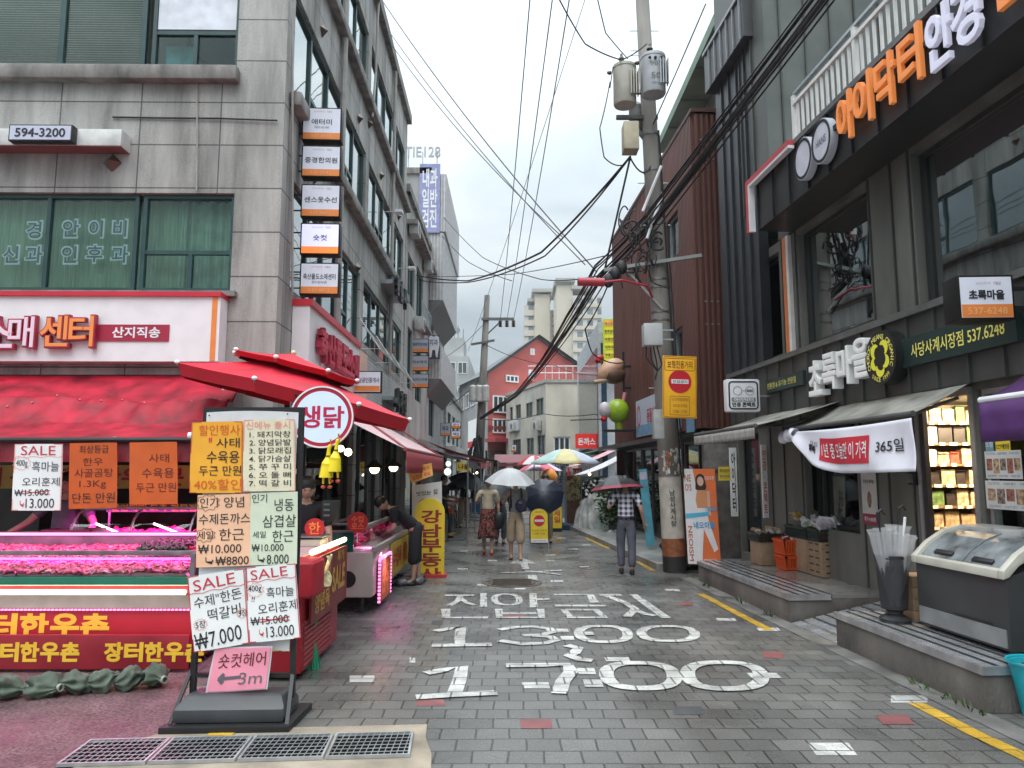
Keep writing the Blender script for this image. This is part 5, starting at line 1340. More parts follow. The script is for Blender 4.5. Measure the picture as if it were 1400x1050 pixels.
# black stand
YS=5.30
t=thing('sign_stand','black metal poster stand on a heavy black plastic foot beside the counter','sign stand',gp(325,965))
PL,PR=at(266,900,YS).x,at(401,900,YS).x;ZT=at(300,557,YS).z
m=MB();m.box(PL-.018,PL+.018,YS-.018,YS+.018,.17,ZT);m.box(PR-.018,PR+.018,YS-.018,YS+.018,.17,ZT);m.box(PL+.018,PR-.018,YS-.018,YS+.018,ZT-.036,ZT);m.box(PL+.018,PR-.018,YS-.015,YS+.015,.30,.33)
m.build('frame',black,t)
bx=[(PL-.10,PR+.02,YS-.28,YS+.30,0,.045,0),]
m=MB();z0,z1,z2=.0,.05,.20
q0=[(PL-.11,YS-.26),(PR+.05,YS-.22),(PR+.07,YS+.28),(PL-.07,YS+.24)];q1=[(PL-.05,YS-.20),(PR+.00,YS-.17),(PR+.01,YS+.16),(PL-.02,YS+.13)];q2=[(PL+.0,YS-.10),(PR-.05,YS-.08),(PR-.04,YS+.09),(PL+.02,YS+.07)]
m.add([V((x,y,z0))for x,y in q0]+[V((x,y,z1))for x,y in q0],[(0,1,2,3),(0,4,5,1),(1,5,6,2),(2,6,7,3),(3,7,4,0),(4,7,6,5)]);m.build('foot_plate',black,t,bevel=.008)
m=MB();m.add([V((x,y,.051))for x,y in q1]+[V((x,y,.14))for x,y in q1]+[V((x,y,.215))for x,y in q2],[(0,1,2,3),(0,4,5,1),(1,5,6,2),(2,6,7,3),(3,7,4,0),(4,8,9,5),(5,9,10,6),(6,10,11,7),(7,11,8,4),(8,11,10,9)])
m.build('weighted_foot',M('foot_plastic',(.045,.047,.05),.45,var=.2),t,bevel=.025)
m=MB()
for x in(PL-.06,PR+.03):m.bar((x,YS-.20,.05),(x+(.04 if x<-2 else-.03),YS,.34),.025,.012)
m.build('brace',black,t)
a,b=at(283,564,YS-.02),at(396,890,YS-.02)
m=MB();m.grid(lambda u,v:V((a.x+(b.x-a.x)*u,YS-.022-.006*math.sin(u*7),a.z+(b.z-a.z)*v+.012*math.sin(u*3.1))),12,6,.002);m.build('backing_sheet',M('vinyl_white',(.66,.66,.67),.4,var=.08),t)
m=MB()
for px,py in((286,568),(393,566),(280,898),(384,894)):m.ell(at(px,py,YS-.035),.006,.004,.006,8,5)
m.build('eyelets',black,t)
Yp=YS-.05
poster('price_poster','amber poster with a 40% line at the top left of the stand','poster',((262,577),(332,576),(331,674),(259,674)),Yp,orangey,[
 ('할인행사',.55,.88,.80,.15,orink,.0,0),('사태',.72,.70,.45,.14,ink,.005,0),('"',.38,.74,.06,.07,redink,.01,0),('수육용',.63,.50,.62,.17,ink,.005,0),('두근 만원',.58,.31,.80,.14,ink,.005,0),('40%할인',.54,.12,.90,.15,orink,.0,0)],border=orink,sleeve=None)
poster('price_poster','cream poster listing seven numbered dishes at the top right of the stand','poster',((333,574),(403,573),(404,671),(332,672)),Yp,creamp,[
 ('신메뉴 출시',.48,.92,.86,.11,pinkink,.005,0)]+[(s,.52,.79-k*.113,.80,.09,ink,.004,0)for k,s in enumerate(('1. 돼지막창','2. 양념닭발','3. 닭모래집','4. 닭가슴살','5. 쭈 꾸 미','6. 오 돌 뼈','7. 떡 갈 비'))],border=pinkink)
poster('price_poster','peach poster of the middle row reading ₩10.000 and ₩8800','poster',((270,677),(342,675),(342,773),(268,776)),Yp,peach,[
 ('인기',.22,.89,.34,.14,ink,.0,0),('양념',.70,.89,.38,.15,ink,.0,0),('수제돈까스',.52,.66,.96,.15,ink,.002,0),('세일',.17,.44,.30,.11,ink,.002,0),('한근',.66,.44,.46,.16,ink,.0,0),('₩10.000',.44,.25,.80,.12,ink,.0,0),('↳₩8800',.58,.08,.80,.12,ink,.002,0)],strikes=[burst(.2,.89,.24,.12,brownink,9),burst(.17,.44,.20,.10,brownink,9)])
poster('price_poster','pale green poster of the middle row reading ₩10.000 and 8.000','poster',((342,674),(407,672),(406,771),(342,773)),Yp,pale,[
 ('인기',.20,.92,.32,.12,ink,.0,0),('냉동',.72,.82,.40,.17,ink,.0,0),('삼겹살',.62,.60,.70,.17,ink,.0,0),('세일',.20,.42,.28,.09,ink,.003,0),('한근',.70,.39,.44,.16,ink,.0,0),('₩10.000',.38,.24,.68,.10,ink,.0,0),('↳8.000',.50,.08,.66,.13,ink,.0,0)])
Yq=Yp-.02
poster('price_poster','tilted white SALE poster reading ₩7.000 at the bottom left of the stand','poster',((256,789),(334,777),(341,879),(265,892)),Yq,paper,[
 ('SALE',.46,.88,.74,.15,redink,-.002,.06),('수제"한돈',.50,.66,.84,.15,ink,.0,.07),('떡갈비',.60,.46,.58,.16,ink,.0,.05),('5장',.17,.35,.18,.10,ink,.004,0),('5장',.92,.41,.15,.09,ink,.004,0),('₩7.000',.46,.15,.84,.21,ink,.0,.08)],border=redink,strikes=[wave(.76,.03,redink),burst(.17,.35,.13,.08,pinkink),burst(.91,.41,.10,.07,pinkink)])
poster('price_poster','white SALE poster with 15.000 struck out at the bottom right of the stand','poster',((336,776),(404,770),(411,872),(341,879)),Yq,paper,[
 ('SALE',.46,.90,.74,.13,redink,-.002,.05),('400g',.16,.70,.26,.10,ink,.003,0),('!!',.12,.57,.06,.06,ink,.003,-.2),('흑마늘',.66,.64,.54,.14,ink,.0,0),('오리훈제',.60,.44,.78,.14,ink,.0,.05),('₩15.000',.42,.28,.74,.11,ink,.0,0),('↳',.26,.12,.10,.10,redink,.005,0),('13.000',.62,.12,.54,.14,ink,.0,0)],border=redink,strikes=[wave(.80,.02,redink),([(.24,.26),(.82,.30)],.004,redink),([(.24,.30),(.82,.25)],.003,redink),burst(.17,.69,.18,.10,pinkink)])
poster('direction_sign','pink sheet with a grey arrow and 3m at the foot of the stand','sign',((295,887),(370,885),(363,941),(283,946)),Yq+.0,pinkp,[('숏컷헤어',.52,.72,.84,.34,brownink,.0,.03),('3m',.72,.28,.40,.28,greyink,.0,0)],strikes=[([(.24,.30),(.55,.32)],.011,M('arrow_grey',(.12,.11,.12),.6,var=0)),([(.24,.42),(.16,.29)],.008,M('arrow_grey')),([(.24,.18),(.16,.29)],.008,M('arrow_grey')),([(.23,.40),(.23,.20)],.012,M('arrow_grey'))],curl=.006,sleeve=M('clear_sleeve',(.62,.60,.62),.3,var=.1))
# sandbags
sack=M('green_sack',(.075,.10,.07),.75,var=.35,scale=7,bump=.35,bscale=24)
bags=[('sandbag at the far left end of the green row',10,955,.62),('flat green sandbag second from the left of the row',62,952,.60),('green sandbag in the middle of the row, its mouth twisted',108,946,.55),('plump green sandbag right of the middle of the row',140,944,.50),('green sandbag with a tied neck, second from the right',178,942,.52),('green sandbag at the right end of the row, pointing at the stand',212,940,.46)]
for k,(lab,px,py,L2)in enumerate(bags):
 g=gp(px,py);t_=thing('sandbag',lab,'sandbag',g,(.25,-.3,.85,.7,.62,-.5)[k],'green sandbags in a row on the asphalt')
 m=MB();nu,nv=36,20;vs=[];fs=[]
 for j in range(nv+1):
  s_=j/nv;prof=(math.sin(math.pi*min(1,s_*1.08+.02))**.85 if s_<.86 else .40-(s_-.86)*1.2)
  for i in range(nu):
   th=2*math.pi*i/nu;w_=(.125+.02*math.sin(k))*prof;h_=.085*prof
   y,z=w_*math.cos(th),h_*math.sin(th)
   r_=1+.22*math.sin(th*7+s_*6+k)*(.35+abs(s_-.5)*1.8)+.5*noise.noise((s_*5+k,math.cos(th)*1.5,math.sin(th)*1.5))
   vs.append(V(((s_-.5)*L2*.47,y*r_,max(-.075,z*r_)+.078+.02*math.sin(s_*5+k))))
 for j in range(nv):
  for i in range(nu):i2=(i+1)%nu;fs.append((j*nu+i,j*nu+i2,(j+1)*nu+i2,(j+1)*nu+i))
 fs+=[tuple(range(nu)),tuple(nv*nu+i for i in range(nu))]
 m.add(vs,fs);m.build('sack',sack,t_,world=False,smooth=True)
 m=MB();e=V((L2*.235,0,.075))
 m.ring(F3(e,(0,1,0),(0,0,1)),0,0,.020,.030,-.01,.01,12);m.build('tie',M('sack_tie',(.30,.32,.26),.7),t_,world=False)
# ================================================================== red market parasol
C0=V((-2.45,8.2,0));tl=lambda x,y:2.6-.23*(x-C0.x)
pcl=M('red_parasol_cloth',(.58,.010,.032),.6,var=.28,scale=3,bump=.12,bscale=20)
pcl2=M('red_parasol_panel',(.72,.055,.075),.5,var=.08,scale=2)
t=thing('market_parasol','large red two-tier market parasol tilted over the chicken stall','parasol',C0)
def tier(R,dz,apex_dz,n=8,off=0,sagk=.05,val=.14):
 rim=[]
 for k in range(n):
  th=math.radians(off+360*k/n);x,y=C0.x+R*math.cos(th),C0.y+R*math.sin(th);rim.append(V((x,y,tl(x,y)+dz)))
 ap=V((C0.x-apex_dz*.22,C0.y,tl(C0.x,C0.y)+dz+apex_dz))
 return rim,ap
for nm,(rim,ap),val in(('lower_canopy',tier(1.30,0,.40),.13),('upper_canopy',tier(.70,.30,.15),.06)):
 m=MB();mv=MB();n=len(rim)
 for k in range(n):
  p,q=rim[k],rim[(k+1)%n]
  m.grid(lambda a,b:ap.lerp(p.lerp(q,a),b)+V((0,0,-.02*math.sin(math.pi*b)-.006*math.sin(math.pi*a)*b)),8,10)
  mv.grid(lambda a,b:p.lerp(q,a)+V((0,0,-.006*math.sin(math.pi*a)-val*b))+(p.lerp(q,a)-V((C0.x,C0.y,p.z))).normalized()*(.0-.05*b),8,2)
 m.build(nm,pcl,t);mv.build('valance',M('red_parasol_valance',(.46,.006,.02),.55,var=.1),t)
 tips=MB();ribs=MB()
 for p in rim:tips.ell(p+V((0,0,.005)),.028,.028,.022,8,6)
 for p in rim:ribs.bar(ap+V((0,0,-.06)),p+V((0,0,-.03)),.018)
 tips.build('rib_tips',white,t);ribs.build('ribs',M('wood_rib',(.20,.12,.06),.6),t)
MB().tube([V((C0.x,C0.y,.0)),V((C0.x-.03,C0.y,3.0))],.024,10).build('pole',steel,t)
MB().lathe([(.25,0),(.25,.09),(.06,.12),(.04,.3)],C0,20).build('base',M('cast_base',(.06,.06,.06),.6),t)
MB().ell(V((C0.x-.03,C0.y,3.06)),.03,.03,.03,10,8).build('finial',M('finial_cream',(.6,.55,.35),.4),t)
# ================================================================== chicken stall
CX=-1.75
t=thing('chicken_counter','red counter of the chicken stall with lettered boards facing the street','counter',(-2.2,6.9,0))
MB().box(-2.36,CX,6.28,7.55,.06,.98).build('body',red,t,bevel=.01)
SS=F3((CX,6.28,0),(0,1,0),Z)
m=MB()
for k in range(9):m.fbox(SS,.06,.98,.10+k*.043,.10+k*.043+.026,.0,.012)
m.build('louvres',M('louvre_red',(.36,.05,.06),.45),t)
MB().fbox(SS,.10,1.42,.44,.97,.03,.05).build('front_board',M('board_brown_red',(.20,.018,.02),.45,var=.15),t)
m=MB();m.text(SS,'양념육',.45,.58,.52,.17,off=.054,weight=.04);m.text(SS,'SALE',1.05,.70,.52,.24,off=.054,weight=.05);m.text(SS,'오늘의',.52,.85,.4,.10,off=.054,weight=.03);m.text(SS,'특가',1.12,.90,.3,.11,off=.054,weight=.04)
m.build('lettering',M('gold_letter',(.50,.26,.05),.5,var=0),t)
FN=F3((-2.1,6.28,0))
m=MB()
for k,ch in enumerate('한우닭'):m.text(FN,ch,.16,.72-k*.2,.2,.16,off=.004,weight=.05)
m.build('lettering',M('gold_letter'),t)
warmt=M('warm_tube_light',(1,.9,.7),.5,emit=(1,.80,.45),est=5,var=0)
for a,b in((6.42,6.85),(7.0,7.65)):MB().tube([V((CX+.03,a,1.03)),V((CX+.03,b,1.03))],.024,10).build('light_tube',warmt,t)
MB().box(-2.34,CX-.05,6.3,7.5,.985,1.0).build('counter_top',M('counter_top_pink',(.45,.30,.32),.35,var=.3),t)
p=at(428,782,6.2)
def soft(m,x0,x1,y0,y1,z0,z1):return m.box(x0,x1,y0,y1,z0,z1)
solo('covered_box','red cloth covered box at the near corner of the chicken counter','box',MB().box(-1.86,-1.60,6.03,6.42,.70,1.0),M('red_cloth',(.38,.008,.02),.7,var=.2,scale=6),V((-1.73,6.2,.70)),bevel=.05,segs=3)
solo('cloth_rag','cream rag with yellow dots hanging from the counter corner light','rag',MB().grid(lambda a,b:V((-1.60+.03*math.sin(b*6+a*3),6.42+.17*a*(1-.5*b),1.0-.26*b)),10,10,.006),M('rag_cream',(.62,.52,.28),.7,var=.4,scale=30),V((-1.6,6.5,1.0)))
# broom
t=thing('broom','green plastic broom leaning upside up on the red counter end','broom',gp(418,915))
bg_=M('broom_green',(.02,.32,.16),.5,var=.15);g0=gp(420,915)+V((.02,0,0))
MB().tube([g0+V((0,.02,.2)),g0+V((.06,.05,.62))],.018,8).build('handle',bg_,t)
m=MB()
for k in range(60):
 a=V((rnd.uniform(-.03,.03),rnd.uniform(-.02,.02),0));m.tube([g0+V((0,.02,.24))+a,g0+V((0,0,.005))+a*3.2],.005,4)
m.build('bristles',bg_,t)
# scale
sp=V((-2.05,7.35,1.0));t=thing('weighing_scale','weighing scale with a dark display on a post on the chicken counter','scale',sp)
MB().box(-2.28,-1.85,7.2,7.5,1.0,1.07).build('body',M('scale_body',(.45,.42,.36),.4),t,bevel=.012)
MB().box(-2.3,-1.83,7.18,7.52,1.085,1.1).build('pan',ssteel,t,bevel=.006)
MB().tube([V((-1.93,7.52,1.05)),V((-1.91,7.54,1.32))],.013,8).build('post',ssteel,t)
d0,d1=at(441,684,7.5),at(463,712,7.5)
MB().box(d0.x,d1.x,7.48,7.55,d1.z,d0.z).build('display',black,t,bevel=.008)
m=MB()
for k in range(3):m.box(d0.x+.02,d0.x+.08,7.474,7.48,d0.z-.05-k*.055,d0.z-.03-k*.055)
m.build('digits',M('lcd_grey',(.10,.13,.12),.4),t)
# round tags
for lab,px,py,Y,r_,s in(('round red price tag reading 수입로스 standing in the freezer meat',489,714,9.0,.125,'수입\n로스'),('round red price tag with one big character behind the scale',430,722,7.25,.095,'한')):
 c=at(px,py,Y);fr=yaw(c,4);t=thing('price_tag',lab,'price tag',c)
 m=MB();m.disc(fr,0,0,r_,-.008,0,28);m.build('disc',M('tag_red',(.48,.015,.02),.45),t)
 m=MB();m.text(fr,s,0,0,r_*1.2,r_*1.25,off=.003,weight=.02);m.build('lettering',M('tag_orange',(.85,.22,.05),.5,var=0),t)
 MB().fbox(fr,-.006,.006,-r_-.12,-r_,-.008,0).build('stem',white,t)
# round 생닭 sign
c=at(440,570,6.7);fr=yaw(c,6);r_=.283
t=thing('round_shop_sign','round white sign with a red rim reading 생닭 below the red parasol','sign',c)
MB().disc(fr,0,0,r_,-.10,0,56).build('casing',M('sign_rim_red',(.46,.012,.04),.4),t)
m=MB();m.ring(fr,0,0,r_-.012,r_+.002,0,.008,56);m.build('rim_line',white,t)
MB().disc(fr,0,0,r_-.045,.0,.004,56).build('face',M('round_face',(.60,.70,.82),.4,var=.03,emit=(.7,.85,1),est=.12),t)
m=MB();m.text(fr,'생',-.108,0,.19,.205,off=.0055,weight=.032);m.text(fr,'닭',.108,0,.19,.205,off=.0055,weight=.0325);m.build('lettering',M('round_red',(.50,.012,.07),.45,var=0),t)
MB().tube([fr.p(-.25,.2,-.06),V((-2.4,8.1,c.z+.35))],.016,8).build('arm',black,t)
# two rubber chickens
rub=M('yellow_rubber',(.80,.62,.015),.35,var=.06)
for lab,px,py,dz in(('yellow rubber chicken hanging lower left under the round sign',449,634,0),('yellow rubber chicken hanging higher right under the round sign',460,626,0)):
 o_=at(px,py,6.62);t=thing('rubber_chicken',lab,'toy',o_,0,'rubber chickens under the round sign')
 P_=lambda x,z,y=0:o_+V((x,y,z))*.92
 mb=skin([(P_(.015,.19),.022),(P_(.0,.13),.018),(P_(-.005,.06),.022),(P_(-.012,.0),.056),(P_(-.02,-.06),.068),(P_(-.02,-.10),.045),(P_(.015,-.14),.013),(P_(.02,-.20),.010),(P_(-.045,-.14),.013),(P_(-.045,-.20),.010)],[(0,1),(1,2),(2,3),(3,4),(4,5),(5,6),(6,7),(5,8),(8,9)],4,2)
 b=mb.build('body',rub,t,smooth=True)
 m=MB();m.ell(P_(.015,.225),.008,.02,.016,8,6);m.ell(P_(.03,.185,-.01),.018,.008,.007,8,6);m.build('comb_and_beak',M('rubber_orange',(.75,.2,.03),.4),t)
 m=MB()
 for x in(.02,-.045):m.ell(P_(x,-.225),.022,.014,.016,8,6,.2)
 m.build('feet',M('rubber_red',(.5,.08,.03),.4),t)
 m=MB();m.ring(F3(P_(-.002,.075),(1,0,0),(0,1,0)),0,0,.022,.028,-.005,.005,16);m.build('collar',M('rubber_collar',(.08,.05,.02),.5),t)
 MB().tube([P_(.015,.22),V((o_.x,6.68,at(px,608,6.68).z))],.003,5).build('string',white,t)
# freezer counter with meat, beyond the chicken counter
t=thing('freezer_counter','beige refrigerated meat counter with green glass and lettered side boards','counter',(-2.1,10.5,0))
fb=M('beige_freezer',(.42,.39,.34),.4,var=.12,scale=3)
zl=.20
MB().box(-2.65,-1.70,9.12,12.0,zl,.74).build('body',fb,t,bevel=.03)
m=MB()
for y in(9.25,11.8):
 for x in(-2.5,-1.85):m.tube([V((x,y,0)),V((x,y,zl))],.03,8)
m.build('legs',black,t)
m=MB();m.disc(F3((-2.0,9.12,.42)),0,0,.10,.001,.006,24);m.build('fan_grille',black,t)
MB().box(-2.6,-1.95,9.16,9.18,.74,.98).build('green_end_glass',M('green_glass_sheet',(.01,.11,.07),.1,var=0,spec=.6),t)
MB().box(-2.62,-1.93,9.14,9.22,.98,1.0).box(-2.62,-2.54,9.22,12.0,.98,1.0).box(-2.54,-1.93,10.5,10.56,.98,.995).build('top_rim',ssteel,t);MB().box(-2.54,-1.95,9.22,11.98,.982,.988).build('top_glass',cglass,t)
o=strips(170,-2.5,-2.0,lambda a:(9.3+a*2.5,.80+.06*math.sin(a*20)),.02,.045,21,.25).build('meat_cuts',meatm,t,smooth=True);o['kind']='stuff'
MB().add([V((-1.93,9.16,.99)),V((-1.93,12,.99)),V((-1.70,12,.76)),V((-1.70,9.16,.76))],[(0,1,2,3)]).build('sloped_glass',cglass,t)
MB().bar((-1.70,9.16,.77),(-1.70,12,.77),.05).build('lower_rail',alu,t)
MB().bar((-1.93,9.16,1.0),(-1.93,12,1.0),.05).build('upper_rail',alu,t)
S2=F3((-1.70,9.12,0),(0,1,0),Z)
MB().fbox(S2,.25,1.05,.10,.62,.03,.05).build('side_board',M('board_orange_brown',(.36,.11,.03),.5),t)
m=MB();m.text(S2,'한우',.65,.36,.6,.38,off=.054,weight=.05);m.build('lettering',M('gold_letter'),t)
m=MB()
for k in range(12):m.fbox(S2,.22,.25,.10+k*.045,.125+k*.045,.03,.06);m.fbox(S2,1.05,1.08,.10+k*.045,.125+k*.045,.03,.06)
m.fbox(S2,.25,1.05,.62,.645,.03,.06);m.build('led_strip',pinkled,t)
MB().fbox(S2,1.25,2.85,.28,.72,.01,.03).build('side_board',M('board_gold',(.50,.33,.05),.5,var=.1),t)
m=MB();m.text(S2,'수입육 세일',2.05,.5,1.4,.30,off=.034,weight=.05);m.build('lettering',M('board_letter_red',(.35,.02,.02),.5,var=0),t)
arealamp('pink_freezer_lamp',(-2.45,10.5,.965),(0,math.radians(-25),0),.06,2.6,13,(1,.06,.5))
arealamp('pink_board_lamp',(-1.62,9.7,.62),(math.radians(0),math.radians(35),0),.8,.06,4,(1,.25,.7))
# striped retractable awning over it
pw=M('pink_striped_cloth',(.62,.36,.38),.6,var=.05)
nt=pw.node_tree;b_=nt.nodes['Principled BSDF'];tcn=nt.nodes.new('ShaderNodeTexCoord');wv=nt.nodes.new('ShaderNodeTexWave');wv.bands_direction='Y';wv.inputs['Scale'].default_value=1.3;wv.inputs['Distortion'].default_value=.1
cr2=nt.nodes.new('ShaderNodeValToRGB');cr2.color_ramp.interpolation='CONSTANT';cr2.color_ramp.elements[0].color=(.74,.54,.55,1);cr2.color_ramp.elements[1].color=(.52,.24,.26,1);cr2.color_ramp.elements[1].position=.72
nt.links.new(tcn.outputs['Object'],wv.inputs['Vector']);nt.links.new(wv.outputs['Fac'],cr2.inputs['Fac']);nt.links.new(cr2.outputs[0],b_.inputs['Base Color'])
AWF=F3((-3.05,0,0),(0,1,0),Z)
awning('awning','faded pink striped awning with a red valance over the meat freezer',AWF,10.1,15.5,2.86,2.03,1.58,pw,.30,M('red_valance_cloth',(.36,.04,.055),.6,var=.12),M('awning_arm_red',(.25,.05,.05),.5),n=30)
# lamps under it
def pendant(label,loc,r_,drop,shade,e=9,kind='pendant_lamp'):
 t=thing(kind,label,'lamp',loc)
 MB().tube([V(loc)+V((0,0,drop)),V(loc)+V((0,0,r_*.9))],.006,5).build('cord',cable,t)
 if shade:MB().lathe([(r_*1.5,0),(r_*1.35,r_*.3),(r_*.5,r_*.9),(r_*.3,r_*1.3)],loc,18,caps=False).build('shade',black,t,smooth=True)
 MB().ell(V(loc)+V((0,0,-.01)),r_*.75,r_*.75,r_*.75,12,8).build('bulb',M('warm_bulb',(1,.9,.7),.5,emit=(1,.82,.5),est=e,var=0),t,smooth=True)
 return t
pendant('black shaded pendant lamp, nearer one under the striped awning',at(512,640,11.2),.10,.5,True)
pendant('black shaded pendant lamp, farther one under the striped awning',at(538,638,12.6),.10,.5,True)
pendant('bare warm bulb right of the rubber chickens',at(476,617,8.0),.055,.3,False,7)
pendant('bare warm bulb hidden between the rubber chickens and the sign',at(466,612,7.6),.045,.3,False,7)
# hanging sheet and white board beyond the freezer
poster('hanging_sheet','orange sheet with red writing hanging crooked from the striped awning','banner',((555,640),(590,633),(592,650),(563,661)),11.9,M('sheet_orange',(.72,.38,.08),.6,var=.1),[('오늘의 특가',.5,.68,.8,.3,redink,.02,0),('삼겹살 목살',.5,.28,.8,.3,redink,.02,0)],curl=.01)
poster('shop_board','white board with a pink round emblem standing behind the yellow arched sign','sign',((563,664),(604,658),(605,790),(565,790)),12.9,M('board_grey_white',(.55,.55,.55),.5,var=.1),[('맛있는 집',.5,.90,.7,.05,ink,.02,0),('●',.4,.78,.4,.12,M('emblem_plum',(.35,.08,.2),.6,var=0),0,0),('영업시간',.5,.66,.6,.05,ink,.0,0)])
# arched yellow sign 강남부동산
Yq=12.3;a,b=at(567,681,Yq),at(607,786,Yq);fr=yaw(((a.x+b.x)/2,Yq,0),3);w_=b.x-a.x;hh=a.z
t=thing('arched_sign','tall yellow round-topped sign reading 강남부동산 on the pavement','sign',fr.O)
poly=[(-w_/2,.05),(w_/2,.05)]+[(w_/2*math.cos(math.pi*k/16),hh-w_/2+w_/2*math.sin(math.pi*k/16))for k in range(17)]
MB().prism(fr,poly,-.10,0).build('panel',M('arch_yellow',(.74,.54,.03),.45,var=.08),t)
m=MB()
for k,ch in enumerate('강남부동산'):
 (m if k>1 else m).text(fr,ch,.03,hh-.30-k*.235,.34,.215,off=.004,weight=.035)
m.build('lettering',M('arch_letter',(.26,.02,.02),.5,var=0),t)
MB().fbox(fr,-w_/2-.02,w_/2+.04,0,.05,-.22,.1).build('base',M('arch_base_red',(.42,.03,.03),.5),t)
# bags and shoes left under the freezer end: dark plastic heap
m=MB()
for i in range(14):m.ell(V((-1.72+rnd.uniform(-.2,.25),11.7+rnd.uniform(-.3,.4),.05)),.12,.1,.06,9,6,.5)
solo('plastic_sheet','crumpled dark and white plastic on the ground at the freezer end','plastic',m,M('crumpled_plastic',(.10,.10,.11),.25,var=.9,scale=8),V((-1.7,11.7,0)),smooth=True)
# ================================================================== farther left row
conc2=M('render_grey',(.33,.32,.30),.8,var=.28,scale=1.2,stretch=(1,1,.4),detail=8)
def wall_x(x):return F3((x,0,0),(0,1,0),Z)  # faces the street from the left
def row_building(name,label,X,y0,y1,h,mat,holes,depth=8,wf=teal,wg=sideglass):
 t=thing(name,label,'building',(X-depth/2,(y0+y1)/2,0));fr=wall_x(X);ff=F3((X,y0,0))
 m=MB();facade(m,fr,y0,y1,0,h,holes,.15);facade(m,ff,-depth,0,0,h,[],.1)
 m.add([V((X,y0,h)),V((X,y1,h)),V((X-depth,y1,h)),V((X-depth,y0,h))],[(0,1,2,3)]);m.add([V((X,y1,0)),V((X,y1,h)),V((X-depth,y1,h)),V((X-depth,y1,0))],[(0,1,2,3)])
 m.build('wall',mat,t)
 m=MB();m.fbox(fr,y0,y1,h,h+.25,-.2,.12);m.fbox(ff,-depth,.12,h,h+.25,-.2,.1);m.build('parapet',stone,t)
 d=MB()
 for a,b,c,e in holes:d.fbox(fr,a,b,c,e,-.8,-.7)
 if holes:d.build('rooms',M('dim_room'),t)
 for a,b,c,e in holes:window(fr,a,b,c,e,t,wf,wg,mull=[(a+b)/2],w=-.06)
 return t,fr,ff
t,fr,ff=row_building('concrete_building','narrow weathered concrete building beyond the granite corner building',-3.36,22.5,28.8,10.6,conc2,[(23.2,24.3,4.4,6.4),(25.2,26.8,4.2,6.2),(23.0,24.6,7.2,8.8),(25.2,27.0,7.2,9.0),(23.2,27.5,.2,2.6)])
m=MB();m.fbox(fr,22.6,28.8,9.6,9.75,0,.35);m.fbox(fr,24.8,27.6,6.9,7.0,0,.3);m.build('ledge',stone,t)
m=MB()
for k in range(7):m.fbox(fr,24.8+k*.45,24.83+k*.45,7.0,7.6,.24,.27)
m.fbox(fr,24.8,27.6,7.6,7.63,.24,.27);m.build('balcony_rail',steel,t)
for k,(y,z)in enumerate(((24.6,6.5),(26.9,9.2),(23.0,9.3))):
 tt=thing('air_conditioner','grey air conditioner unit on the narrow concrete building, %s'%('lowest of three','topmost far one','topmost near one')[k],'air conditioner',fr.p(y,z,.2))
 MB().fbox(fr,y-.3,y+.3,z,z+.45,.06,.36).build('casing',M('ac_casing',(.42,.42,.40),.5,var=.15),tt,bevel=.02)
 MB().disc(F3(fr.p(y,z+.22,.36),fr.R,fr.U),0,0,.17,0,.01,20).build('fan_grille',M('ac_grille',(.10,.10,.10),.5),tt)
corr=M('white_corrugated',(.42,.42,.42),.5,.1,var=.1)
t,fr,ff=row_building('corrugated_clinic_building','clinic building with white corrugated bays and roof letters beyond the concrete building',-3.42,28.9,36.5,13.9,M('clinic_wall',(.36,.36,.355),.7,var=.2,scale=1),[(30,31.5,6.9,8.6),(30,32,3.2,4.8)],wg=glass('clinic_glass',(.3,.4,.4),1.6,.1))
m=MB()
for z0,z1,o in((8.6,11.4,.62),(11.45,13.9,.70),(5.4,6.7,.58)):
 m.fbox(fr,28.9,36,z0,z1,0,o)
m.build('bay',corr,t)
m=MB()
for z0,z1,o in((8.6,11.4,.62),(11.45,13.9,.70),(5.4,6.7,.58)):
 u=28.95
 while u<36:m.fbox(fr,u,u+.06,z0,z1,o,o+.03);u+=.16
 u=-.02
 f2=F3((-3.42,28.9,0))
 while u<o-.04:m.fbox(f2,u,u+.05,z0,z1,0,.03);u+=.13
m.build('corrugation',M('corrugation_grey',(.55,.55,.55),.5,.1),t)
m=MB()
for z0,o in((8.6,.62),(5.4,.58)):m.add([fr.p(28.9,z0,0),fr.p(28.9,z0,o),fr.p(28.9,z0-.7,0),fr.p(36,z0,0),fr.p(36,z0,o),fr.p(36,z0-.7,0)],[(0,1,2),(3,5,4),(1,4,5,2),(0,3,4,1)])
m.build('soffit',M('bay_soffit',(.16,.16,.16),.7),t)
a,b=at(574,224,28.8),at(601,318,28.8)
t=thing('roof_banner','long purple clinic banner with white characters hanging down the corrugated building','banner',(a.x,28.8,b.z));f2=F3(((a.x+b.x)/2,28.82,(a.z+b.z)/2));w_,h_=b.x-a.x,a.z-b.z
MB().fbox(f2,-w_/2,w_/2,-h_/2,h_/2,0,.02).build('sheet',M('banner_purple',(.27,.29,.50),.6,var=.15),t)
m=MB();m.text(f2,'내과\n일반\n검진',0,0,w_*.74,h_*.86,off=.024,weight=.03);m.build('lettering',white,t)
a,b=at(556,202,29.2),at(600,224,29.2)
t=thing('roof_letters','grey roof letters TIE128 standing on the clinic building','sign',(a.x,29.2,13.9));f2=F3(((a.x+b.x)/2,29.2,(a.z+b.z)/2+.15));m=MB();m.text(f2,'TIE128',0,0,(b.x-a.x)*1.1,.46,off=0,weight=.01,depth=.06);m.build('lettering',M('letter_grey',(.42,.43,.45),.5),t)
m=MB()
for x in(-.6,0,.6):m.box(f2.O.x+x-.02,f2.O.x+x+.02,29.2,29.24,13.9,15.0)
m.build('posts',steel,t)
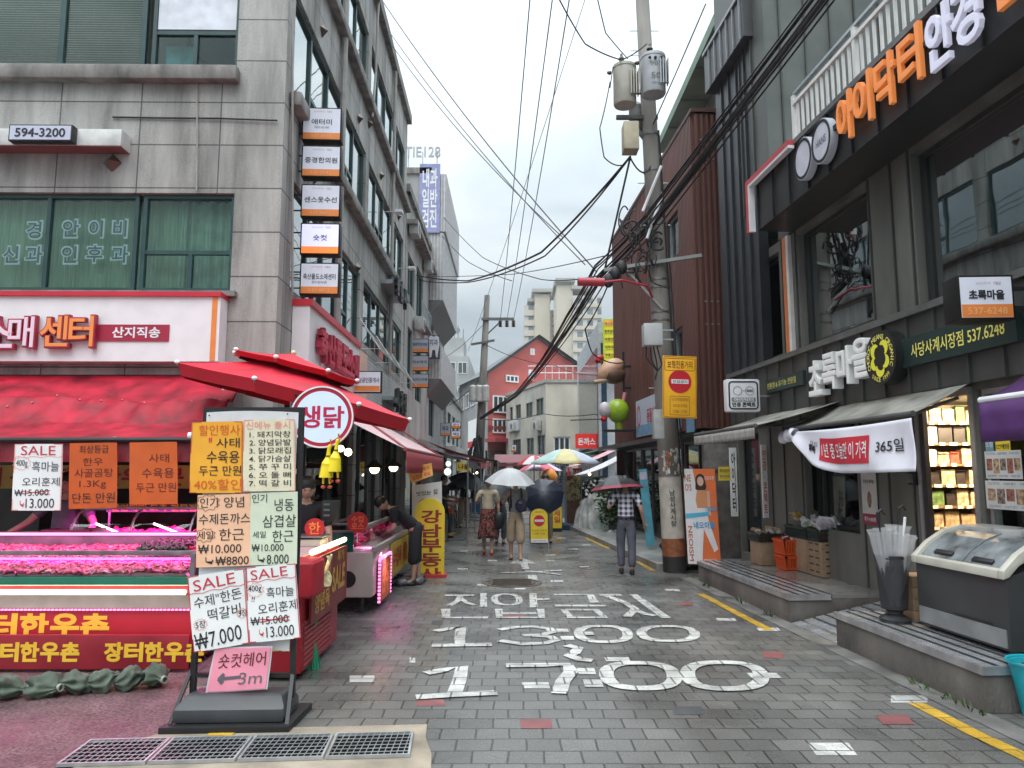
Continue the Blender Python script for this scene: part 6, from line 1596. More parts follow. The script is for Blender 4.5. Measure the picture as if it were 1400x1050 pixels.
# stacked lightboxes and tooth sign
for k,(y0,y1,s)in enumerate(((463,482,'중앙치과의원'),(486,507,'미소약국'),(511,530,'스터디카페'))):
 Yd=24.5;a,b=at(562,y0,Yd),at(586,y1,Yd);w_,h_=b.x-a.x,a.z-b.z;fr2=yaw(((a.x+b.x)/2,Yd,(a.z+b.z)/2),0)
 t=signbox('projecting_sign','%s of three stacked lightboxes on the concrete building, reading %s'%(('top','middle','lowest')[k],s),'sign',fr2,0,0,w_,h_,.15,M('lightbox_casing'),M('sign_face_grey',(.40,.42,.48),.5,var=.05),'stacked lightboxes on the concrete building',w0=-.15)
 put(t,fr2,orange,'orange_band',[('r',-w_/2+.02,w_/2-.02,-h_/2+.02,-h_/2+.13)],.004)
 put(t,fr2,ink,'lettering',[(s,0,.04,w_*.82,.11,.02)],.005)
 MB().bar(fr2.p(-w_/2-.5,0,-.08),fr2.p(-w_/2,0,-.08),.03).build('bracket',black,t)
a,b=at(585,458,28.4),at(601,490,28.4);fr2=yaw(((a.x+b.x)/2,28.4,(a.z+b.z)/2),0);w_,h_=b.x-a.x,a.z-b.z
t=thing('tooth_sign','white tooth shaped dental sign reading 치과','sign',fr2.O)
poly=[(-.45,.42),(-.25,.5),(0,.44),(.25,.5),(.45,.42),(.5,.1),(.4,-.2),(.34,-.5),(.2,-.45),(.12,-.15),(-.12,-.15),(-.2,-.45),(-.34,-.5),(-.4,-.2),(-.5,.1)]
MB().fbox(fr2,-w_/2,w_/2,-h_/2,h_/2,-.18,-.02).build('casing',M('tooth_case',(.04,.05,.07),.5),t)
MB().prism(fr2,[(u*w_*.95,v*h_*.95)for u,v in poly],-.02,.02).build('tooth',M('tooth_white',(.66,.68,.70),.4),t)
m=MB();m.text(fr2,'치과',0,h_*.18,w_*.7,h_*.26,off=.024,weight=.03);m.build('lettering',M('tooth_blue',(.05,.10,.25),.5),t)
# farther plain rows filling the left side of the lane
t,fr,ff=row_building('shop_building','pale two-storey shop building on the left behind the market awnings',-3.3,36.6,47,5.6,M('pale_render',(.42,.42,.40),.8,var=.25),[(37.5,39.5,3.2,4.8),(40.5,42.5,3.2,4.8),(43.5,45.5,3.2,4.8),(37.2,46,.3,2.5)])
MB().fbox(fr,36.8,46.8,2.6,3.0,0,.5).build('canopy',M('canopy_white',(.5,.5,.5),.5),t)
far1=brickmat('far_block_windows',(.10,.20,.19),(.15,.25,.24),(.40,.40,.39),1.5,1.45,.33,off=0,rough=.5,var=.15,bump=.1)
a=at(606,470,78);b=at(641,470,78);hA=at(620,487,78).z
t=thing('grey_office_block','pale grey office block with green windows and roof antennas far down the lane','building',(a.x,80,0))
MB().box(a.x,b.x,78,92,0,hA).build('wall',M('far_grey_wall',(.37,.375,.37),.8,var=.15,scale=.4),t)
fr=F3((0,78,0))
for r_ in range(5):
 for k in range(2):
  u0=a.x+.35+k*1.25;v0=hA-1.9-r_*2.7
  if v0>1:window(fr,u0,u0+1.0,v0,v0+1.25,t,white,glass('far_teal_glass',(.2,.4,.38),1.6,.15),mull=[u0+.5],w=.06,name='window');MB().fbox(fr,u0,u0+1,v0,v0+1.25,.0,.01).build('dark_back',M('teal_back',(.04,.10,.10),.5),t)
p0=at(608,462,79);MB().box(p0.x,at(634,462,79).x,79,84,hA,at(610,462,79).z).build('roof_house',M('far_grey_wall'),t)
m=MB()
for px in(612,618,621,626,633):m.tube([at(px,470,80),at(px+rnd.uniform(-1,1),rnd.uniform(440,452),80)],.05,5)
for px in(619,625):m.disc(F3(at(px,452,80)),0,0,.35,0,.08,14)
m.build('antennas',M('antenna_grey',(.25,.26,.27),.5,.3),t)
a=at(596,540,60);t=thing('side_block','grey glazed block between the clinic building and the office block','building',(a.x,62,0));MB().box(at(585,540,60).x-4,at(612,540,60).x,60,74,0,at(600,515,60).z).build('wall',far1,t)
# red gabled building with a dark roof
lc,rc=at(667,509,50),at(790,500,55);ax_=at(735,461,52.5);lb=at(628,527,62);off=V((lb.x-lc.x,lb.y-lc.y,0))
redw=M('brick_red_render',(.50,.125,.115),.75,var=.14,scale=.8);greyw=M('grey_long_wall',(.30,.30,.30),.75,var=.15,scale=.6);slate=M('slate_roof',(.10,.105,.11),.6,var=.2,scale=2)
t=thing('red_gabled_building','red gabled building with a dark grey roof at the far bend of the lane','building',(lc.x,52,0))
zl_=lc.z;g_=lambda p,z=None:V((p.x,p.y,p.z if z is None else z))
m=MB();m.add([g_(lc,0),g_(rc,0),g_(rc),g_(ax_),g_(lc)],[(0,1,2,3,4)]);m.build('gable_wall',redw,t)
m=MB();m.add([g_(lc,0),g_(lc),g_(lc+off,lb.z),g_(lc+off,0)],[(0,1,2,3)]);m.build('long_wall',greyw,t)
ridge=ax_+off*1.0;nrm=V((off.x,off.y,0)).normalized()*.5
m=MB();ov=(lc-ax_).normalized()*.6
m.add([g_(ax_)-nrm+V((0,0,.12)),g_(lc)+ov-nrm+V((0,0,.12)),V((lc.x+off.x,lc.y+off.y,lb.z))+ov+V((0,0,.12)),V((ridge.x,ridge.y,ax_.z+.12))],[(0,1,2,3)])
ov2=(rc-ax_).normalized()*.5
m.add([g_(ax_)-nrm+V((0,0,.12)),V((ridge.x,ridge.y,ax_.z+.12)),rc+off+ov2+V((0,0,.12)),g_(rc)+ov2-nrm+V((0,0,.12))],[(0,1,2,3)])
m.build('roof',slate,t)
gr_=(rc-lc);gr_.z=0;GF=F3(V((lc.x,lc.y,0)),gr_,Z);gw=gr_.length
def gu(px,py):
 r=ray(px,py);o=V((0,0,H));q=o+r*((GF.O-o).dot(GF.N)/r.dot(GF.N));return(q-GF.O).dot(GF.R),q.z
m=MB();m.bar(g_(lc)+V((0,-.1,0)),g_(ax_)+V((0,-.1,0)),.12,.2);m.bar(g_(ax_)+V((0,-.1,0)),g_(rc)+V((0,-.1,0)),.12,.2);m.build('barge_board',slate,t)
u0,v0=gu(668,585);u1,v1=gu(745,585);MB().fbox(GF,0,gw,v0-.1,v0+.15,0,.1).build('string_course',M('dark_red',(.22,.05,.045),.7),t)
MB().fbox(GF,0,gw,0,gu(690,640)[1]+1.2,.01,.06).build('ground_floor',M('dim_brown',(.14,.10,.085),.7,var=.4),t)
for(x0,x1,y0,y1)in((691,708,514,522),(724,730,477,485),(673,694,542,564),(673,692,573,592),(722,729,506,520)):
 a,b=gu(x0,y1),gu(x1,y0);window(GF,a[0],b[0],a[1],b[1],t,white,M('far_pane',(.06,.08,.08),.15,var=.2),mull=[a[0]+(b[0]-a[0])*k/3 for k in(1,2)],w=.10,fd=.08,fw=.09)
a,b=gu(673,605),gu(697,593);MB().fbox(GF,a[0]-.6,b[0]+.3,a[1],a[1]+.25,0,1.2).build('red_canopy',M('canopy_crimson',(.30,.04,.05),.6),t)
LFr=F3(V((lc.x+off.x,lc.y+off.y,0)),-off,Z);ll=off.length
for k in range(5):
 window(LFr,1.0+k*2.4,2.6+k*2.4,6.7,7.9,t,white,M('far_pane'),mull=[1.8+k*2.4],w=.08,fd=.06,fw=.08)
a=.6*ll
tt=thing('lit_window_board','tall lit white shop board on the grey long wall of the red gabled building','sign',LFr.p(a,3,0));MB().fbox(LFr,a-2.2,a+1.2,2.5,5.6,.05,.12).build('board',M('board_glow',(.62,.62,.62),.5,emit=(.9,.9,.9),est=.15,var=.1),tt);MB().fbox(LFr,a-2.2,a+1.2,3.5,4.0,.12,.13).build('red_band',redink,tt)
# cream building
cc=at(746,523,42);cl_=at(692,541,50);ht=cc.z;cr_x=at(822,523,42).x
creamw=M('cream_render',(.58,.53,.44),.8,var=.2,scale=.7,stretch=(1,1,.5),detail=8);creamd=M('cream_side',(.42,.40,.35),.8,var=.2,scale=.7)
t=thing('cream_building','plain cream rendered two-storey building in front of the red gable','building',(cc.x,44,0))
LFC=F3(V((cl_.x,cl_.y,0)),V((cc.x-cl_.x,cc.y-cl_.y,0)),Z);L3=V((cc.x-cl_.x,cc.y-cl_.y,0)).length;FCC=F3(V((cc.x,42,0)))
def lu(px,py):
 r=ray(px,py);o=V((0,0,H));q=o+r*((LFC.O-o).dot(LFC.N)/r.dot(LFC.N));return(q-LFC.O).dot(LFC.R),q.z
hl=[]
for(x0,x1,y0,y1)in((733,743,543,569),(719,728,549,571),(705,712,552,573),(697,701,556,575),(720,730,598,622),(735,745,594,624),(701,712,600,640)):
 a,b=lu(x0,y1),lu(x1,y0);hl.append((a[0],b[0],a[1],b[1]))
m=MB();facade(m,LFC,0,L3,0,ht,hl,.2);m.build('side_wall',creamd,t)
fh=[(at(757,640,42).x-cc.x,at(780,640,42).x-cc.x,0,at(757,597,42).z)]
m=MB();facade(m,FCC,0,cr_x-cc.x+.6,0,ht,fh,.2);m.add([V((cr_x+.6,42,0)),V((cr_x+.6,54,0)),V((cr_x+.6,54,ht)),V((cr_x+.6,42,ht))],[(0,1,2,3)]);m.add([V((cc.x,42,ht)),V((cr_x+.6,42,ht)),V((cr_x+.6,54,ht)),V((cl_.x,cl_.y,ht))],[(0,1,2,3)]);m.build('front_wall',creamw,t)
for h in hl:window(LFC,*h,t,M('bronze_frame'),M('far_pane'),mull=[(h[0]+h[1])/2],w=-.06,fw=.06)
h=fh[0];window(FCC,*h,t,white,M('far_pane'),mull=[h[0]+(h[1]-h[0])*.36,h[0]+(h[1]-h[0])*.66],w=-.06,fw=.08)
m=MB();m.fbox(LFC,-.1,L3,ht,ht+.18,-.2,.08);m.fbox(FCC,0,cr_x-cc.x+.6,ht,ht+.18,-.2,.08);m.build('coping',M('coping_grey',(.35,.34,.31),.7),t)
m=MB()
for k in range(9):p=cc.lerp(V((cr_x,42,ht)),k/8);m.tube([p+V((0,.3,.15)),p+V((0,.3,1.0))],.025,5)
for z in(.6,1.0):m.tube([V((cc.x-1,42.3,ht+z)),V((cr_x,42.3,ht+z))],.025,5)
m.build('roof_railing',M('white_rail'),t)
a,b=lu(697,591),lu(710,574);tt=thing('wall_sign','pale blue-grey sign board on the side of the cream building','sign',LFC.p(*a));MB().fbox(LFC,a[0],lu(711,590)[0],a[1],b[1],.02,.15).build('board',M('pale_board',(.45,.47,.50),.5),tt);m=MB();m.text(LFC,'커피숍',(a[0]+lu(711,590)[0])/2,(a[1]+b[1])/2,1.2,.4,off=.155,weight=0);m.build('lettering',greyink,tt)
# apartment towers
apt=brickmat('apartment_windows',(.13,.16,.17),(.22,.25,.26),(.55,.53,.48),2.6,2.9,.62,off=0,rough=.5,var=.08,bump=.1)
aptw=M('apartment_wall',(.58,.53,.43),.8,var=.08,scale=.1);apts=M('apartment_side',(.40,.39,.35),.8,var=.08,scale=.1)
def tower(label,Y,parts,slabs):
 x=at(parts[0][0],500,Y).x;t=thing('apartment_tower',label,'tower',(x,Y,0),0,'apartment towers on the skyline')
 for k,(x0,x1,ytop,dy,mt)in enumerate(parts):
  a,b=at(x0,ytop,Y+dy),at(x1,ytop,Y+dy);MB().box(a.x,b.x,Y+dy,Y+dy+14,0,a.z).build(('core','flats')[mt is apt],mt,t)
  if mt is apt:
   m=MB();z=a.z-2.9
   while z>8:m.box(a.x-.1,b.x+.1,Y+dy-.35,Y+dy,z-.2,z+.75);z-=2.9
   m.build('balcony_bands',aptw,t)
 for(x0,x1,yy,dy)in slabs:
  a,b=at(x0,yy,Y+dy),at(x1,yy,Y+dy);MB().box(a.x,b.x,Y+dy-1,Y+dy+16,a.z,a.z+.9).build('roof_slab',apts,t)
tower('shorter apartment tower on the left of the pair, with a tall cream stair core',200,[(717,732,417,2,apt),(731,752,402,0,aptw),(751,758,424,3,apt)],[(727,756,400,0),(721,731,413,2)])
tower('taller apartment tower on the right of the pair, windows filling its front',185,[(761,783,390,0,aptw),(783,822,404,-2,apt)],[(759,786,386,0),(781,810,396,0),(757,780,391,1)])
MB_=MB()
# yellow-signed building behind the brown one
a,b=at(818,440,30),at(846,440,30);t=thing('pale_blue_building','narrow pale building with dark blue glazing behind the brown clad building','building',(a.x,31,0))
MB().box(a.x,a.x+6,30,40,0,a.z).build('wall',M('pale_blue_wall',(.42,.45,.47),.7,var=.15),t)
MB().box(a.x-.03,a.x,30.5,39,1.5,a.z-1.0).build('glazing',M('blue_glazing',(.03,.06,.09),.15,var=.2),t);fr=F3((a.x,30,0));MB().fbox(fr,.08,.3,1.5,a.z-.9,.01,.05).build('glazing',M('blue_glazing',(.03,.06,.09),.15,var=.2),t)
a,b=at(825,436,29.4),at(852,500,29.4);t=thing('vertical_sign','tall yellow-green vertical sign with stacked red and black lines','sign',(a.x,29.4,b.z));f2=F3((a.x,29.4,0));w_=b.x-a.x;h_=a.z-b.z
MB().fbox(f2,0,w_,b.z,a.z,-.3,0).build('panel',M('sign_lime',(.50,.62,.03),.5,var=.06),t)
for k in range(6):
 z1=a.z-.03-k*h_/6;MB().fbox(f2,.04,w_-.04,z1-h_/6+.07,z1-.02,0,.01).build('row_plate',M('sign_row_yellow',(.80,.66,.03),.5,var=.05)if k else M('sign_row_amber',(.85,.45,.08),.5),t)
 m=MB();m.text(f2,('베스트 필라','튼튼정형외과','바른한의원','피부과 의원','부동산 법률','코인 노래방')[k],w_*.46,z1-h_/12-.01,w_*.8,h_/6*.42,off=.013,weight=.03);m.build('lettering',redink if k in(0,5)else ink,t)
# ================================================================== mid-lane pole
def gnd(px,Y):p=at(px,645,Y);return V((p.x,Y,0))
concp=M('concrete_pole',(.20,.185,.165),.75,var=.3,scale=4,stretch=(1,1,.2))
b0=at(652,648,34);b0.z=0;tp_=at(666,404,34)
t=thing('utility_pole','farther concrete utility pole with a crossarm at the bend of the lane','pole',b0)
MB().tube([b0,b0.lerp(tp_,.5),tp_],.2,12,radii=[.24,.19,.13]).build('shaft',concp,t,smooth=True)
ca=at(664,437,34);cb=at(703,437,34);m=MB();m.bar(ca-V((.2,.15,0)),cb-V((0,.15,0)),.12);m.bar(at(659,472,34)+V((-.5,-.2,0)),at(659,472,34)+V((.6,-.2,.2)),.1);m.bar(at(661,462,34),at(684,440,34),.06);m.build('crossarm',M('crossarm_steel',(.16,.16,.16),.5,.4),t)
ins=[at(px,437,33.8)for px in(684,693,702)]
for q in ins:MB().lathe([(.06,-.35),(.11,-.3),(.05,-.25),(.11,-.2),(.05,-.15),(.1,-.1),(.04,0)],q,10).build('insulator',M('insulator_brown',(.05,.03,.025),.3),t)
q=at(655,536,33.6)
for dx in(-.3,0,.3):MB().lathe([(.15,-.45),(.17,-.4),(.17,.25),(.12,.32)],q+V((dx,-.1*abs(dx),0)),14).build('transformer_can',M('transformer_pale',(.50,.50,.47),.5,.2),t)
m=MB()
for k in range(16):
 a=b0+V((rnd.uniform(-.5,.3),rnd.uniform(-.4,.1),rnd.uniform(.2,2)));e=b0.lerp(tp_,.28)+V((rnd.uniform(-.35,.35),-.25,rnd.uniform(-.6,.6)));m.tube([a,a.lerp(e,.5)+V((rnd.uniform(-.4,.4),0,0)),e],.05,5)
m.build('cable_tangle',cable,t)
# ================================================================== main utility pole
pb=gp(923,782);pt=pb+V((-.35,0,10.9));PX=lambda z:pb.lerp(pt,z/10.9)
t=thing('utility_pole','leaning concrete utility pole with grey transformers near the black umbrella man','pole',pb)
MB().tube([pb,PX(3),PX(7),pt],.2,20,radii=[.195,.18,.15,.125]).build('shaft',concp,t,smooth=True)
def cyl_at(z0,z1,dr,mat,nm,n=24):
 r0=lambda z:.195-z/10.9*.07
 return MB().tube([PX(z0),PX(z1)],0,n,radii=[r0(z0)+dr,r0(z1)+dr]).build(nm,mat,t,smooth=50)
cyl_at(.02,.28,.008,M('pole_black_band',(.02,.02,.02),.5),'foot_band');cyl_at(.28,.58,.010,M('pole_copper_band',(.26,.09,.035),.5,.2,var=.3,scale=14),'copper_band');o=cyl_at(.58,1.66,.008,M('pole_cream_sleeve',(.42,.385,.33),.6,var=.2,scale=5),'sleeve')
cyl_at(1.64,1.67,.014,ssteel,'band')
m=MB();m.text(F3(PX(1.1)+V((-.02,-.207,0)),(1,-.02,0),(-.03,0,1)),'남\n성\n사\n계\n시\n장',.0,.0,.10,.62,off=0,weight=.01);m.build('lettering',ink,o)
m=MB();R_=random.Random(5)
for k in range(34):
 z=R_.uniform(1.7,2.1);th=R_.uniform(-2.4,-.7);r_=.192;w_=R_.uniform(.1,.3);h_=R_.uniform(.03,.10)
 m.grid(lambda a,b:PX(z+h_*(b-.5)*(1+.3*math.sin(a*9+k)))+V((math.cos(th+w_*(a-.5))*(r_+.002*k/10),math.sin(th+w_*(a-.5))*(r_+.002*k/10),0)),5,2)
m.build('torn_paper',M('torn_paper',(.55,.52,.47),.8,var=.4,scale=9),t)
m=MB()
for k in range(6):z=R_.uniform(1.75,2.05);th=R_.uniform(-2.3,-1.7);m.grid(lambda a,b:PX(z+.07*(b-.5))+V((math.cos(th+.2*a)*.198,math.sin(th+.2*a)*.198,0)),4,2)
m.build('torn_flyer',M('torn_orange',(.42,.14,.05),.8,var=.3),t)
for k,(px,py,r_,h0,lab)in enumerate(((854,118,.205,.74,'cream'),(893,104,.215,.72,'grey'))):
 q=at(px,py,12.45-.15*k);body=M('transformer_grey' if k else 'transformer_cream',(.46,.48,.50)if k else(.44,.42,.36),.45,.15,var=.1)
 o=MB().lathe([(r_*.93,-h0/2),(r_,-h0/2+.03),(r_,h0/2-.05),(r_*1.05,h0/2-.05),(r_*1.05,h0/2),(r_*.6,h0/2+.05),(.02,h0/2+.07)],q,28).build('transformer',body,t,smooth=40)
 m=MB()
 for i in range(4):m.box(q.x+r_*.35+i*.045,q.x+r_*.35+i*.045+.016,q.y-r_-.05,q.y-r_*.5,q.z-.26,q.z+.2)
 m.build('cooling_fins',body,o)
 m=MB();m.lathe([(.03,0),(.06,.03),(.035,.07),(.06,.1),(.03,.15),(.02,.2)],q+V((-.05,0,h0/2+.05)),12);m.lathe([(.02,0),(.04,.02),(.02,.08)],q+V((-r_-.03,0,h0/2-.12)),10,ax=V((-1,0,.2)))
 if k:
  for dx in(-.1,0,.1):m.lathe([(.02,0),(.03,.02),(.015,.06)],q+V((dx,-r_-.0,h0/2-.14)),8,ax=V((0,-1,-.2)))
 m.build('bushing',M('bushing_brown',(.04,.03,.03),.35),o)
 if k:
  m=MB();m.text(F3(q+V((0.01,-r_-.006,-.10)),(1,0,0),Z),'50',0,0,.17,.11,off=.0,weight=.0);m.text(F3(q+V((-.02,-r_-.006,.12)),(1,0,0),Z),'변압',0,0,.14,.07,off=0,weight=0);m.text(F3(q+V((0,-r_-.006,-.24)),(1,0,0),Z),'구로지사',0,0,.16,.05,off=0,weight=0);m.build('lettering',greyink,o)
MB().lathe([(.15,-.25),(.15,.2),(.05,.3)],PX(8.35)+V((-.2,.15,0)),16).build('transformer',M('transformer_dark',(.22,.22,.22),.5,.2),t,smooth=40)
m=MB()
for z in(8.25,8.75):m.bar(PX(z)+V((-.62,-.05,0)),PX(z)+V((.15,-.05,0)),.07)
m.bar(PX(7.7),PX(8.2)+V((-.35,0,0)),.06);m.build('bracket',M('crossarm_steel'),t)
q=at(861,191,12.2);o=MB().box(q.x-.13,q.x+.13,12.0,12.3,q.z-.25,q.z+.25).build('junction_box',M('junction_cream',(.42,.37,.26),.6,var=.15),t,bevel=.012)
q2=PX(8.15);
for z in(5.0,5.15,6.5,7.2,7.9,4.4,4.55):cyl_at(z,z+.03,.012,ssteel,'band')
a=at(838,384,12.6);b=at(946,337,12.6)
m=MB();m.bar(PX(5.45)+V((-1.0,-.2,-.15)),PX(5.45)+V((.75,-.2,.12)),.06);m.bar(PX(4.6)+V((0,-.18,0)),PX(5.4)+V((-.6,-.2,-.1)),.04);m.build('crossarm',M('crossarm_galv',(.30,.31,.30),.5,.5),t)
m=MB()
for z in[9.6-.0*k for k in range(1)]+[9.0,9.5,10.0,3.2,7.0,6.2]:m.tube([PX(z)+V((-.28,0,0)),PX(z)+V((.28,0,0))],.009,6)
m.build('climbing_step',steel,t)
m=MB()
for dx,z0,z1 in((.20,.1,8.0),(.245,.1,6.2),(.16,2.5,8.2)):m.tube([PX(z)+V((dx-z*.006,-.05-.02*math.sin(z*2),0))for z in[z0+(z1-z0)*k/10 for k in range(11)]],.018,6)
m.build('riser_cable',cable,t)
a,b=at(879,443,12.35),at(905,473,12.35);o=MB().box(a.x,b.x,12.25,12.5,b.z,a.z).build('control_box',M('control_box',(.42,.44,.44),.45,var=.1),t,bevel=.015)
m=MB();m.box(b.x,b.x+.2,12.36,12.40,a.z-.12,a.z-.09);m.box(b.x,b.x+.2,12.36,12.40,b.z+.1,b.z+.13);m.build('clamp',steel,o)
m=MB()
for k in range(4):m.tube([V((a.x+.06+k*.06,12.4,b.z)),V((a.x+.05+k*.09,12.4,b.z-.2-.04*k)),V((a.x+.25,12.45,b.z-.42)),PX(b.z-.5)+V((-.17,-.05,0))],.012,6)
m.build('box_cable',cable,o)
a,b=at(893,560,12.3),at(908,600,12.3);MB().box(a.x,b.x,12.25,12.45,b.z,a.z).build('meter_box',M('meter_box',(.34,.35,.34),.5,var=.15),t,bevel=.012)
# red camera arm
q0=at(880,392,12.5);a=at(790,385,12.2);b=at(826,386,12.2)
t=thing('street_camera','red bullet-shaped street lamp on a thin red arm from the pole','street lamp',b);rp=M('red_lamp_paint',(.40,.03,.05),.4,var=.08)
MB().tube([b,at(850,383,12.3),at(885,391,12.5),PX(4.75)+V((-.12,-.1,0))],.022,8).build('arm',rp,t);MB().tube([a,b],.075,12).build('housing',rp,t,smooth=50)
MB().tube([a-V((.006,0,0)),a+V((.01,0,0))],.055,12).build('lens',black,t)
# yellow no-entry sign on the pole
Yd=12.15;P4=[at(904,488,Yd),at(951,485,Yd),at(955,571,Yd-.0),at(908,573,Yd)];fr=yaw(sum(P4,V((0,0,0)))/4,4,roll=1.5);w_=(P4[1]-P4[0]).length;h_=(P4[0]-P4[3]).length
t=thing('no_entry_sign','yellow pedestrian street sign with a red no-entry disc on the pole','sign',fr.O)
MB().fbox(fr,-w_/2,w_/2,-h_/2,h_/2,-.03,0).build('panel',M('sign_amber',(.80,.40,.01),.45,var=.06),t,bevel=.01)
bo=M('sign_brown_ink',(.16,.05,.01),.6,var=0)
m=MB();rrect(m,fr,-w_/2+.012,w_/2-.012,-h_/2+.012,h_/2-.012,.03,.008,0,.003);rrect(m,fr,-w_/2+.03,w_/2-.03,h_/2-.25,h_/2-.04,.03,.008,0,.003);rrect(m,fr,-.17,.17,-h_/2+.05,-h_/2+.37,.02,.007,0,.003)
m.build('outline',bo,t)
m=MB();m.text(fr,'보행전용거리',0,h_/2-.145,w_*.74,.13,off=.004,weight=.015);m.text(fr,'시간외차량통제해제',0,-h_/2+.31,.29,.055,off=.004,weight=0);m.text(fr,'토요일/공휴일',0,-h_/2+.21,.24,.055,off=.004,weight=0);m.text(fr,'13:00~17:00',0,-h_/2+.11,.24,.055,off=.004,weight=.0);m.build('lettering',bo,t)
MB().disc(fr,.0,.09,.195,0,.005,40).build('red_disc',M('sign_disc_red',(.48,.008,.02),.45,var=.03),t);MB().fbox(fr,-.145,.145,.055,.125,.005,.007).build('white_bar',white,t)
m=MB();m.text(fr,'진입금지',0,.09,.25,.05,off=.009,weight=.02);m.build('lettering',ink,t)
# ================================================================== goods on the right-hand steps
def rloc(px,py,z):p=gp(px,py,z);return RF.l(p)
kraft=M('kraft_box',(.30,.205,.125),.75,var=.15,scale=8);kdark=M('box_slot',(.05,.035,.022),.9,var=0)
def crate(label,name,x0,x1,y0,y1,z0,z1,mat,taper=.03,group=None,n=9):
 t=thing(name,label,'crate',RF.w((x0+x1)/2,(y0+y1)/2,z0),A_R,group)
 def wall(m,a,b):  # slotted side between two plan points
  L2=(V(b)-V(a)).length;h=z1-z0;d=(V(b)-V(a)).normalized();o=V((d.y,-d.x,0))
  bx=lambda s0,s1,v0,v1,th=.012:m.add([RF.w(*(V(a)+d*s+o*(th*w+taper*v/h)+V((0,0,z0+v))))for w in(0,1)for s,v in((s0,v0),(s1,v0),(s1,v1),(s0,v1))],[(0,1,2,3),(4,7,6,5),(0,4,5,1),(1,5,6,2),(2,6,7,3),(3,7,4,0)])
  bx(0,L2,0,.035);bx(0,L2,h-.035,h,.022);bx(0,L2,h*.52,h*.58)
  for k in range(n+1):s=L2*k/n;bx(max(0,s-.012),min(L2,s+.012),.03,h-.03)
 m=MB();q=[(x0,y0,0),(x1,y0,0),(x1,y1,0),(x0,y1,0)]
 for k in range(4):wall(m,q[k],q[(k+1)%4])
 m.build('slatted_sides',mat,t)
 m=MB();rbox(m,x0,x1,y0,y1,z0,z0+.015);rbox(m,x0+.015,x1-.015,y0+.015,y1-.015,z0+.016,z1-.05);m.build('inner_shade',M('crate_inner_shade',tuple(c*.35 for c in mat_col[mat.name])if mat.name in mat_col else(.1,.1,.1),.7),t)  # inner block in the crate colour darkened, shade of the inside painted in
 return t
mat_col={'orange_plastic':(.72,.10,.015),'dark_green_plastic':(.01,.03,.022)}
opl=M('orange_plastic',(.66,.085,.012),.45,var=.06);gpl=M('dark_green_plastic',(.010,.028,.022),.45,var=.1)
o=rloc(1093,779,.32);ox,oy=o.x,o.y
def heap(label,name,x0,x1,y0,y1,z,n,sz,mats,cat='packets'):
 t=thing(name,label,cat,RF.w((x0+x1)/2,(y0+y1)/2,z));ms=[MB()for _ in mats]
 for i in range(n):
  c=RF.w(rnd.uniform(x0,x1),rnd.uniform(y0,y1),z+rnd.uniform(0,sz*.8));a=rnd.uniform(0,3.14);b=rnd.uniform(-.6,.9)
  u=V((math.cos(a),math.sin(a),.3*math.sin(b*3)))*sz*rnd.uniform(.6,1);v=V((-math.sin(a)*.5,math.cos(a)*.5,math.sin(b)+.3))*sz*rnd.uniform(.4,.7);w=u.cross(v).normalized()*sz*.16
  ms[i%len(mats)].add([c-u-v,c+u-v,c+u+v*.9,c-u*.8+v,c+w,c-w],[(0,1,4),(1,2,4),(2,3,4),(3,0,4),(1,0,5),(2,1,5),(3,2,5),(0,3,5)])
 for m,mt in zip(ms,mats):k=m.build('bags',mt,t);k['kind']='stuff'
cw=.36;cl=.27
crate('lower orange plastic crate of the two stacked on the far step','plastic_crate',ox-.18,ox+.18,oy,oy+.34,.318,.515,opl,group='orange plastic crates')
crate('upper orange plastic crate of the two, filled with red packs','plastic_crate',ox-.19,ox+.17,oy+.01,oy+.35,.525,.745,opl,group='orange plastic crates')
heap('red and white packs heaped in the upper orange crate','snack_packs',ox-.13,ox+.12,oy+.06,oy+.3,.73,34,.065,[M('pack_red',(.50,.03,.03),.3,var=.3),M('pack_red'),M('pack_white',(.7,.7,.7),.3)])
# kraft drawer boxes
for ci,(px,py)in enumerate(((1128,787),(1160,783))):
 b=rloc(1146,790,.318)
 x0=b.x-.20+ci*.36;
 for k in range(5 if ci==0 else 5):
  t=thing('cardboard_box','brown slotted cardboard box, %s of five in the %s stack on the far step'%(('bottom','second','third','fourth','top')[k],('left','right')[ci]),'box',RF.w(x0+.16,b.y+.2,.318+k*.095),A_R,'slotted cardboard boxes on the far step')
  m=MB();z=.318+k*.092;rbox(m,x0,x0+.35,b.y+.03,b.y+.45,z,z+.089);m.build('carton',kraft,t,bevel=.004)
  m=MB()
  for i in range(2 if ci==0 else 1):s=x0+(.06+i*.17 if ci==0 else .12);rbox(m,s,s+.11,b.y+.026,b.y+.031,z+.045,z+.068)
  rbox(m,x0-.003,x0+.001,b.y+.10,b.y+.20,z+.05,z+.07);rbox(m,x0-.003,x0+.001,b.y+.26,b.y+.38,z+.05,z+.07)
  m.build('hand_slots',kdark,t)
zt=.318+5*.092
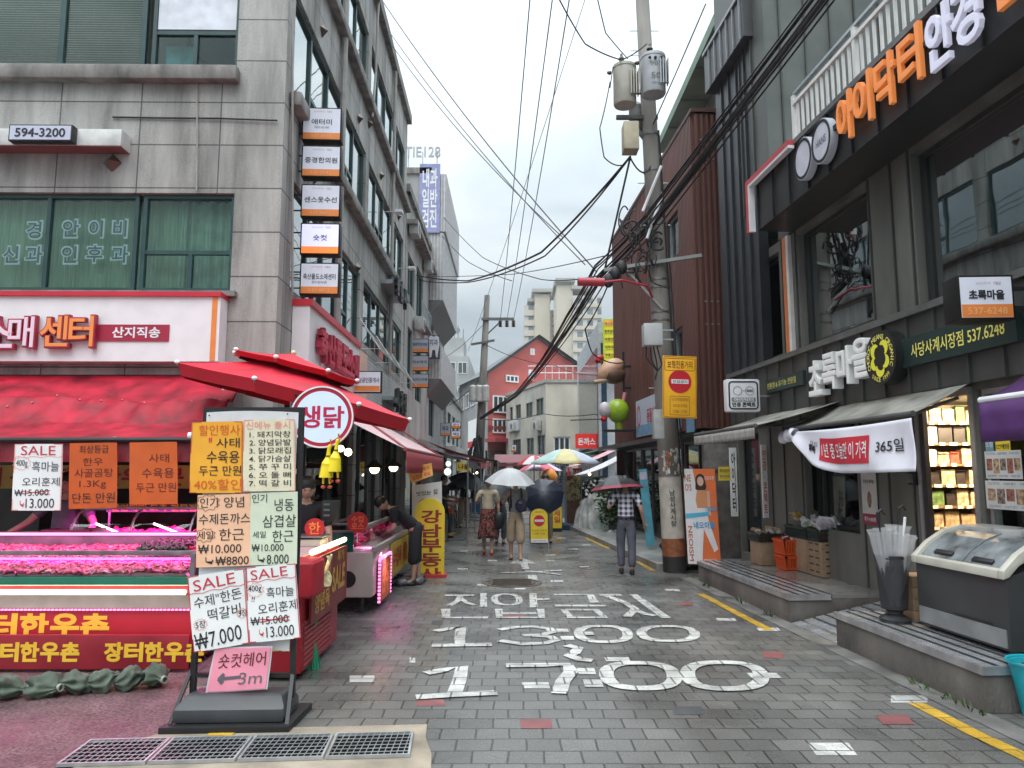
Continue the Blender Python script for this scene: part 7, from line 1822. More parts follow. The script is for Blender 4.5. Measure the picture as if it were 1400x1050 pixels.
for k,(dx,dy,lab,mats)in enumerate(((-.20,.10,'dark green crate of lilac bags at the near end above the cardboard boxes',[M('bag_lilac',(.78,.70,.78),.25,var=.3),M('bag_white',(.82,.82,.82),.25,var=.2)]),(-.2,.46,'dark green crate of pale bags in the middle above the cardboard boxes',[M('bag_white'),M('bag_greenish',(.66,.74,.62),.25,var=.2)]),(-.2,.80,'dark green crate with yellow bags at the far end above the cardboard boxes',[M('bag_yellow',(.78,.48,.06),.3,var=.2),M('bag_yellow'),M('bag_white')]))):
 crate(lab,'plastic_crate',b.x+dx,b.x+dx+.66,b.y+dy-.05,b.y+dy+.28,zt+.002,zt+.17,gpl,.01,'dark green crates of produce')
 heap('heap of bagged %s in the %s'%(('lilac vegetables','pale produce','yellow fruit')[k],('near green crate','middle green crate','far green crate')[k]),'produce_bags',b.x+dx+.06,b.x+dx+.6,b.y+dy,b.y+dy+.22,zt+(.19 if k<2 else .25),70,.11,mats,'bags')
c=rloc(1052,773,.318)
t=solo('cardboard_box','plain cardboard box standing left of the orange crates','box',rbox(MB(),c.x-.13,c.x+.16,c.y,c.y+.4,.318,.66),kraft,RF.w(c.x,c.y,.318),bevel=.006)
crate('dark green crate of packets on the plain cardboard box','plastic_crate',c.x-.14,c.x+.30,c.y+.0,c.y+.4,.664,.79,gpl,.01,'dark green crates of produce')
heap('brown and white packets in the crate beside the orange crates','snack_packs',c.x-.09,c.x+.25,c.y+.06,c.y+.34,.79,40,.065,[M('packet_kraft'),M('pack_white')])
# support boxes under the far green crates
t=solo('cardboard_box','long low cardboard box behind the drawer boxes','box',rbox(MB(),b.x-.2,b.x+.5,b.y+.47,b.y+1.12,.318,zt),kraft,RF.w(b.x,b.y+.8,.318),bevel=.006)
# umbrella bin with umbrellas
u=RF.w(*rloc(1224,849,.335));u.z=.331
t=thing('umbrella_bin','black mesh umbrella bin on the near step beside the freezer','umbrella bin',u)
MB().lathe([(.135,0),(.14,.03),(.10,.055),(.07,.075),(.075,.10),(.115,.12)],u,24).build('foot',M('bin_black',(.02,.02,.022),.45),t,smooth=40)
mesh_=M('bin_mesh',(.035,.036,.04),.5,var=0,alpha=.55)
MB().lathe([(.115,.12),(.150,.60),(.143,.60),(.108,.12)],u,28,caps=False).build('basket',mesh_,t,smooth=40)
MB().ring(F3(u+V((0,0,.6)),(1,0,0),(0,1,0)),0,0,.138,.156,-.02,.012,28).build('rim',M('bin_black'),t)
clear=glass('clear_umbrella_film',(.84,.85,.86),1.45,.10,.12)
for k,(dx,dy,tz,lab)in enumerate(((-.05,-.03,.02,'folded clear umbrella at the left of the bin'),(.03,-.05,-.02,'folded clear umbrella in the front of the bin with a white handle'),(.05,.04,.05,'folded clear umbrella at the right of the bin'))):
 t=thing('folded_umbrella',lab,'umbrella',u+V((dx,dy,.2)),0,'folded clear umbrellas in the bin');a=u+V((dx*.6,dy*.6,.14));e=u+V((dx*2.4,dy*2,.80+tz));ax=(e-a).normalized();m=MB();ln=(e-a).length
 s_=ax.cross(V((0,1,0))).normalized();w_=ax.cross(s_);n=24;vs=[];prof=[(.012,.0),(.03,.2),(.055,.5),(.085,.8),(.095,.98),(.11,1.04)]
 for r_,q in prof:vs+=[a+ax*(q*ln)+(s_*math.cos(2*math.pi*i/n)+w_*math.sin(2*math.pi*i/n))*r_*(1+.14*math.cos(2*math.pi*i*8/n))for i in range(n)]
 m.add(vs,[(j*n+i,j*n+(i+1)%n,(j+1)*n+(i+1)%n,(j+1)*n+i)for j in range(len(prof)-1)for i in range(n)]);m.build('film',M('milky_film',(.62,.63,.65),.25,var=.15,alpha=.42),t,smooth=True)
 hm=white if k==1 else black
 MB().tube([a,e,e+ax*.10,e+ax*.19+V((.0,0,.0))]+([]if k==1 else[e+ax*.22+V((.04,0,0)),e+ax*.17+V((.07,0,0))]),.011,8,radii=[.005,.006,.013,.013]+([]if k==1 else[.012,.011])).build('shaft',hm,t)
q=RF.w(*rloc(1258,850,.335));l_=RF.l(q)
for k in range(4):
 m=MB();rbox(m,l_.x-.05,l_.x+.20,l_.y,l_.y+.28,.331+k*.105,.331+k*.105+.10)
 solo('cardboard_box','kraft box %s between the umbrella bin and the freezer'%('at the bottom','second from the floor','third from the floor','topmost')[k],'box',m,kraft,RF.w(l_.x,l_.y,.331+k*.105),'kraft boxes beside the freezer',bevel=.004)
# chest freezer
f0=rloc(1368,897,.34);f1=rloc(1269,856,.34);fx=(f0.x+f1.x)/2+.02;fy0,fy1=f0.y,f0.y+1.12
t=thing('chest_freezer','grey chest freezer with a sloping two-pane glass lid on the near step','freezer',RF.w(fx,fy0,.33),A_R)
prof=[(0,.36),(.0,.93),(.10,1.04),(.28,1.15),(.44,1.19),(.62,1.19),(.62,.36)]
FE=F3(RF.w(fx,fy0,0),R3@V((1,0,0)),Z);wd=fy1-fy0
dg_=M('freezer_grey',(.042,.045,.046),.42,.1,var=.2,scale=1.5)
MB().prism(FE,[(0,.36),(0,.915),(.62,1.1),(.62,.36)],-wd,0).build('body',dg_,t,bevel=.012)
MB().prism(FE,[(-.012,.385),(-.012,.52),(0,.52),(0,.385)],-wd+.03,-.03).build('lower_panel',M('freezer_light_panel',(.20,.205,.205),.4,var=.15),t)
m=MB()
for k in range(26):m.fbox(F3(RF.w(fx-.0125,fy0,0),RW.R,Z),-.62+k*.018,-.612+k*.018,.53,.548,0,.002)
m.build('vent_slots',black,t)
shell=M('freezer_lid_cream',(.52,.50,.43),.35,var=.08)
for w0,w1 in((-wd-.02,-wd+.05),(-.05,.02)):
 MB().prism(FE,[(-.03,.90),(-.03,.965),(.10,1.09),(.28,1.20),(.44,1.235),(.64,1.24),(.64,1.05),(.28,1.10),(.10,1.0),(.02,.92)],w0,w1).build('lid_side',shell,t,bevel=.012)
MB().prism(FE,[(-.03,.90),(-.03,.965),(.03,.975),(.03,.90)],-wd+.05,-.05).build('lid_front',shell,t,bevel=.008)
MB().prism(FE,[(.40,1.17),(.40,1.235),(.64,1.25),(.64,1.17)],-wd+.05,-.05).build('lid_back',M('lid_back_grey',(.40,.40,.39),.3,var=.25,scale=5),t,bevel=.008)
gm=M('frosted_lid_glass',(.20,.22,.23),.12,var=.5,scale=5,spec=.7)
for w0,w1,dz in((-wd+.05,-wd*.5+.03,.012),(-wd*.5-.03,-.05,0)):
 o=MB().prism(FE,[(.03,.965+dz),(.12,1.055+dz),(.26,1.145+dz),(.40,1.195+dz),(.40,1.185+dz),(.26,1.135+dz),(.12,1.045+dz),(.03,.955+dz)],w0,w1).build('glass_pane',gm,t)
 MB().prism(FE,[(.045,.985+dz),(.045,1.005+dz),(.075,1.03+dz),(.075,1.012+dz)],(w0+w1)/2-.12,(w0+w1)/2+.12).build('handle',black,o,bevel=.006)
m=MB()
for x,y in((.08,.1),(.08,wd-.1),(.55,.1)):m.tube([FE.p(x,.33,-y),FE.p(x,.38,-y)],.025,10)
m.build('castors',black,t)
MB().fbox(FE,.40,.62,.62,.64,.0,.004).build('side_slot',black,t)
m=MB();rbox(m,fx+.30,fx+.5,fy1+.03,fy1+.2,1.0,1.10);solo('small_sign_holder','grey card holder propped at the far corner of the freezer','holder',m,ssteel,RF.w(fx+.35,fy1+.1,1.0),bevel=.01)
# teal tub
b0=gp(1432,985);t=thing('plastic_tub','turquoise plastic tub on the ground at the end of the near step','tub',b0)
MB().lathe([(.13,0),(.20,.38),(.215,.385),(.215,.37),(.19,.365),(.12,.02),(.0,.02)],b0+V((.02,.05,.0)),36,caps=False).build('bowl',M('turquoise_plastic',(.015,.33,.40),.35,var=.1),t,smooth=40)
# leaning poster board 'NEOISM'
Yd=12.9;P4=[at(936,641,Yd),at(977,640,Yd),at(985,764,Yd-.2),at(941,771,Yd-.2)]
PB=F3(P4[3],V(((P4[2]-P4[3]).x,(P4[2]-P4[3]).y,0)),P4[0]-P4[3]);w_=(P4[2]-P4[3]).length;h_=(P4[0]-P4[3]).length;PB.U=(PB.U-PB.R*PB.U.dot(PB.R)).normalized();PB.N=PB.R.cross(PB.U)
t=thing('poster_board','leaning orange and white poster board with a standing woman in white trousers','poster',P4[3])
MB().fbox(PB,0,w_,0,h_,-.02,0).build('board',M('poster_orange',(.74,.17,.05),.5,var=.06),t)
pw_=M('poster_white',(.70,.68,.68),.5,var=.04);sk=M('print_skin',(.62,.38,.28),.6,var=.05)
MB().prism(PB,[(0,0),(.34*w_,0),(.52*w_,.45*h_),(.30*w_,h_),(0,h_)],0,.002).build('white_field',pw_,t)
MB().prism(PB,[(w_*u,h_*v)for u,v in((.36,.40),(.30,.05),(.44,.03),(.54,.36),(.82,.12),(.95,.15),(.70,.46),(.68,.62),(.40,.62))],.002,.004).build('printed_trousers',M('print_white',(.74,.72,.74),.5,var=.05),t)
MB().prism(PB,[(w_*u,h_*v)for u,v in((.38,.58),(.34,.66),(.40,.78),(.68,.78),(.74,.66),(.70,.58))],.004,.005).build('printed_top',M('print_orange',(.60,.26,.12),.5,var=.05),t)
m=MB();m.disc(PB,.52*w_,.865*h_,.055,.005,.0065,20,.082);m.fbox(PB,w_*.70,w_*.79,h_*.5,h_*.76,.004,.0055);m.build('printed_skin',sk,t)
m=MB();m.disc(PB,.52*w_,.875*h_,.088,.0035,.0052,22,.115);m.prism(PB,[(.37*w_,.88*h_),(.35*w_,.78*h_),(.42*w_,.77*h_),(.66*w_,.77*h_),(.70*w_,.80*h_),(.67*w_,.88*h_)],.0035,.0051);m.build('printed_hair',M('print_hair',(.035,.02,.018),.6),t)
MB().prism(PB,[(.0,.47*h_),(.72*w_,.50*h_),(.72*w_,.54*h_),(0,.52*h_)],.006,.007).build('cyan_band',M('print_cyan',(.08,.42,.62),.5,var=0),t)
m=MB();m.text(PB,'네오이즘',.56*w_,.40*h_,.66*w_,.12,off=.0075,weight=.05);m.text(PB,'1000P',.80*w_,.57*h_,.34*w_,.08,off=.0075,weight=.03);m.build('lettering',M('print_blue',(.10,.32,.55),.5,var=0),t)
m=MB();m.text(PB,'NEOISM',.12*w_,.21*h_,.36*h_,.13*w_,off=.0045,weight=.02,rot=-math.pi/2);m.text(PB,'NE',.13*w_,.90*h_,.2*w_,.12,off=.0045,weight=.02);m.text(PB,'O!S',.13*w_,.80*h_,.2*w_,.12,off=.0045,weight=.02);m.build('lettering',M('print_rust',(.45,.12,.05),.5,var=0),t)
m=MB();m.text(PB,'www.neoism.kr',.68*w_,.045*h_,.4*w_,.05,off=.0045,weight=0);m.text(PB,'신규오픈',.80*w_,.90*h_,.3*w_,.07,off=.0045,weight=0);m.build('lettering',white,t)
# stone and bag at its foot
g=gp(962,779,.0);m=MB().ell(g+V((.1,.12,.10)),.16,.12,.11,14,9,.35);solo('black_bag','dark bag with clear plastic at the foot of the poster board','bag',m,M('bag_black',(.04,.04,.045),.3,var=.5,scale=9),g,smooth=True)
g=gp(910,752,.1);m=MB().ell(V((g.x,g.y,.19)),.13,.12,.10,14,9,.2);solo('round_stone','dark rounded weight on the pavement behind the pole','stone',m,M('stone_dark',(.03,.03,.032),.6),g,smooth=True)
# leaning pale blue board
a=at(873,642,16.0);b2=at(893,746,15.6);a0=at(883,642,16.0);b3=at(884,747,15.6)
fr=F3(b3,b2-b3,a-b3);t=thing('leaning_board','long narrow teal-blue board leaning on the shopfront behind the pole','board',b3);w_=.18;h_=(a-b3).length
MB().fbox(fr,0,w_,0,h_,-.025,0).build('board',M('teal_board',(.06,.26,.34),.5,var=.2),t);MB().fbox(fr,.02,w_-.02,h_*.86,h_*.96,0,.003).build('pale_label',M('label_lilac',(.42,.36,.45),.5),t)
# ================================================================== standing A-board in the lane
Yd=16.6;a,b=at(724,694,Yd),at(751,748,Yd);fr=yaw(((a.x+b.x)/2,Yd,0),3,tilt=-6);w_=b.x-a.x;hh=a.z
t=thing('a_board','yellow round-topped A-board with a red no-entry disc standing in the lane','sign',fr.O)
arch=lambda w,h,v0:[(-w/2,v0),(w/2,v0)]+[(w/2*math.cos(math.pi*k/14),h-w*.42+w*.42*math.sin(math.pi*k/14))for k in range(15)]
MB().prism(fr,arch(w_,hh,.12),-.03,0).build('frame',black,t);MB().prism(fr,arch(w_-.05,hh-.025,.15),0,.006).build('face',M('arch_yellow'),t)
MB().fbox(fr,-w_/2+.03,w_/2-.03,.15,.23,.006,.008).build('white_foot',white,t)
MB().disc(fr,0,hh-.29,.125,.006,.009,28).build('red_disc',M('sign_disc_red'),t);MB().fbox(fr,-.1,.1,hh-.315,hh-.265,.009,.011).build('white_bar',white,t)
m=MB();m.text(fr,'진입금지',0,hh-.29,.16,.03,off=.012,weight=.0);m.text(fr,'보행전용거리',0,hh-.10,.2,.04,off=.008,weight=0);m.text(fr,'토요일 공휴일',0,.42,.33,.045,off=.008,weight=0);m.text(fr,'13:00~17:00',0,.35,.26,.045,off=.008,weight=0);m.text(fr,'남성사계시장',0,.19,.3,.04,off=.01,weight=0);m.build('lettering',bo,t)
m=MB()
for x in(-w_/2+.02,w_/2-.02):m.bar((fr.O.x+x,Yd-.04,0),(fr.O.x+x,Yd,.2),.03);m.bar((fr.O.x+x,Yd+.35,0),(fr.O.x+x,Yd+.12,.8),.03)
m.build('legs',ssteel,t)
# ================================================================== market stalls farther down the lane
def canopy(label,P,mat,drop=.16,vm=None,posts=True,name='stall_canopy'):
 """sloping cloth roof over four corner points (back-left, back-right, front-right, front-left)"""
 c=sum(P,V((0,0,0)))/4;t=thing(name,label,'canopy',V((c.x,c.y,0)))
 m=MB();m.grid(lambda a,b:P[0].lerp(P[1],a).lerp(P[3].lerp(P[2],a),b)+V((0,0,-.07*math.sin(math.pi*b)*(1+.5*math.sin(a*11)))),14,6,.01);m.build('cloth',mat,t,smooth=True)
 m=MB();m.grid(lambda a,b:P[3].lerp(P[2],a)+V((0,0,-.02-drop*b)),14,1,.01);m.build('valance',vm or mat,t)
 if posts:
  m=MB()
  for p in(P[2],P[3]):m.tube([V((p.x,p.y,0)),p],.022,6)
  m.build('posts',steel,t)
ckb=M('canopy_dark',(.045,.055,.055),.6,var=.2);ckr=M('canopy_red',(.38,.035,.05),.6,var=.15);ckw=M('canopy_white_cloth',(.62,.61,.62),.5,var=.08);ckp=M('canopy_pink',(.62,.34,.36),.6,var=.1);ckg=M('canopy_greygreen',(.14,.19,.18),.6,var=.15)
Lc=lambda y0,y1,zf,zb_,xf,label,mat,vm=None:canopy(label,[V((-3.3,y1,zb_)),V((-3.3,y0,zb_)),V((xf,y0,zf)),V((xf,y1,zf))],mat,vm=vm)
Lc(17.5,21.0,2.0,2.75,-1.05,'dark grey stall canopy beyond the striped awning on the left',ckb)
Lc(21.3,25.5,2.0,2.7,-.9,'red stall canopy behind the dark one on the left',ckr)
Lc(26,31,2.1,2.9,-.9,'far red stall canopy near the mid-lane pole',ckr);Lc(31.5,38,2.2,2.8,-.6,'farthest dark canopy on the left of the lane',ckb)
canopy('dull red canopy across the end of the lane',[V((-.9,38,2.6)),V((1.8,38,2.6)),V((1.8,35.5,2.15)),V((-.9,35.5,2.15))],M('canopy_maroon',(.22,.06,.07),.6),posts=True)
Rc=lambda y0,y1,zf,zb_,xf,xb,label,mat:canopy(label,[V((xb,y0,zb_)),V((xb,y1,zb_)),V((xf,y1,zf)),V((xf,y0,zf))],mat)
Rc(22.9,25.5,1.62,2.25,2.15,3.6,'white cloth canopy over the flower stall',ckw);Rc(25.8,29,1.9,2.6,2.1,3.9,'pink canopy behind the white one',ckp);Rc(29.3,34,2.3,2.8,1.9,4.2,'grey-green canopy farther down the right side',ckg);Rc(34.5,40,2.5,3.0,1.7,4.4,'farthest grey-green canopy on the right',ckg)
# rainbow parasol
pc_=V((1.62,22.5,2.42));R0=1.12
t=thing('rainbow_parasol','big faded rainbow parasol over the stall in the middle distance','parasol',V((pc_.x,pc_.y,0)))
cols=[(.68,.60,.30),(.50,.56,.66),(.66,.40,.45),(.60,.05,.08),(.62,.60,.58),(.42,.60,.42),(.40,.52,.62),(.45,.62,.58)]
for k in range(8):
 th0,th1=math.radians(-112+45*k),math.radians(-67+45*k)
 f=lambda a,b:pc_+V((R0*b*(math.cos(th0)*(1-a)+math.cos(th1)*a),R0*b*(math.sin(th0)*(1-a)+math.sin(th1)*a),-.44*b**1.6-.03*math.sin(a*math.pi)*b))
 MB().grid(f,5,6,.006).build('panel',M('parasol_panel_%s'%'abcdefgh'[k],cols[k],.6,var=.08),t,smooth=True)
MB().tube([V((pc_.x,pc_.y,0)),pc_],.025,8).build('pole',steel,t);MB().lathe([(.28,0),(.28,.12),(.05,.14)],(pc_.x,pc_.y,0),18).build('base',M('base_blue',(.02,.05,.12),.5),t)
def small_parasol(label,c,R_,cs,tilt=0):
 t=thing('market_parasol',label,'parasol',V((c[0],c[1],0)));c=V(c)
 for k in range(8):
  th0,th1=math.radians(45*k),math.radians(45*k+45);MB().grid(lambda a,b:c+V((R_*b*(math.cos(th0)*(1-a)+math.cos(th1)*a),R_*b*(math.sin(th0)*(1-a)+math.sin(th1)*a),-.3*b**1.6+tilt*R_*b*math.cos(th0))),3,4,.006).build('panel',M('small_panel_%d%s'%(k%2,cs[2]),cs[k%2],.6,var=.1),t)
 MB().tube([V((c.x,c.y,0)),c],.02,6).build('pole',steel,t)
small_parasol('pink and red striped parasol behind the navy umbrella',(.95,25,2.05),.75,((.62,.12,.2),(.62,.55,.62),'a'));small_parasol('red and white parasol tip left of the rainbow one',(.72,24,2.25),.55,((.55,.05,.06),(.7,.66,.66),'b'))
solo('orange_balloon','orange rounded cloth lantern hanging below the rainbow parasol','lantern',MB().ell(at(751,655,24),.28,.28,.34,14,10),M('lantern_orange',(.80,.30,.04),.5,var=.15),at(751,655,24),smooth=True)
# pillar stand with printed sheets, snack rack, yellow sign
a,b=at(761,652,22.9),at(772,700,22.9);t=thing('banner_stand','tall pale banner stand under the rainbow parasol','banner',V((a.x,22.9,0)));fr=F3((a.x,22.9,0));MB().fbox(fr,0,b.x-a.x,.3,a.z,0,.03).build('sheet',M('banner_pale'),t);m=MB();m.text(fr,'꽃\n화\n분',.13,1.2,.14,.8,off=.034,weight=.02);m.build('lettering',greyink,t);MB().fbox(fr,.08,.16,0,.3,0,.03).build('foot',black,t)
a,b=at(775,650,23.5),at(792,690,23.5);t=thing('snack_rack','rack of cream packets under the rainbow parasol','rack',V((a.x,23.5,0)));MB().box(a.x,b.x,23.5,23.9,0,a.z).build('frame',M('rack_wood',(.25,.12,.08),.6),t)
m=MB()
for i in range(60):m.ell((rnd.uniform(a.x,b.x),23.46,rnd.uniform(.85,a.z)),.05,.03,.06,6,4,.3)
o=m.build('packets',M('packets_cream',(.66,.56,.28),.5,var=.4,scale=9),t);o['kind']='stuff'
a,b=at(755,690,21.5),at(768,711,21.5);fr=F3(((a.x+b.x)/2,21.5,0));t=thing('small_floor_sign','small yellow floor sign with red characters under the parasol','sign',fr.O);w_=b.x-a.x
MB().fbox(fr,-w_/2,w_/2,.1,a.z,-.06,0).build('panel',M('arch_yellow'),t);m=MB();m.text(fr,'세\n일',0,.1+(a.z-.1)/2,.18,.36,off=.003,weight=.03);m.build('lettering',redink,t);MB().fbox(fr,-w_/2,w_/2,0,.1,-.1,.04).build('base',black,t)
# red 돈까스 sign
a,b=at(787,593,31),at(817,613,31);fr=F3(((a.x+b.x)/2,31,(a.z+b.z)/2));w_,h_=b.x-a.x,a.z-b.z
t=thing('projecting_sign','red sign reading 돈까스 above the market canopies','sign',fr.O);MB().fbox(fr,-w_/2,w_/2,-h_/2,h_/2,-.2,0).build('casing',M('bright_red',(.60,.03,.025),.4,emit=(1,.05,.03),est=.12,var=0),t);m=MB();m.text(fr,'돈까스',0,-.02,w_*.8,h_*.5,off=.003,weight=.05);m.build('lettering',white,t);MB().bar(fr.p(w_/2,.2,-.1),fr.p(w_/2+1.6,.2,-.1),.06).build('bracket',M('bright_red'),t)
# lightbox clusters down the left side
k=0
for px0,px1,y0,y1 in((602,616,578,596),(617,630,577,586),(617,630,589,600),(699,706,608,618)):
 Yd=33 if px0<690 else 40;a,b=at(px0,y0,Yd),at(px1,y1,Yd);fr=F3(((a.x+b.x)/2,Yd,(a.z+b.z)/2));w_,h_=b.x-a.x,a.z-b.z
 t=signbox('projecting_sign',('grey and orange lightbox cluster, left one above the far stalls','upper white lightbox above the far left stalls','lower white lightbox above the far left stalls','tiny white lightbox before the cream building')[k],'sign',fr,0,0,w_,h_,.12,M('lightbox_casing'),litface if k else M('sign_face_grey'),w0=-.12);m=MB();m.text(fr,('약국','분식','떡집','쌀')[k],0,.03,w_*.6,h_*.4,off=.005,weight=.03);m.build('lettering',ink if k!=1 else redink,t);MB().fbox(fr,-w_/2+.02,w_/2-.02,-h_/2+.02,-h_/2+.12,0,.004).build('band',orange,t);k+=1
for k,(px,py,Y,lab)in enumerate(((612,645,18.2,'round white globe lamp under the dark canopy, lower one'),(613,634,18.6,'round white globe lamp under the dark canopy, upper one'))):
 c=at(px,py,Y);t=thing('globe_lamp',lab,'lamp',c);MB().ell(c,.09-.02*k,.09-.02*k,.09-.02*k,14,10).build('globe',M('globe_white',(.8,.8,.8),.4,emit=(1,1,.95),est=.8,var=0),t,smooth=True);MB().tube([c,c+V((-.3,0,.35))],.01,5).build('cord',cable,t)
# crates and produce on the left beyond the arch sign
for k,(px,py,mt,lab)in enumerate(((612,712,M('crate_red',(.36,.06,.03),.5),'red crate stack under the dark canopy'),(611,722,gpl,'low dark green produce crate on the pavement under the dark canopy'),(648,700,M('crate_blue',(.03,.10,.22),.5),'blue crate behind the woman in the long skirt'))):
 g=gp(px,py);m=MB();h_=(.55,.22,.4)[k]
 for r_ in range(3):m.box(g.x-.3,g.x+.3,g.y,g.y+.4,h_*r_/3+.01,h_*(r_+.8)/3)
 m.box(g.x-.28,g.x+.28,g.y+.02,g.y+.38,0,h_-.05);solo('produce_crate',lab,'crate',m,mt,g)
# plants of the flower stall
def plant(label,c,rx,rz,n,name='potted_plant',col=None,pot=True):
 c=V(c);t=thing(name,label,'plant',V((c.x,c.y,0)))
 m=MB();mt=col or M('leaf_green',(.045,.115,.022),.7,var=.6,scale=4,spec=.25)
 for i in range(n*2):
  d=V((rnd.gauss(0,1),rnd.gauss(0,1),rnd.gauss(0,1))).normalized()*rnd.random()**.4;p=c+V((d.x*rx,d.y*rx,rz+d.z*rz));a=V((rnd.uniform(-1,1),rnd.uniform(-1,1),rnd.uniform(-.7,.5))).normalized()*rnd.uniform(.08,.17);s_=a.cross(Z).normalized()*a.length*.34
  m.add([p,p+a*.5+s_,p+a,p+a*.5-s_],[(0,1,2,3)])
 m.build('foliage',mt,t)
 m=MB()
 for i in range(5):m.tube([V((c.x,c.y,.1)),c+V((rnd.uniform(-.5,.5)*rx,rnd.uniform(-.5,.5)*rx,rz))],.012,5)
 m.build('stems',M('stem_brown',(.08,.06,.03),.8),t)
 if pot:MB().lathe([(.11,0),(.15,.22),(.16,.25),(.13,.24)],V((c.x,c.y,c.z-.2 if c.z>.3 else 0)),14).build('pot',M('pot_plastic',(.06,.05,.045),.6),t)
for px,py,Y,rx,rz,n,lab in((782,712,21.0,.34,.55,420,'tall dark leafy plant left of the plastic wrapped pile'),(795,700,22.6,.4,.6,420,'bushy green plant behind the plastic wrapped pile'),(848,722,19.2,.42,.55,480,'dense green potted plant right of the wrapped pile'),(838,690,20.5,.5,.7,480,'tall green plant under the white canopy'),(866,716,18.6,.32,.45,320,'green plant partly hidden by the man in the plaid shirt'),(815,680,23.4,.5,.75,400,'leafy plant with pale flowers at the back of the flower stall')):
 g=gp(px,py)if py>690 else V((at(px,645,Y).x,Y,0));plant(lab,(g.x,g.y,.18),rx,rz,n)
m=MB();mt=M('flower_white',(.7,.7,.68),.6)
for i in range(60):p=V((2.6+rnd.uniform(-.5,.5),21.8+rnd.uniform(-.4,.3),1.0+rnd.uniform(0,.5)));m.ell(p,.035,.035,.03,6,4)
o=solo('white_flowers','white blossom over the flower stall foliage','flowers',m,mt,V((2.6,21.8,1)));o['kind']='stuff'
# plastic wrapped pile
g=gp(816,727);t=thing('wrapped_pile','waist-high pile of goods draped in clear plastic sheet at the flower stall','pile',g)
def wp(a,b):
 th=2*math.pi*a;r_=(.60-.18*b+.05*math.sin(th*3))*(1 if b<.8 else math.sqrt(max(0,1-((b-.8)/.2)**2))*1.0+.001);nn=.10*noise.noise((math.cos(th)*2.2,math.sin(th)*2.2,b*2.5))+.035*math.sin(th*13+b*7)
 return g+V((math.cos(th)*(r_+nn)+.12*b*b,.35+math.sin(th)*(r_*.8+nn),.01+b*(1.02+.08*math.sin(th*2))))
m=MB();m.grid(wp,80,26);m.build('plastic_sheet',M('clear_sheet',(.74,.76,.74),.2,var=.25,alpha=.55,spec=.9),t,smooth=True)
m=MB()
for k in range(9):m.ell(g+V((rnd.uniform(-.3,.35),.35+rnd.uniform(-.2,.2),.15+k*.075)),.2,.16,.14,10,7,.4)
m.build('goods',M('wrapped_goods',(.30,.30,.27),.7,var=.8,scale=4),t,smooth=True)
m=MB().box(g.x-.02,g.x+.24,g.y-.06,g.y+.1,.05,.26);m.build('green_box',M('teal_box',(.03,.30,.24),.5),t)
m=MB()
for k in range(5):m.ell(gp(836+k*7,733-k*.8)+V((0,.1,.07)),.13,.1,.08,9,6,.4)
solo('white_bags','crumpled white and brown bags on the ground by the wrapped pile','bags',m,M('crumpled_white',(.42,.41,.39),.5,var=.6,scale=8),gp(848,733),smooth=True)
# ornaments on the brown wall: generic round figures
q=at(858,492,20.0);xw=BF.w(0,20,0).x
t=thing('bird_ornament','peach roast-bird ornament with a red crest hung high on the brown wall','ornament',q)
c=at(835,506,20.0);MB().ell(c,.42,.27,.27,18,12,.08,Matrix.Rotation(math.radians(-35),3,'Y')).build('body',M('ornament_peach',(.62,.36,.24),.45,var=.12),t,smooth=True)
m=MB();m.ell(c+V((-.32,-.05,.28)),.10,.07,.10,10,7,.7);m.ell(c+V((-.26,-.05,.34)),.07,.06,.08,10,7,.7);m.build('crest',M('crest_red',(.55,.02,.03),.45),t,smooth=True)
MB().tube([c+V((-.1,-.1,-.28)),c+V((-.48,-.15,-.36))],.06,8).build('leg',M('ornament_tan',(.45,.30,.18),.5),t);MB().ell(c+V((.06,.02,-.12)),.36,.30,.26,16,10,.05).build('wing',M('ornament_brown',(.16,.09,.06),.5),t,smooth=True)
m=MB();m.bar(c+V((.35,0,.5)),c+V((.35,0,-.75)),.07);m.bar(c+V((.35,0,.1)),V((xw+.05,20,c.z+.1)),.06);m.bar(c+V((.35,0,-.5)),V((xw+.05,20,c.z-.5)),.06);m.build('bracket',black,t)
c=at(845,562,19.6);t=thing('ball_ornament','glossy lime green round ornament on a black wall bracket','ornament',c)
MB().ell(c,.30,.30,.33,20,14).build('ball',M('ornament_lime',(.30,.46,.02),.3,var=.12),t,smooth=True);MB().tube([c+V((.0,0,-.3)),c+V((.02,0,-.52))],.10,10).build('stalk',M('ornament_lime'),t);MB().ell(c+V((-.36,-.1,.02)),.17,.15,.22,14,10).build('white_lobe',M('ornament_white',(.62,.56,.60),.4),t,smooth=True);MB().ell(c+V((-.40,-.12,-.22)),.09,.09,.09,12,8).build('red_knob',M('crest_red'),t,smooth=True);MB().tube([c+V((-.40,-.12,-.22)),c+V((-1.3,-.2,-.26))],.018,6).build('skewer',black,t);MB().tube([c+V((.15,0,.28)),c+V((.2,0,.5))],.05,8).build('pink_tip',M('ornament_pink',(.6,.22,.26),.4),t)
m=MB();m.box(c.x-.4,xw+.1,c.y-.15,c.y+.15,c.z-.56,c.z-.5);m.build('bracket',black,t)
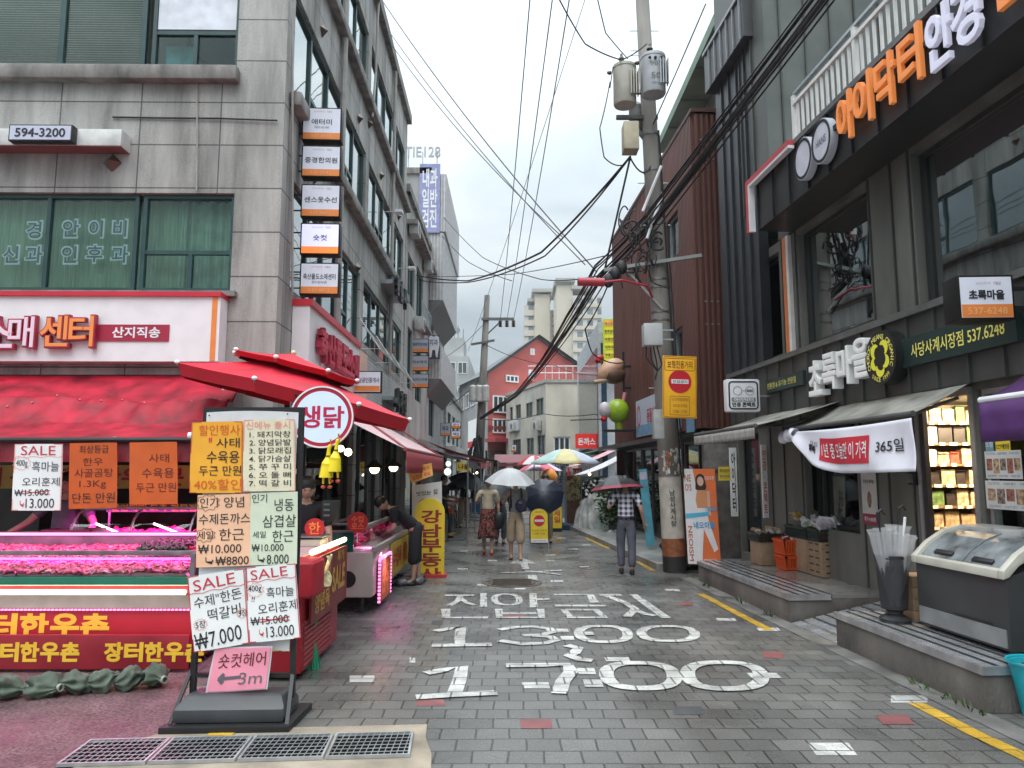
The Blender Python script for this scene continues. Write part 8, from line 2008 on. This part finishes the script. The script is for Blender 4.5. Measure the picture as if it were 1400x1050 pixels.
# ================================================================== people
skinm=M('skin',(.44,.27,.20),.55,var=.06);hairm=M('hair_black',(.012,.010,.010),.5,var=.2)
def person(label,loc,rz,h,top,bottom,shoes,step=.12,bend=0,arms=((.1,-.05,-.5),(-.1,-.05,-.5)),sleeve=.5,leg='long',skirt=None,hat=None,hair=True,fat=1.0,belt=None,extra=None,hairm=hairm):
 """figure facing -y; arms = hand targets relative to the shoulders; all in metres for a 1.7 m body"""
 k=h/1.7;t=thing('person',label,'person',loc,rz);v=lambda x,y,z:V((x,y,z))*k
 pel=v(0,0,.92);B=Matrix.Rotation(-bend,3,'X').inverted()if 0 else Matrix.Rotation(bend,3,'X')
 up=lambda x,y,z:pel+B@v(x,y,z-.92)
 che,nek,hd=up(0,.0,1.27),up(0,.01,1.46),up(0,-.02,1.60)
 P_=[(pel,(.135*k*fat,.10*k)),(up(0,0,1.08),(.125*k*fat,.095*k)),(che,(.145*k*fat,.10*k)),(up(0,.01,1.40),(.09*k,.07*k)),(nek,.052*k),(up(0,-.01,1.53),.056*k)]
 E_=[(0,1),(1,2),(2,3),(3,4),(4,5)];T_=[(up(0,0,.90),(.158*k*fat,.125*k))]+[(p,(r[0]+.018*k,r[1]+.018*k))for p,r in P_[1:4]];TE=[(0,1),(1,2),(2,3)]
 L_=[(pel+v(0,0,.13),(.135*k*fat,.112*k)),(pel-v(0,0,.02),(.15*k*fat,.115*k))];LE=[(0,1)];SH=[]
 for s in(1,-1):
  st=step*s;hip,kn,an=v(.09*s,0,.86),v(.095*s,-st*.55-.02,.48),v(.09*s,-st if st>0 else-st*1.1,.085);i=len(P_)
  P_+=[(hip,.088*k*fat),(kn,.056*k),(kn.lerp(an,.45)+v(0,.015,0),.054*k),(an,.036*k),(an+v(0,-.10,-.045),.034*k),(an+v(.0,-.15,-.055),.024*k)];E_+=[(0,i)]+[(i+j,i+j+1)for j in range(5)]
  j=len(L_);wd={'long':(.102,.078,.072),'short':(.112,.105,.10)}[leg];end=kn.lerp(an,.93 if leg=='long' else .42)
  L_+=[(hip,wd[0]*k*fat),(kn,wd[1]*k),(end,wd[2]*k)];LE+=[(1,j),(j,j+1),(j+1,j+2)]
  SH.append((an,st))
  sh=up(.185*s*(1+(fat-1)*.5),.01,1.395);hnd=sh+v(*arms[0 if s>0 else 1]);d=hnd-sh;L2=.53*k
  if d.length>L2:hnd=sh+d.normalized()*L2;d=hnd-sh
  mid=sh+d*.5;out=V((.22*s,.75,-.4));out=(out-d.normalized()*out.dot(d.normalized())).normalized();el=mid+out*math.sqrt(max(.0004,(.275*k)**2-(d.length/2)**2));i=len(P_);f=(hnd-el).normalized();sd=f.cross(Z);sd=sd.normalized()if sd.length>.1 else V((1,0,0))
  P_+=[(sh,.062*k),(el,.042*k),(hnd-f*.02*k,.026*k),(hnd+f*.05*k,(.036*k,.018*k))];E_+=[(3,i),(i,i+1),(i+1,i+2),(i+2,i+3)]
  n_=f.cross(sd)
  for q in range(4):
   a=hnd+f*.085*k+sd*(.027-.018*q)*k;e=a+f*(.045+.012*(q in(1,2)))*k-n_*.012*k;o=len(P_);P_+=[(a,.009*k),(e,.0075*k),(e+(f*.4-n_).normalized()*.03*k,.006*k)];E_+=[(i+3,o),(o,o+1),(o+1,o+2)]
  o=len(P_);a=hnd+sd*.04*k+f*.03*k;P_+=[(a,.010*k),(a+(f+sd*.5).normalized()*.045*k,.008*k)];E_+=[(i+3,o),(o,o+1)]
  j=len(T_);T_+=[(sh,.078*k),(sh.lerp(el,min(1,sleeve*1.6)),.062*k)]+([(el.lerp(hnd,.85),.046*k)]if sleeve>.9 else[]);TE+=[(3,j),(j,j+1)]+([(j+1,j+2)]if sleeve>.9 else[])
 mb=skin(P_,E_,0,1);mh=Matrix.Rotation(bend*1.0,3,'X')
 mb.ell(hd+V((0,0,.01*k)),.075*k,.092*k,.112*k,16,12,0,mh)
 fc=lambda x,y,z:hd+mh@v(x,y,z)
 mb.ell(fc(0,-.095,-.012),.012*k,.018*k,.022*k,8,6,0,mh)
 for s in(1,-1):mb.ell(fc(.076*s,.0,-.005),.012*k,.02*k,.03*k,8,6)
 mb.build('body',skinm,t,world=False,smooth=True)
 m=MB()
 for s in(1,-1):m.ell(fc(.03*s,-.083,.015),.011*k,.008*k,.006*k,8,5)
 m.build('eyes',M('eye_dark',(.02,.015,.012),.3,var=0),t,world=False);MB().ell(fc(0,-.087,-.055),.024*k,.010*k,.007*k,8,5).build('mouth',M('lips',(.30,.10,.09),.5,var=0),t,world=False)
 if hair:MB().ell(fc(0,.016,.045),.090*k,.104*k,.100*k,16,10,.10,mh).build('hair',hairm,t,world=False,smooth=True)
 if hat:m=MB();m.lathe([(.17*k,-.01),(.16*k,.005),(.095*k,.02),(.09*k,.10),(.05*k,.135),(.0,.14)],fc(0,-.01,.05),20,caps=False);m.build('hat',hat,t,world=False,smooth=True)
 skin(T_,TE,0,2).build('shirt',top,t,world=False,smooth=True)
 if skirt:
  m=MB();z0,z1=skirt;m.grid(lambda a,b:v((.165+.07*b+.016*math.sin(a*60)*b)*math.cos(a*6.2832),(.13+.07*b+.016*math.cos(a*50)*b)*math.sin(a*6.2832),z0+(z1-z0)*b+.03*b*math.sin(a*19)),64,14,.004);m.build('skirt',bottom,t,world=False,smooth=True)
 else:skin(L_,LE,0,2).build('trousers',bottom,t,world=False,smooth=True)
 if belt:m=MB();m.tube([v(.15*math.cos(a)*fat,.12*math.sin(a),1.0)for a in[6.2832*i/24 for i in range(25)]],.022*k,6);m.build('belt',belt,t,world=False)
 for an,st in SH:
  m=MB();m.ell(an+v(0,-.055,-.052),.046*k,.125*k,.034*k,12,8);m.ell(an+v(0,.01,-.02),.042*k,.05*k,.05*k,10,7);m.build('shoe',shoes,t,world=False,smooth=True)
 if extra:extra(t,v,up,fc,k)
 return t
def umbrella(label,apex,R_,mat,axis=(0,0,1),edge=None,hand=None,depth=.55):
 apex=V(apex);ax=V(axis).normalized();a=ax.cross(V((0,1,0))).normalized();b=ax.cross(a);t=thing('umbrella',label,'umbrella',apex-ax*.7)
 dome=lambda th,r,sag=0:apex+(a*math.cos(th)+b*math.sin(th))*R_*r-ax*(R_*depth*2.39*(1-math.cos(r*.95))+sag)
 m=MB();me=MB();rb=MB()
 for k in range(8):
  t0,t1=math.pi*k/4,math.pi*(k+1)/4
  f=lambda u,w:dome(t0,w).lerp(dome(t1,w),u)-ax*(.022*math.sin(math.pi*u)*w)*-.3
  m.grid(f,4,8);
  if edge:me.grid(lambda u,w:f(u,.90+.11*w)+ax*.003,4,1)
  rb.tube([dome(t0,w)-ax*.006 for w in(.02,.3,.6,.85,1.0)],.0045,4)
 m.build('canopy',mat,t,smooth=30);rb.build('ribs',ssteel,t)
 if edge:me.build('edge_band',edge,t)
 q=V(hand)if hand is not None else apex-ax*.75
 MB().tube([apex+ax*.05,apex,q-ax*.08],.008,6).build('shaft',ssteel,t);MB().tube([q+ax*.04,q-ax*.10],.016,8).build('handle',black,t)
 return t
beige=M('beige_knit',(.50,.42,.30),.8,var=.12,scale=9,bump=.9,bscale=11);grey_t=M('grey_tshirt',(.20,.20,.20),.8,var=.35,scale=5,bump=.9,bscale=10);khaki=M('khaki_cloth',(.36,.28,.19),.8,var=.15,bump=.9,bscale=9);blk=M('black_cloth',(.010,.011,.015),.8,var=.2);navy=M('navy_cloth',(.012,.016,.04),.8,var=.2)
flor=M('floral_skirt',(.17,.05,.04),.75,var=1.0,scale=22,detail=1);gtr=M('slate_trousers',(.085,.09,.115),.75,var=.2,scale=6,bump=.9,bscale=9);shoe=M('shoe_dark',(.015,.015,.016),.5);redsh=M('shoe_red',(.50,.03,.04),.5);sand=M('shoe_tan',(.28,.22,.15),.6)
plaid=M('plaid_check',(.5,.5,.5),.8,var=0)
nt=plaid.node_tree;b_=nt.nodes['Principled BSDF'];tcn=nt.nodes.new('ShaderNodeTexCoord');prev=None
for ax_n,sc_ in(('X',3.7),('Z',3.7)):
 w_=nt.nodes.new('ShaderNodeTexWave');w_.bands_direction=ax_n;w_.inputs['Scale'].default_value=sc_;nt.links.new(tcn.outputs['Object'],w_.inputs['Vector'])
 r_=nt.nodes.new('ShaderNodeValToRGB');r_.color_ramp.elements[0].position=.42;r_.color_ramp.elements[0].color=(.025,.028,.085,1);r_.color_ramp.elements[1].position=.58;r_.color_ramp.elements[1].color=(.68,.68,.70,1);nt.links.new(w_.outputs['Fac'],r_.inputs['Fac'])
 if prev:mxn=nt.nodes.new('ShaderNodeMix');mxn.data_type='RGBA';mxn.inputs['Factor'].default_value=.5;nt.links.new(prev.outputs[0],mxn.inputs['A']);nt.links.new(r_.outputs[0],mxn.inputs['B']);nt.links.new(mxn.outputs['Result'],b_.inputs['Base Color'])
 prev=r_
bagm=M('bag_dark',(.014,.014,.018),.45)
g=gp(667,757)
person('woman in a beige knit top and long red-brown patterned skirt carrying a black bag',g,.0,1.57,beige,flor,redsh,step=.10,arms=((.06,-.02,-.52),(-.02,-.24,-.16)),sleeve=.62,skirt=(1.0,.36),belt=M('belt_maroon',(.12,.015,.02),.5),hat=M('hat_black',(.02,.02,.022),.7))
q=at(682,712,g.y-.05);t=thing('handbag','slouchy black handbag hanging from the hand of the woman in the skirt','bag',q);MB().ell(q,.125,.08,.19,14,10,.15).build('body',bagm,t,smooth=True);MB().tube([q+V((-.05,0,.15)),q+V((-.02,0,.28)),q+V((.04,0,.15))],.009,6).build('strap',bagm,t)
g2=gp(705,765)
def pack(t,v,up,fc,k):
 m=MB()
 for s in(1,-1):m.tube([up(.10*s,-.135,1.06),up(.11*s,-.15,1.3),up(.11*s,-.02,1.46),up(.11*s,.13,1.35)],.02*k,6)
 m.build('straps',bagm,t,world=False);MB().ell(up(0,.19,1.22),.16*k,.09*k,.22*k,12,9).build('backpack',bagm,t,world=False,smooth=True)
person('man in a grey t-shirt and cropped khaki trousers walking under a clear umbrella',g2,.05,1.62,grey_t,khaki,sand,step=.13,arms=((-.08,-.22,-.25),(.0,-.24,-.12)),sleeve=.5,leg='short',fat=1.1,hairm=M('hair_grey',(.10,.095,.09),.6),extra=pack)
q=at(713,691,g2.y-.25);solo('dark_cap','navy cap held against the chest of the man in the grey t-shirt','cap',MB().ell(q,.12,.06,.14,12,9,.2),navy,q,smooth=True)
umbrella('translucent white umbrella held by the man in the grey t-shirt',at(698,640,g2.y-.15),.50,M('white_umbrella_film',(.62,.64,.66),.35,var=.06,alpha=.82),(.05,-.12,1),hand=at(697,692,g2.y-.3),depth=.58)
g3=gp(634,722)
person('man in a black shirt and khaki trousers under a black umbrella far left',g3,.3,1.66,blk,khaki,shoe,arms=((-.02,-.2,-.12),(-.06,.02,-.5)),sleeve=.5)
umbrella('black umbrella tipped over the man in the black shirt',at(643,647,g3.y-.3),.62,M('black_umbrella',(.030,.036,.036),.45,var=.25),(.30,-.25,1));umbrella('dark folded-edge umbrella behind the black one on the left',at(626,655,g3.y+1.2),.5,M('charcoal_umbrella',(.022,.022,.024),.5),(-.1,-.2,1))
g4=gp(857,785)
person('man seen from behind in a navy and white plaid shirt and slate trousers',g4,math.pi-.1,1.62,plaid,gtr,shoe,step=.07,arms=((.05,-.18,-.12),(-.13,-.04,-.5)),sleeve=.52,fat=1.08,belt=shoe)
umbrella('black umbrella with a red rim held by the man in the plaid shirt',at(842,650,g4.y+.15),.47,M('black_umbrella_wet',(.030,.030,.033),.32,var=.4,scale=9),(-.08,.10,1),edge=M('umbrella_red_rim',(.26,.03,.05),.5),hand=V((g4.x-.12,g4.y+.15,1.2)),depth=.52)
g5=V((at(746,645,18.2).x,18.2,0));person('person in dark clothes walking behind a lowered navy umbrella',g5,.1,1.62,navy,khaki,shoe)
umbrella('navy umbrella tilted towards the camera and hiding its holder',at(742,672,17.3),.50,M('navy_umbrella',(.013,.018,.035),.4,var=.2),(-.12,-.95,.55),depth=.5)
g6=V((at(731,645,20).x,20,0));person('small person in grey between the navy umbrella and the yellow A-board',g6,.1,1.3,M('grey_coat',(.09,.09,.10),.8),blk,shoe);umbrella('low dark grey umbrella left of the navy one',at(731,684,19.2),.34,M('grey_umbrella',(.05,.052,.06),.5),(0,-.4,1))
g7=V((at(660,645,18.0).x,18,0));umbrella('dark grey umbrella between the skirted woman and the man in grey',at(681,660,17.2),.46,M('slate_umbrella',(.045,.05,.055),.5),(.2,-.5,1));person('person in dark clothes behind the woman in the skirt',V((at(684,645,18).x,18,0)),0,1.6,blk,gtr,shoe)
person('dark clothed shopper at the stall under the dark canopy',V((at(607,645,19.5).x,19.5,0)),1.2,1.6,blk,navy,shoe,arms=((0,-.3,-.3),(0,-.3,-.35)))
g8=V((-1.48,11.5,0));apron=M('apron_plum',(.10,.03,.07),.6,var=.3)
person('woman in black bending over the meat freezer with a plum apron',g8,-1.35,1.60,blk,blk,shoe,step=.05,bend=.95,arms=((-.02,-.22,-.42),(.02,-.25,-.40)),sleeve=.5,leg='short')
b9=V((at(90,700,8.15).x,8.15,0));person('butcher in a grey apron and t-shirt behind the meat counter',b9,0,1.68,M('butcher_grey',(.12,.125,.15),.8,var=.3,scale=8),blk,shoe,step=0,arms=((.20,-.28,-.32),(-.30,-.28,-.34)),sleeve=.45,fat=1.1)
person('stall keeper in black leaning over the chicken counter',V((-2.22,7.95,0)),.35,1.66,blk,blk,shoe,step=0,bend=.25,arms=((.05,-.3,-.38),(-.02,-.32,-.36)),sleeve=.55)
# ================================================================== overhead cables
def wire(label,pts,r,sag=0,n=14,mat=cable,group=None):
 pts=[V(p)for p in pts];m=MB();out=[]
 for i in range(len(pts)-1):
  for k in range(n if i<len(pts)-2 else n+1):a=k/n;out.append(pts[i].lerp(pts[i+1],a)-V((0,0,sag*4*a*(1-a))))
 m.tube(out,r,6);return solo('overhead_cable',label,'cable',m,mat,out[0],group,smooth=True)
thin=M('cable_grey',(.10,.105,.11),.6,var=0)
for k,px in enumerate((727,759,783)):
 wire('%s thin sky wire rising from the farther pole towards the camera'%('left','middle','right')[k],[ins[k],at(px,-30,12)],.012,.35,mat=thin,group='thin wires from the far crossarm')
wire('faint wire beside the three sky wires, leaning left',[at(640,480,36),at(806,-20,16)],.010,.2,mat=thin)
for k,(a,b)in enumerate((((522,0),(816,372)),((530,40),(800,362)),((536,62),(770,325)))):
 wire('%s long wire crossing from the granite building down to the red lamp'%('upper','middle','lower')[k],[at(a[0],a[1],18),at(b[0],b[1],14)],.011 if k else .014,.25,mat=thin,group='wires from the granite building')
q=PX(5.4)+V((-.35,-.2,0));e0=at(657,572,33.6);e1=RF.w(-.5,4.2,6.9)+V((.0,0,.7))
R_=random.Random(9)
for k in range(11):
 o=V((R_.uniform(-.13,.13),R_.uniform(-.1,.1),R_.uniform(-.16,.16)));o2=o*1.0
 m1=at(822,372,13.6)+o
 wire('black strand of the thick cable bundle crossing the lane at the pole',[e1+o*.55,PX(6.2)+V((-.1,-.25,0))+o*.9,m1,at(782,437,16)+o*.9,at(742,497,21)+o*.6,at(705,540,27)+o*.4,e0+o2*.3],R_.uniform(.010,.020),R_.uniform(.0,.05),n=6,group='strands of the thick black cable bundle')
m=MB()
for k in range(26):
 a=q+V((R_.uniform(-.35,.3),R_.uniform(-.12,.05),R_.uniform(-.3,.75)));r1,r2,f0,sp_=R_.uniform(.05,.16),R_.uniform(.08,.24),R_.uniform(0,6),R_.uniform(3,6)
 p=[a+V((r1*math.sin(f0+j/11*sp_),-.03*math.sin(j),r2*math.cos(f0+j/11*sp_)+.02*j))for j in range(12)]
 m.tube(p,R_.uniform(.010,.02),5)
for k in range(3):m.ell(q+V((-.35-.12*k,-.1,-.08-.12*k)),.10,.09,.13,9,7)
solo('cable_tangle','knot of black cables and splice boxes gathered at the pole crossarm','cables',m,cable,q,smooth=True)
m=MB()
for k in range(2):m.tube([PX(6.05+k*.5)+V((-.22-k*.05,-.3,-.2)),PX(6.5+k*.5)+V((.10,-.3,.2))],.028,6)
solo('cable_guard','white spiral cable guards on the thick bundle beside the pole','cable guard',m,white,PX(6.2))
j=at(862,214,12.2)
for k,(pts,r,s,lab)in enumerate((
 ([j,at(740,345,15),at(640,384,20),at(560,374,26)],.022,.06,'thick wire pair from the junction box to the left houses, upper'),([j,at(745,350,15),at(640,386,20),at(560,380,26)],.016,.08,'thick wire pair from the junction box to the left houses, lower'),
 ([j,at(826,372,13)],.02,0,'dark wire from the junction box down to the red lamp'),([at(606,296,29),at(660,352,24),at(740,382,18),at(822,376,13)],.013,.06,'sagging wire from the clinic building to the red lamp'),([at(604,322,29),at(640,358,24),at(700,384,20)],.012,.05,'second sagging wire from the clinic building'),
 ([at(560,378,26),at(700,375,20),at(826,350,13)],.010,.03,'nearly level thin wire across the lane'),([at(965,5,11),PX(8.0)],.012,.02,'wire rising right from the transformers'),([at(760,-10,10),at(800,60,11),at(850,82,12.3),at(884,60,12.4)],.012,.03,'curling lead above the cream transformer, left one'),([at(815,-10,10.5),at(828,45,11.5),at(858,80,12.4)],.010,.01,'curling lead above the cream transformer, right one'),
 ([at(834,112,12.3),at(820,175,12.2),at(826,215,12.2),at(850,226,12.2)],.011,.05,'looping lead hanging left of the cream transformer'),([at(850,90,12.4),at(838,92,12.4),at(834,120,12.3)],.01,0,'short jumper between the two transformers'),([at(862,216,12.2),at(880,236,12.3),PX(7.4)],.014,.06,'loop from the junction box back to the pole'),
 ([at(842,362,13),at(800,450,15),at(812,485,17),at(855,495,19)],.015,.10,'dark drop wire curling to the bird ornament'),([e0,at(740,565,36),at(842,560,30)],.02,.2,'low wire from the farther pole across the cream building'),([at(662,470,34),at(760,500,32),at(843,510,22)],.016,.2,'upper wire from the farther pole across the red gable'),([at(655,520,34),at(600,560,40)],.02,.2,'wire from the farther pole to the left houses'),([at(664,440,34),at(605,490,45)],.014,.2,'upper wire from the farther pole to the office block'))):
 wire(lab,pts,r,s)
# ================================================================== clutter of the market down the lane
R_=random.Random(31)
fruit=[M('produce_green',(.06,.16,.03),.6,var=.5,scale=9),M('produce_orange',(.62,.20,.02),.5,var=.3),M('produce_red',(.42,.03,.02),.5,var=.3),M('produce_pale',(.5,.48,.36),.6,var=.3),M('produce_brown',(.22,.12,.05),.7,var=.4)]
fn=('leafy greens','oranges','red peppers','pale radishes','brown roots')
for side,x0,ys in(('left',-2.05,[17.8,18.7,20.0,21.6,22.6,23.6,24.8,26.4,27.6,29,30.5]),('right',2.75,[24.2,25.2,26.4,27.6,29,30.6,32.4])):
 for i,y in enumerate(ys):
  q=R_.randrange(5);x=x0+R_.uniform(-.12,.12);z=(.42,.62)[i%2]
  t=thing('produce_crate','crate of %s, %s bench along the %s side of the lane'%(fn[q],('nearest','second','third','fourth','fifth','sixth','seventh','eighth','ninth','tenth','farthest')[i],side),'crate',(x,y,0),0,'produce crates along the market lane')
  MB().box(x-.34,x+.34,y,y+.6,0,z-.12).build('bench',M('bench_grey',(.12,.12,.12),.7,var=.4),t)
  m=MB()
  for a in((x-.32,x+.32,y,y+.03),(x-.32,x+.32,y+.55,y+.58),(x-.32,x-.29,y+.03,y+.55),(x+.29,x+.32,y+.03,y+.55)):m.box(*a,z-.12,z+.02)
  m.build('sides',(opl,gpl,M('crate_blue'),M('crate_white',(.5,.5,.5),.5))[R_.randrange(4)],t)
  m=MB()
  for k in range(26):m.ell((x+R_.uniform(-.26,.26),y+R_.uniform(.06,.5),z+R_.uniform(-.03,.06)),.06,.06,.05,7,5,.4)
  o=m.build('produce',fruit[q],t,smooth=True);o['kind']='stuff'
bl_=[M('hang_yellow',(.70,.48,.05),.6),M('hang_white',(.62,.62,.60),.6),M('hang_red',(.50,.05,.05),.6),M('hang_blue',(.08,.16,.36),.6)]
wd_=('나물','떡볶이','생선','반찬','과일','김치','두부','참기름')
for i,(x,y,z)in enumerate(((-1.7,26.0,1.9),(-1.2,30.0,2.0),(2.3,27.0,1.7),(2.05,31.0,2.05),(.3,36.0,1.9))):
 fr=F3((x,y,z));t=thing('hanging_card','%s card reading %s hung from a canopy edge'%(('yellow','white','red','blue','end-of-lane yellow')[i],wd_[i]),'card',fr.O)
 MB().fbox(fr,-.26,.26,-.15,.15,-.01,0).build('sheet',bl_[i%4],t);m=MB();m.text(fr,wd_[i],0,0,.4,.18,off=.002,weight=.03);m.build('lettering',white if i%4>1 else ink,t)
for i,(px,py,Y,lab)in enumerate(((640,652,24,'bare bulb over the far left stalls, nearest'),(647,649,28,'bare bulb over the far left stalls, middle'),(652,646,32,'bare bulb over the far left stalls, farthest'),(806,648,24,'bare bulb under the white canopy'))):
 pendant(lab,at(px,py,Y),.06,.25,False,5)
for i,(px,py,lab)in enumerate(((706,583,'air conditioner on the cream building, left one'),(738,582,'air conditioner on the cream building, right one'))):
 u,v=lu(px,py);t=thing('air_conditioner',lab,'air conditioner',LFC.p(u,v));MB().fbox(LFC,u-.4,u+.4,v-.3,v+.3,.03,.35).build('casing',M('ac_casing'),t,bevel=.02);MB().disc(F3(LFC.p(u,v,.35),LFC.R),0,0,.2,0,.01,18).build('fan_grille',M('ac_grille'),t)
for i,(u,w)in enumerate(((3.2,.06),(9.4,.05))):
 t=thing('downpipe','grey downpipe on the granite street side, %s one'%('nearer','farther')[i],'pipe',SF.p(u,4,0));MB().tube([SF.p(u,z,.08)for z in(4.25,6,8,10,12.7)],w,8).build('pipe',M('weathered_conduit'),t)
# ================================================================== rainy air
hz=MB().box(-60,60,-14,260,-1.5,75)
ho=hz.build('haze',bpy.data.materials.new('rain_haze'));tag(ho,kind='stuff')
hm_=ho.data.materials[0];hm_.use_nodes=True;hn=hm_.node_tree.nodes;hn.remove(hn['Principled BSDF'])
pv_=hn.new('ShaderNodeVolumePrincipled');pv_.inputs['Color'].default_value=(.93,.96,1,1);pv_.inputs['Density'].default_value=.0005;pv_.inputs['Anisotropy'].default_value=.3
hm_.node_tree.links.new(pv_.outputs[0],hn['Material Output'].inputs['Volume'])
bpy.data.scenes.remove(TS)
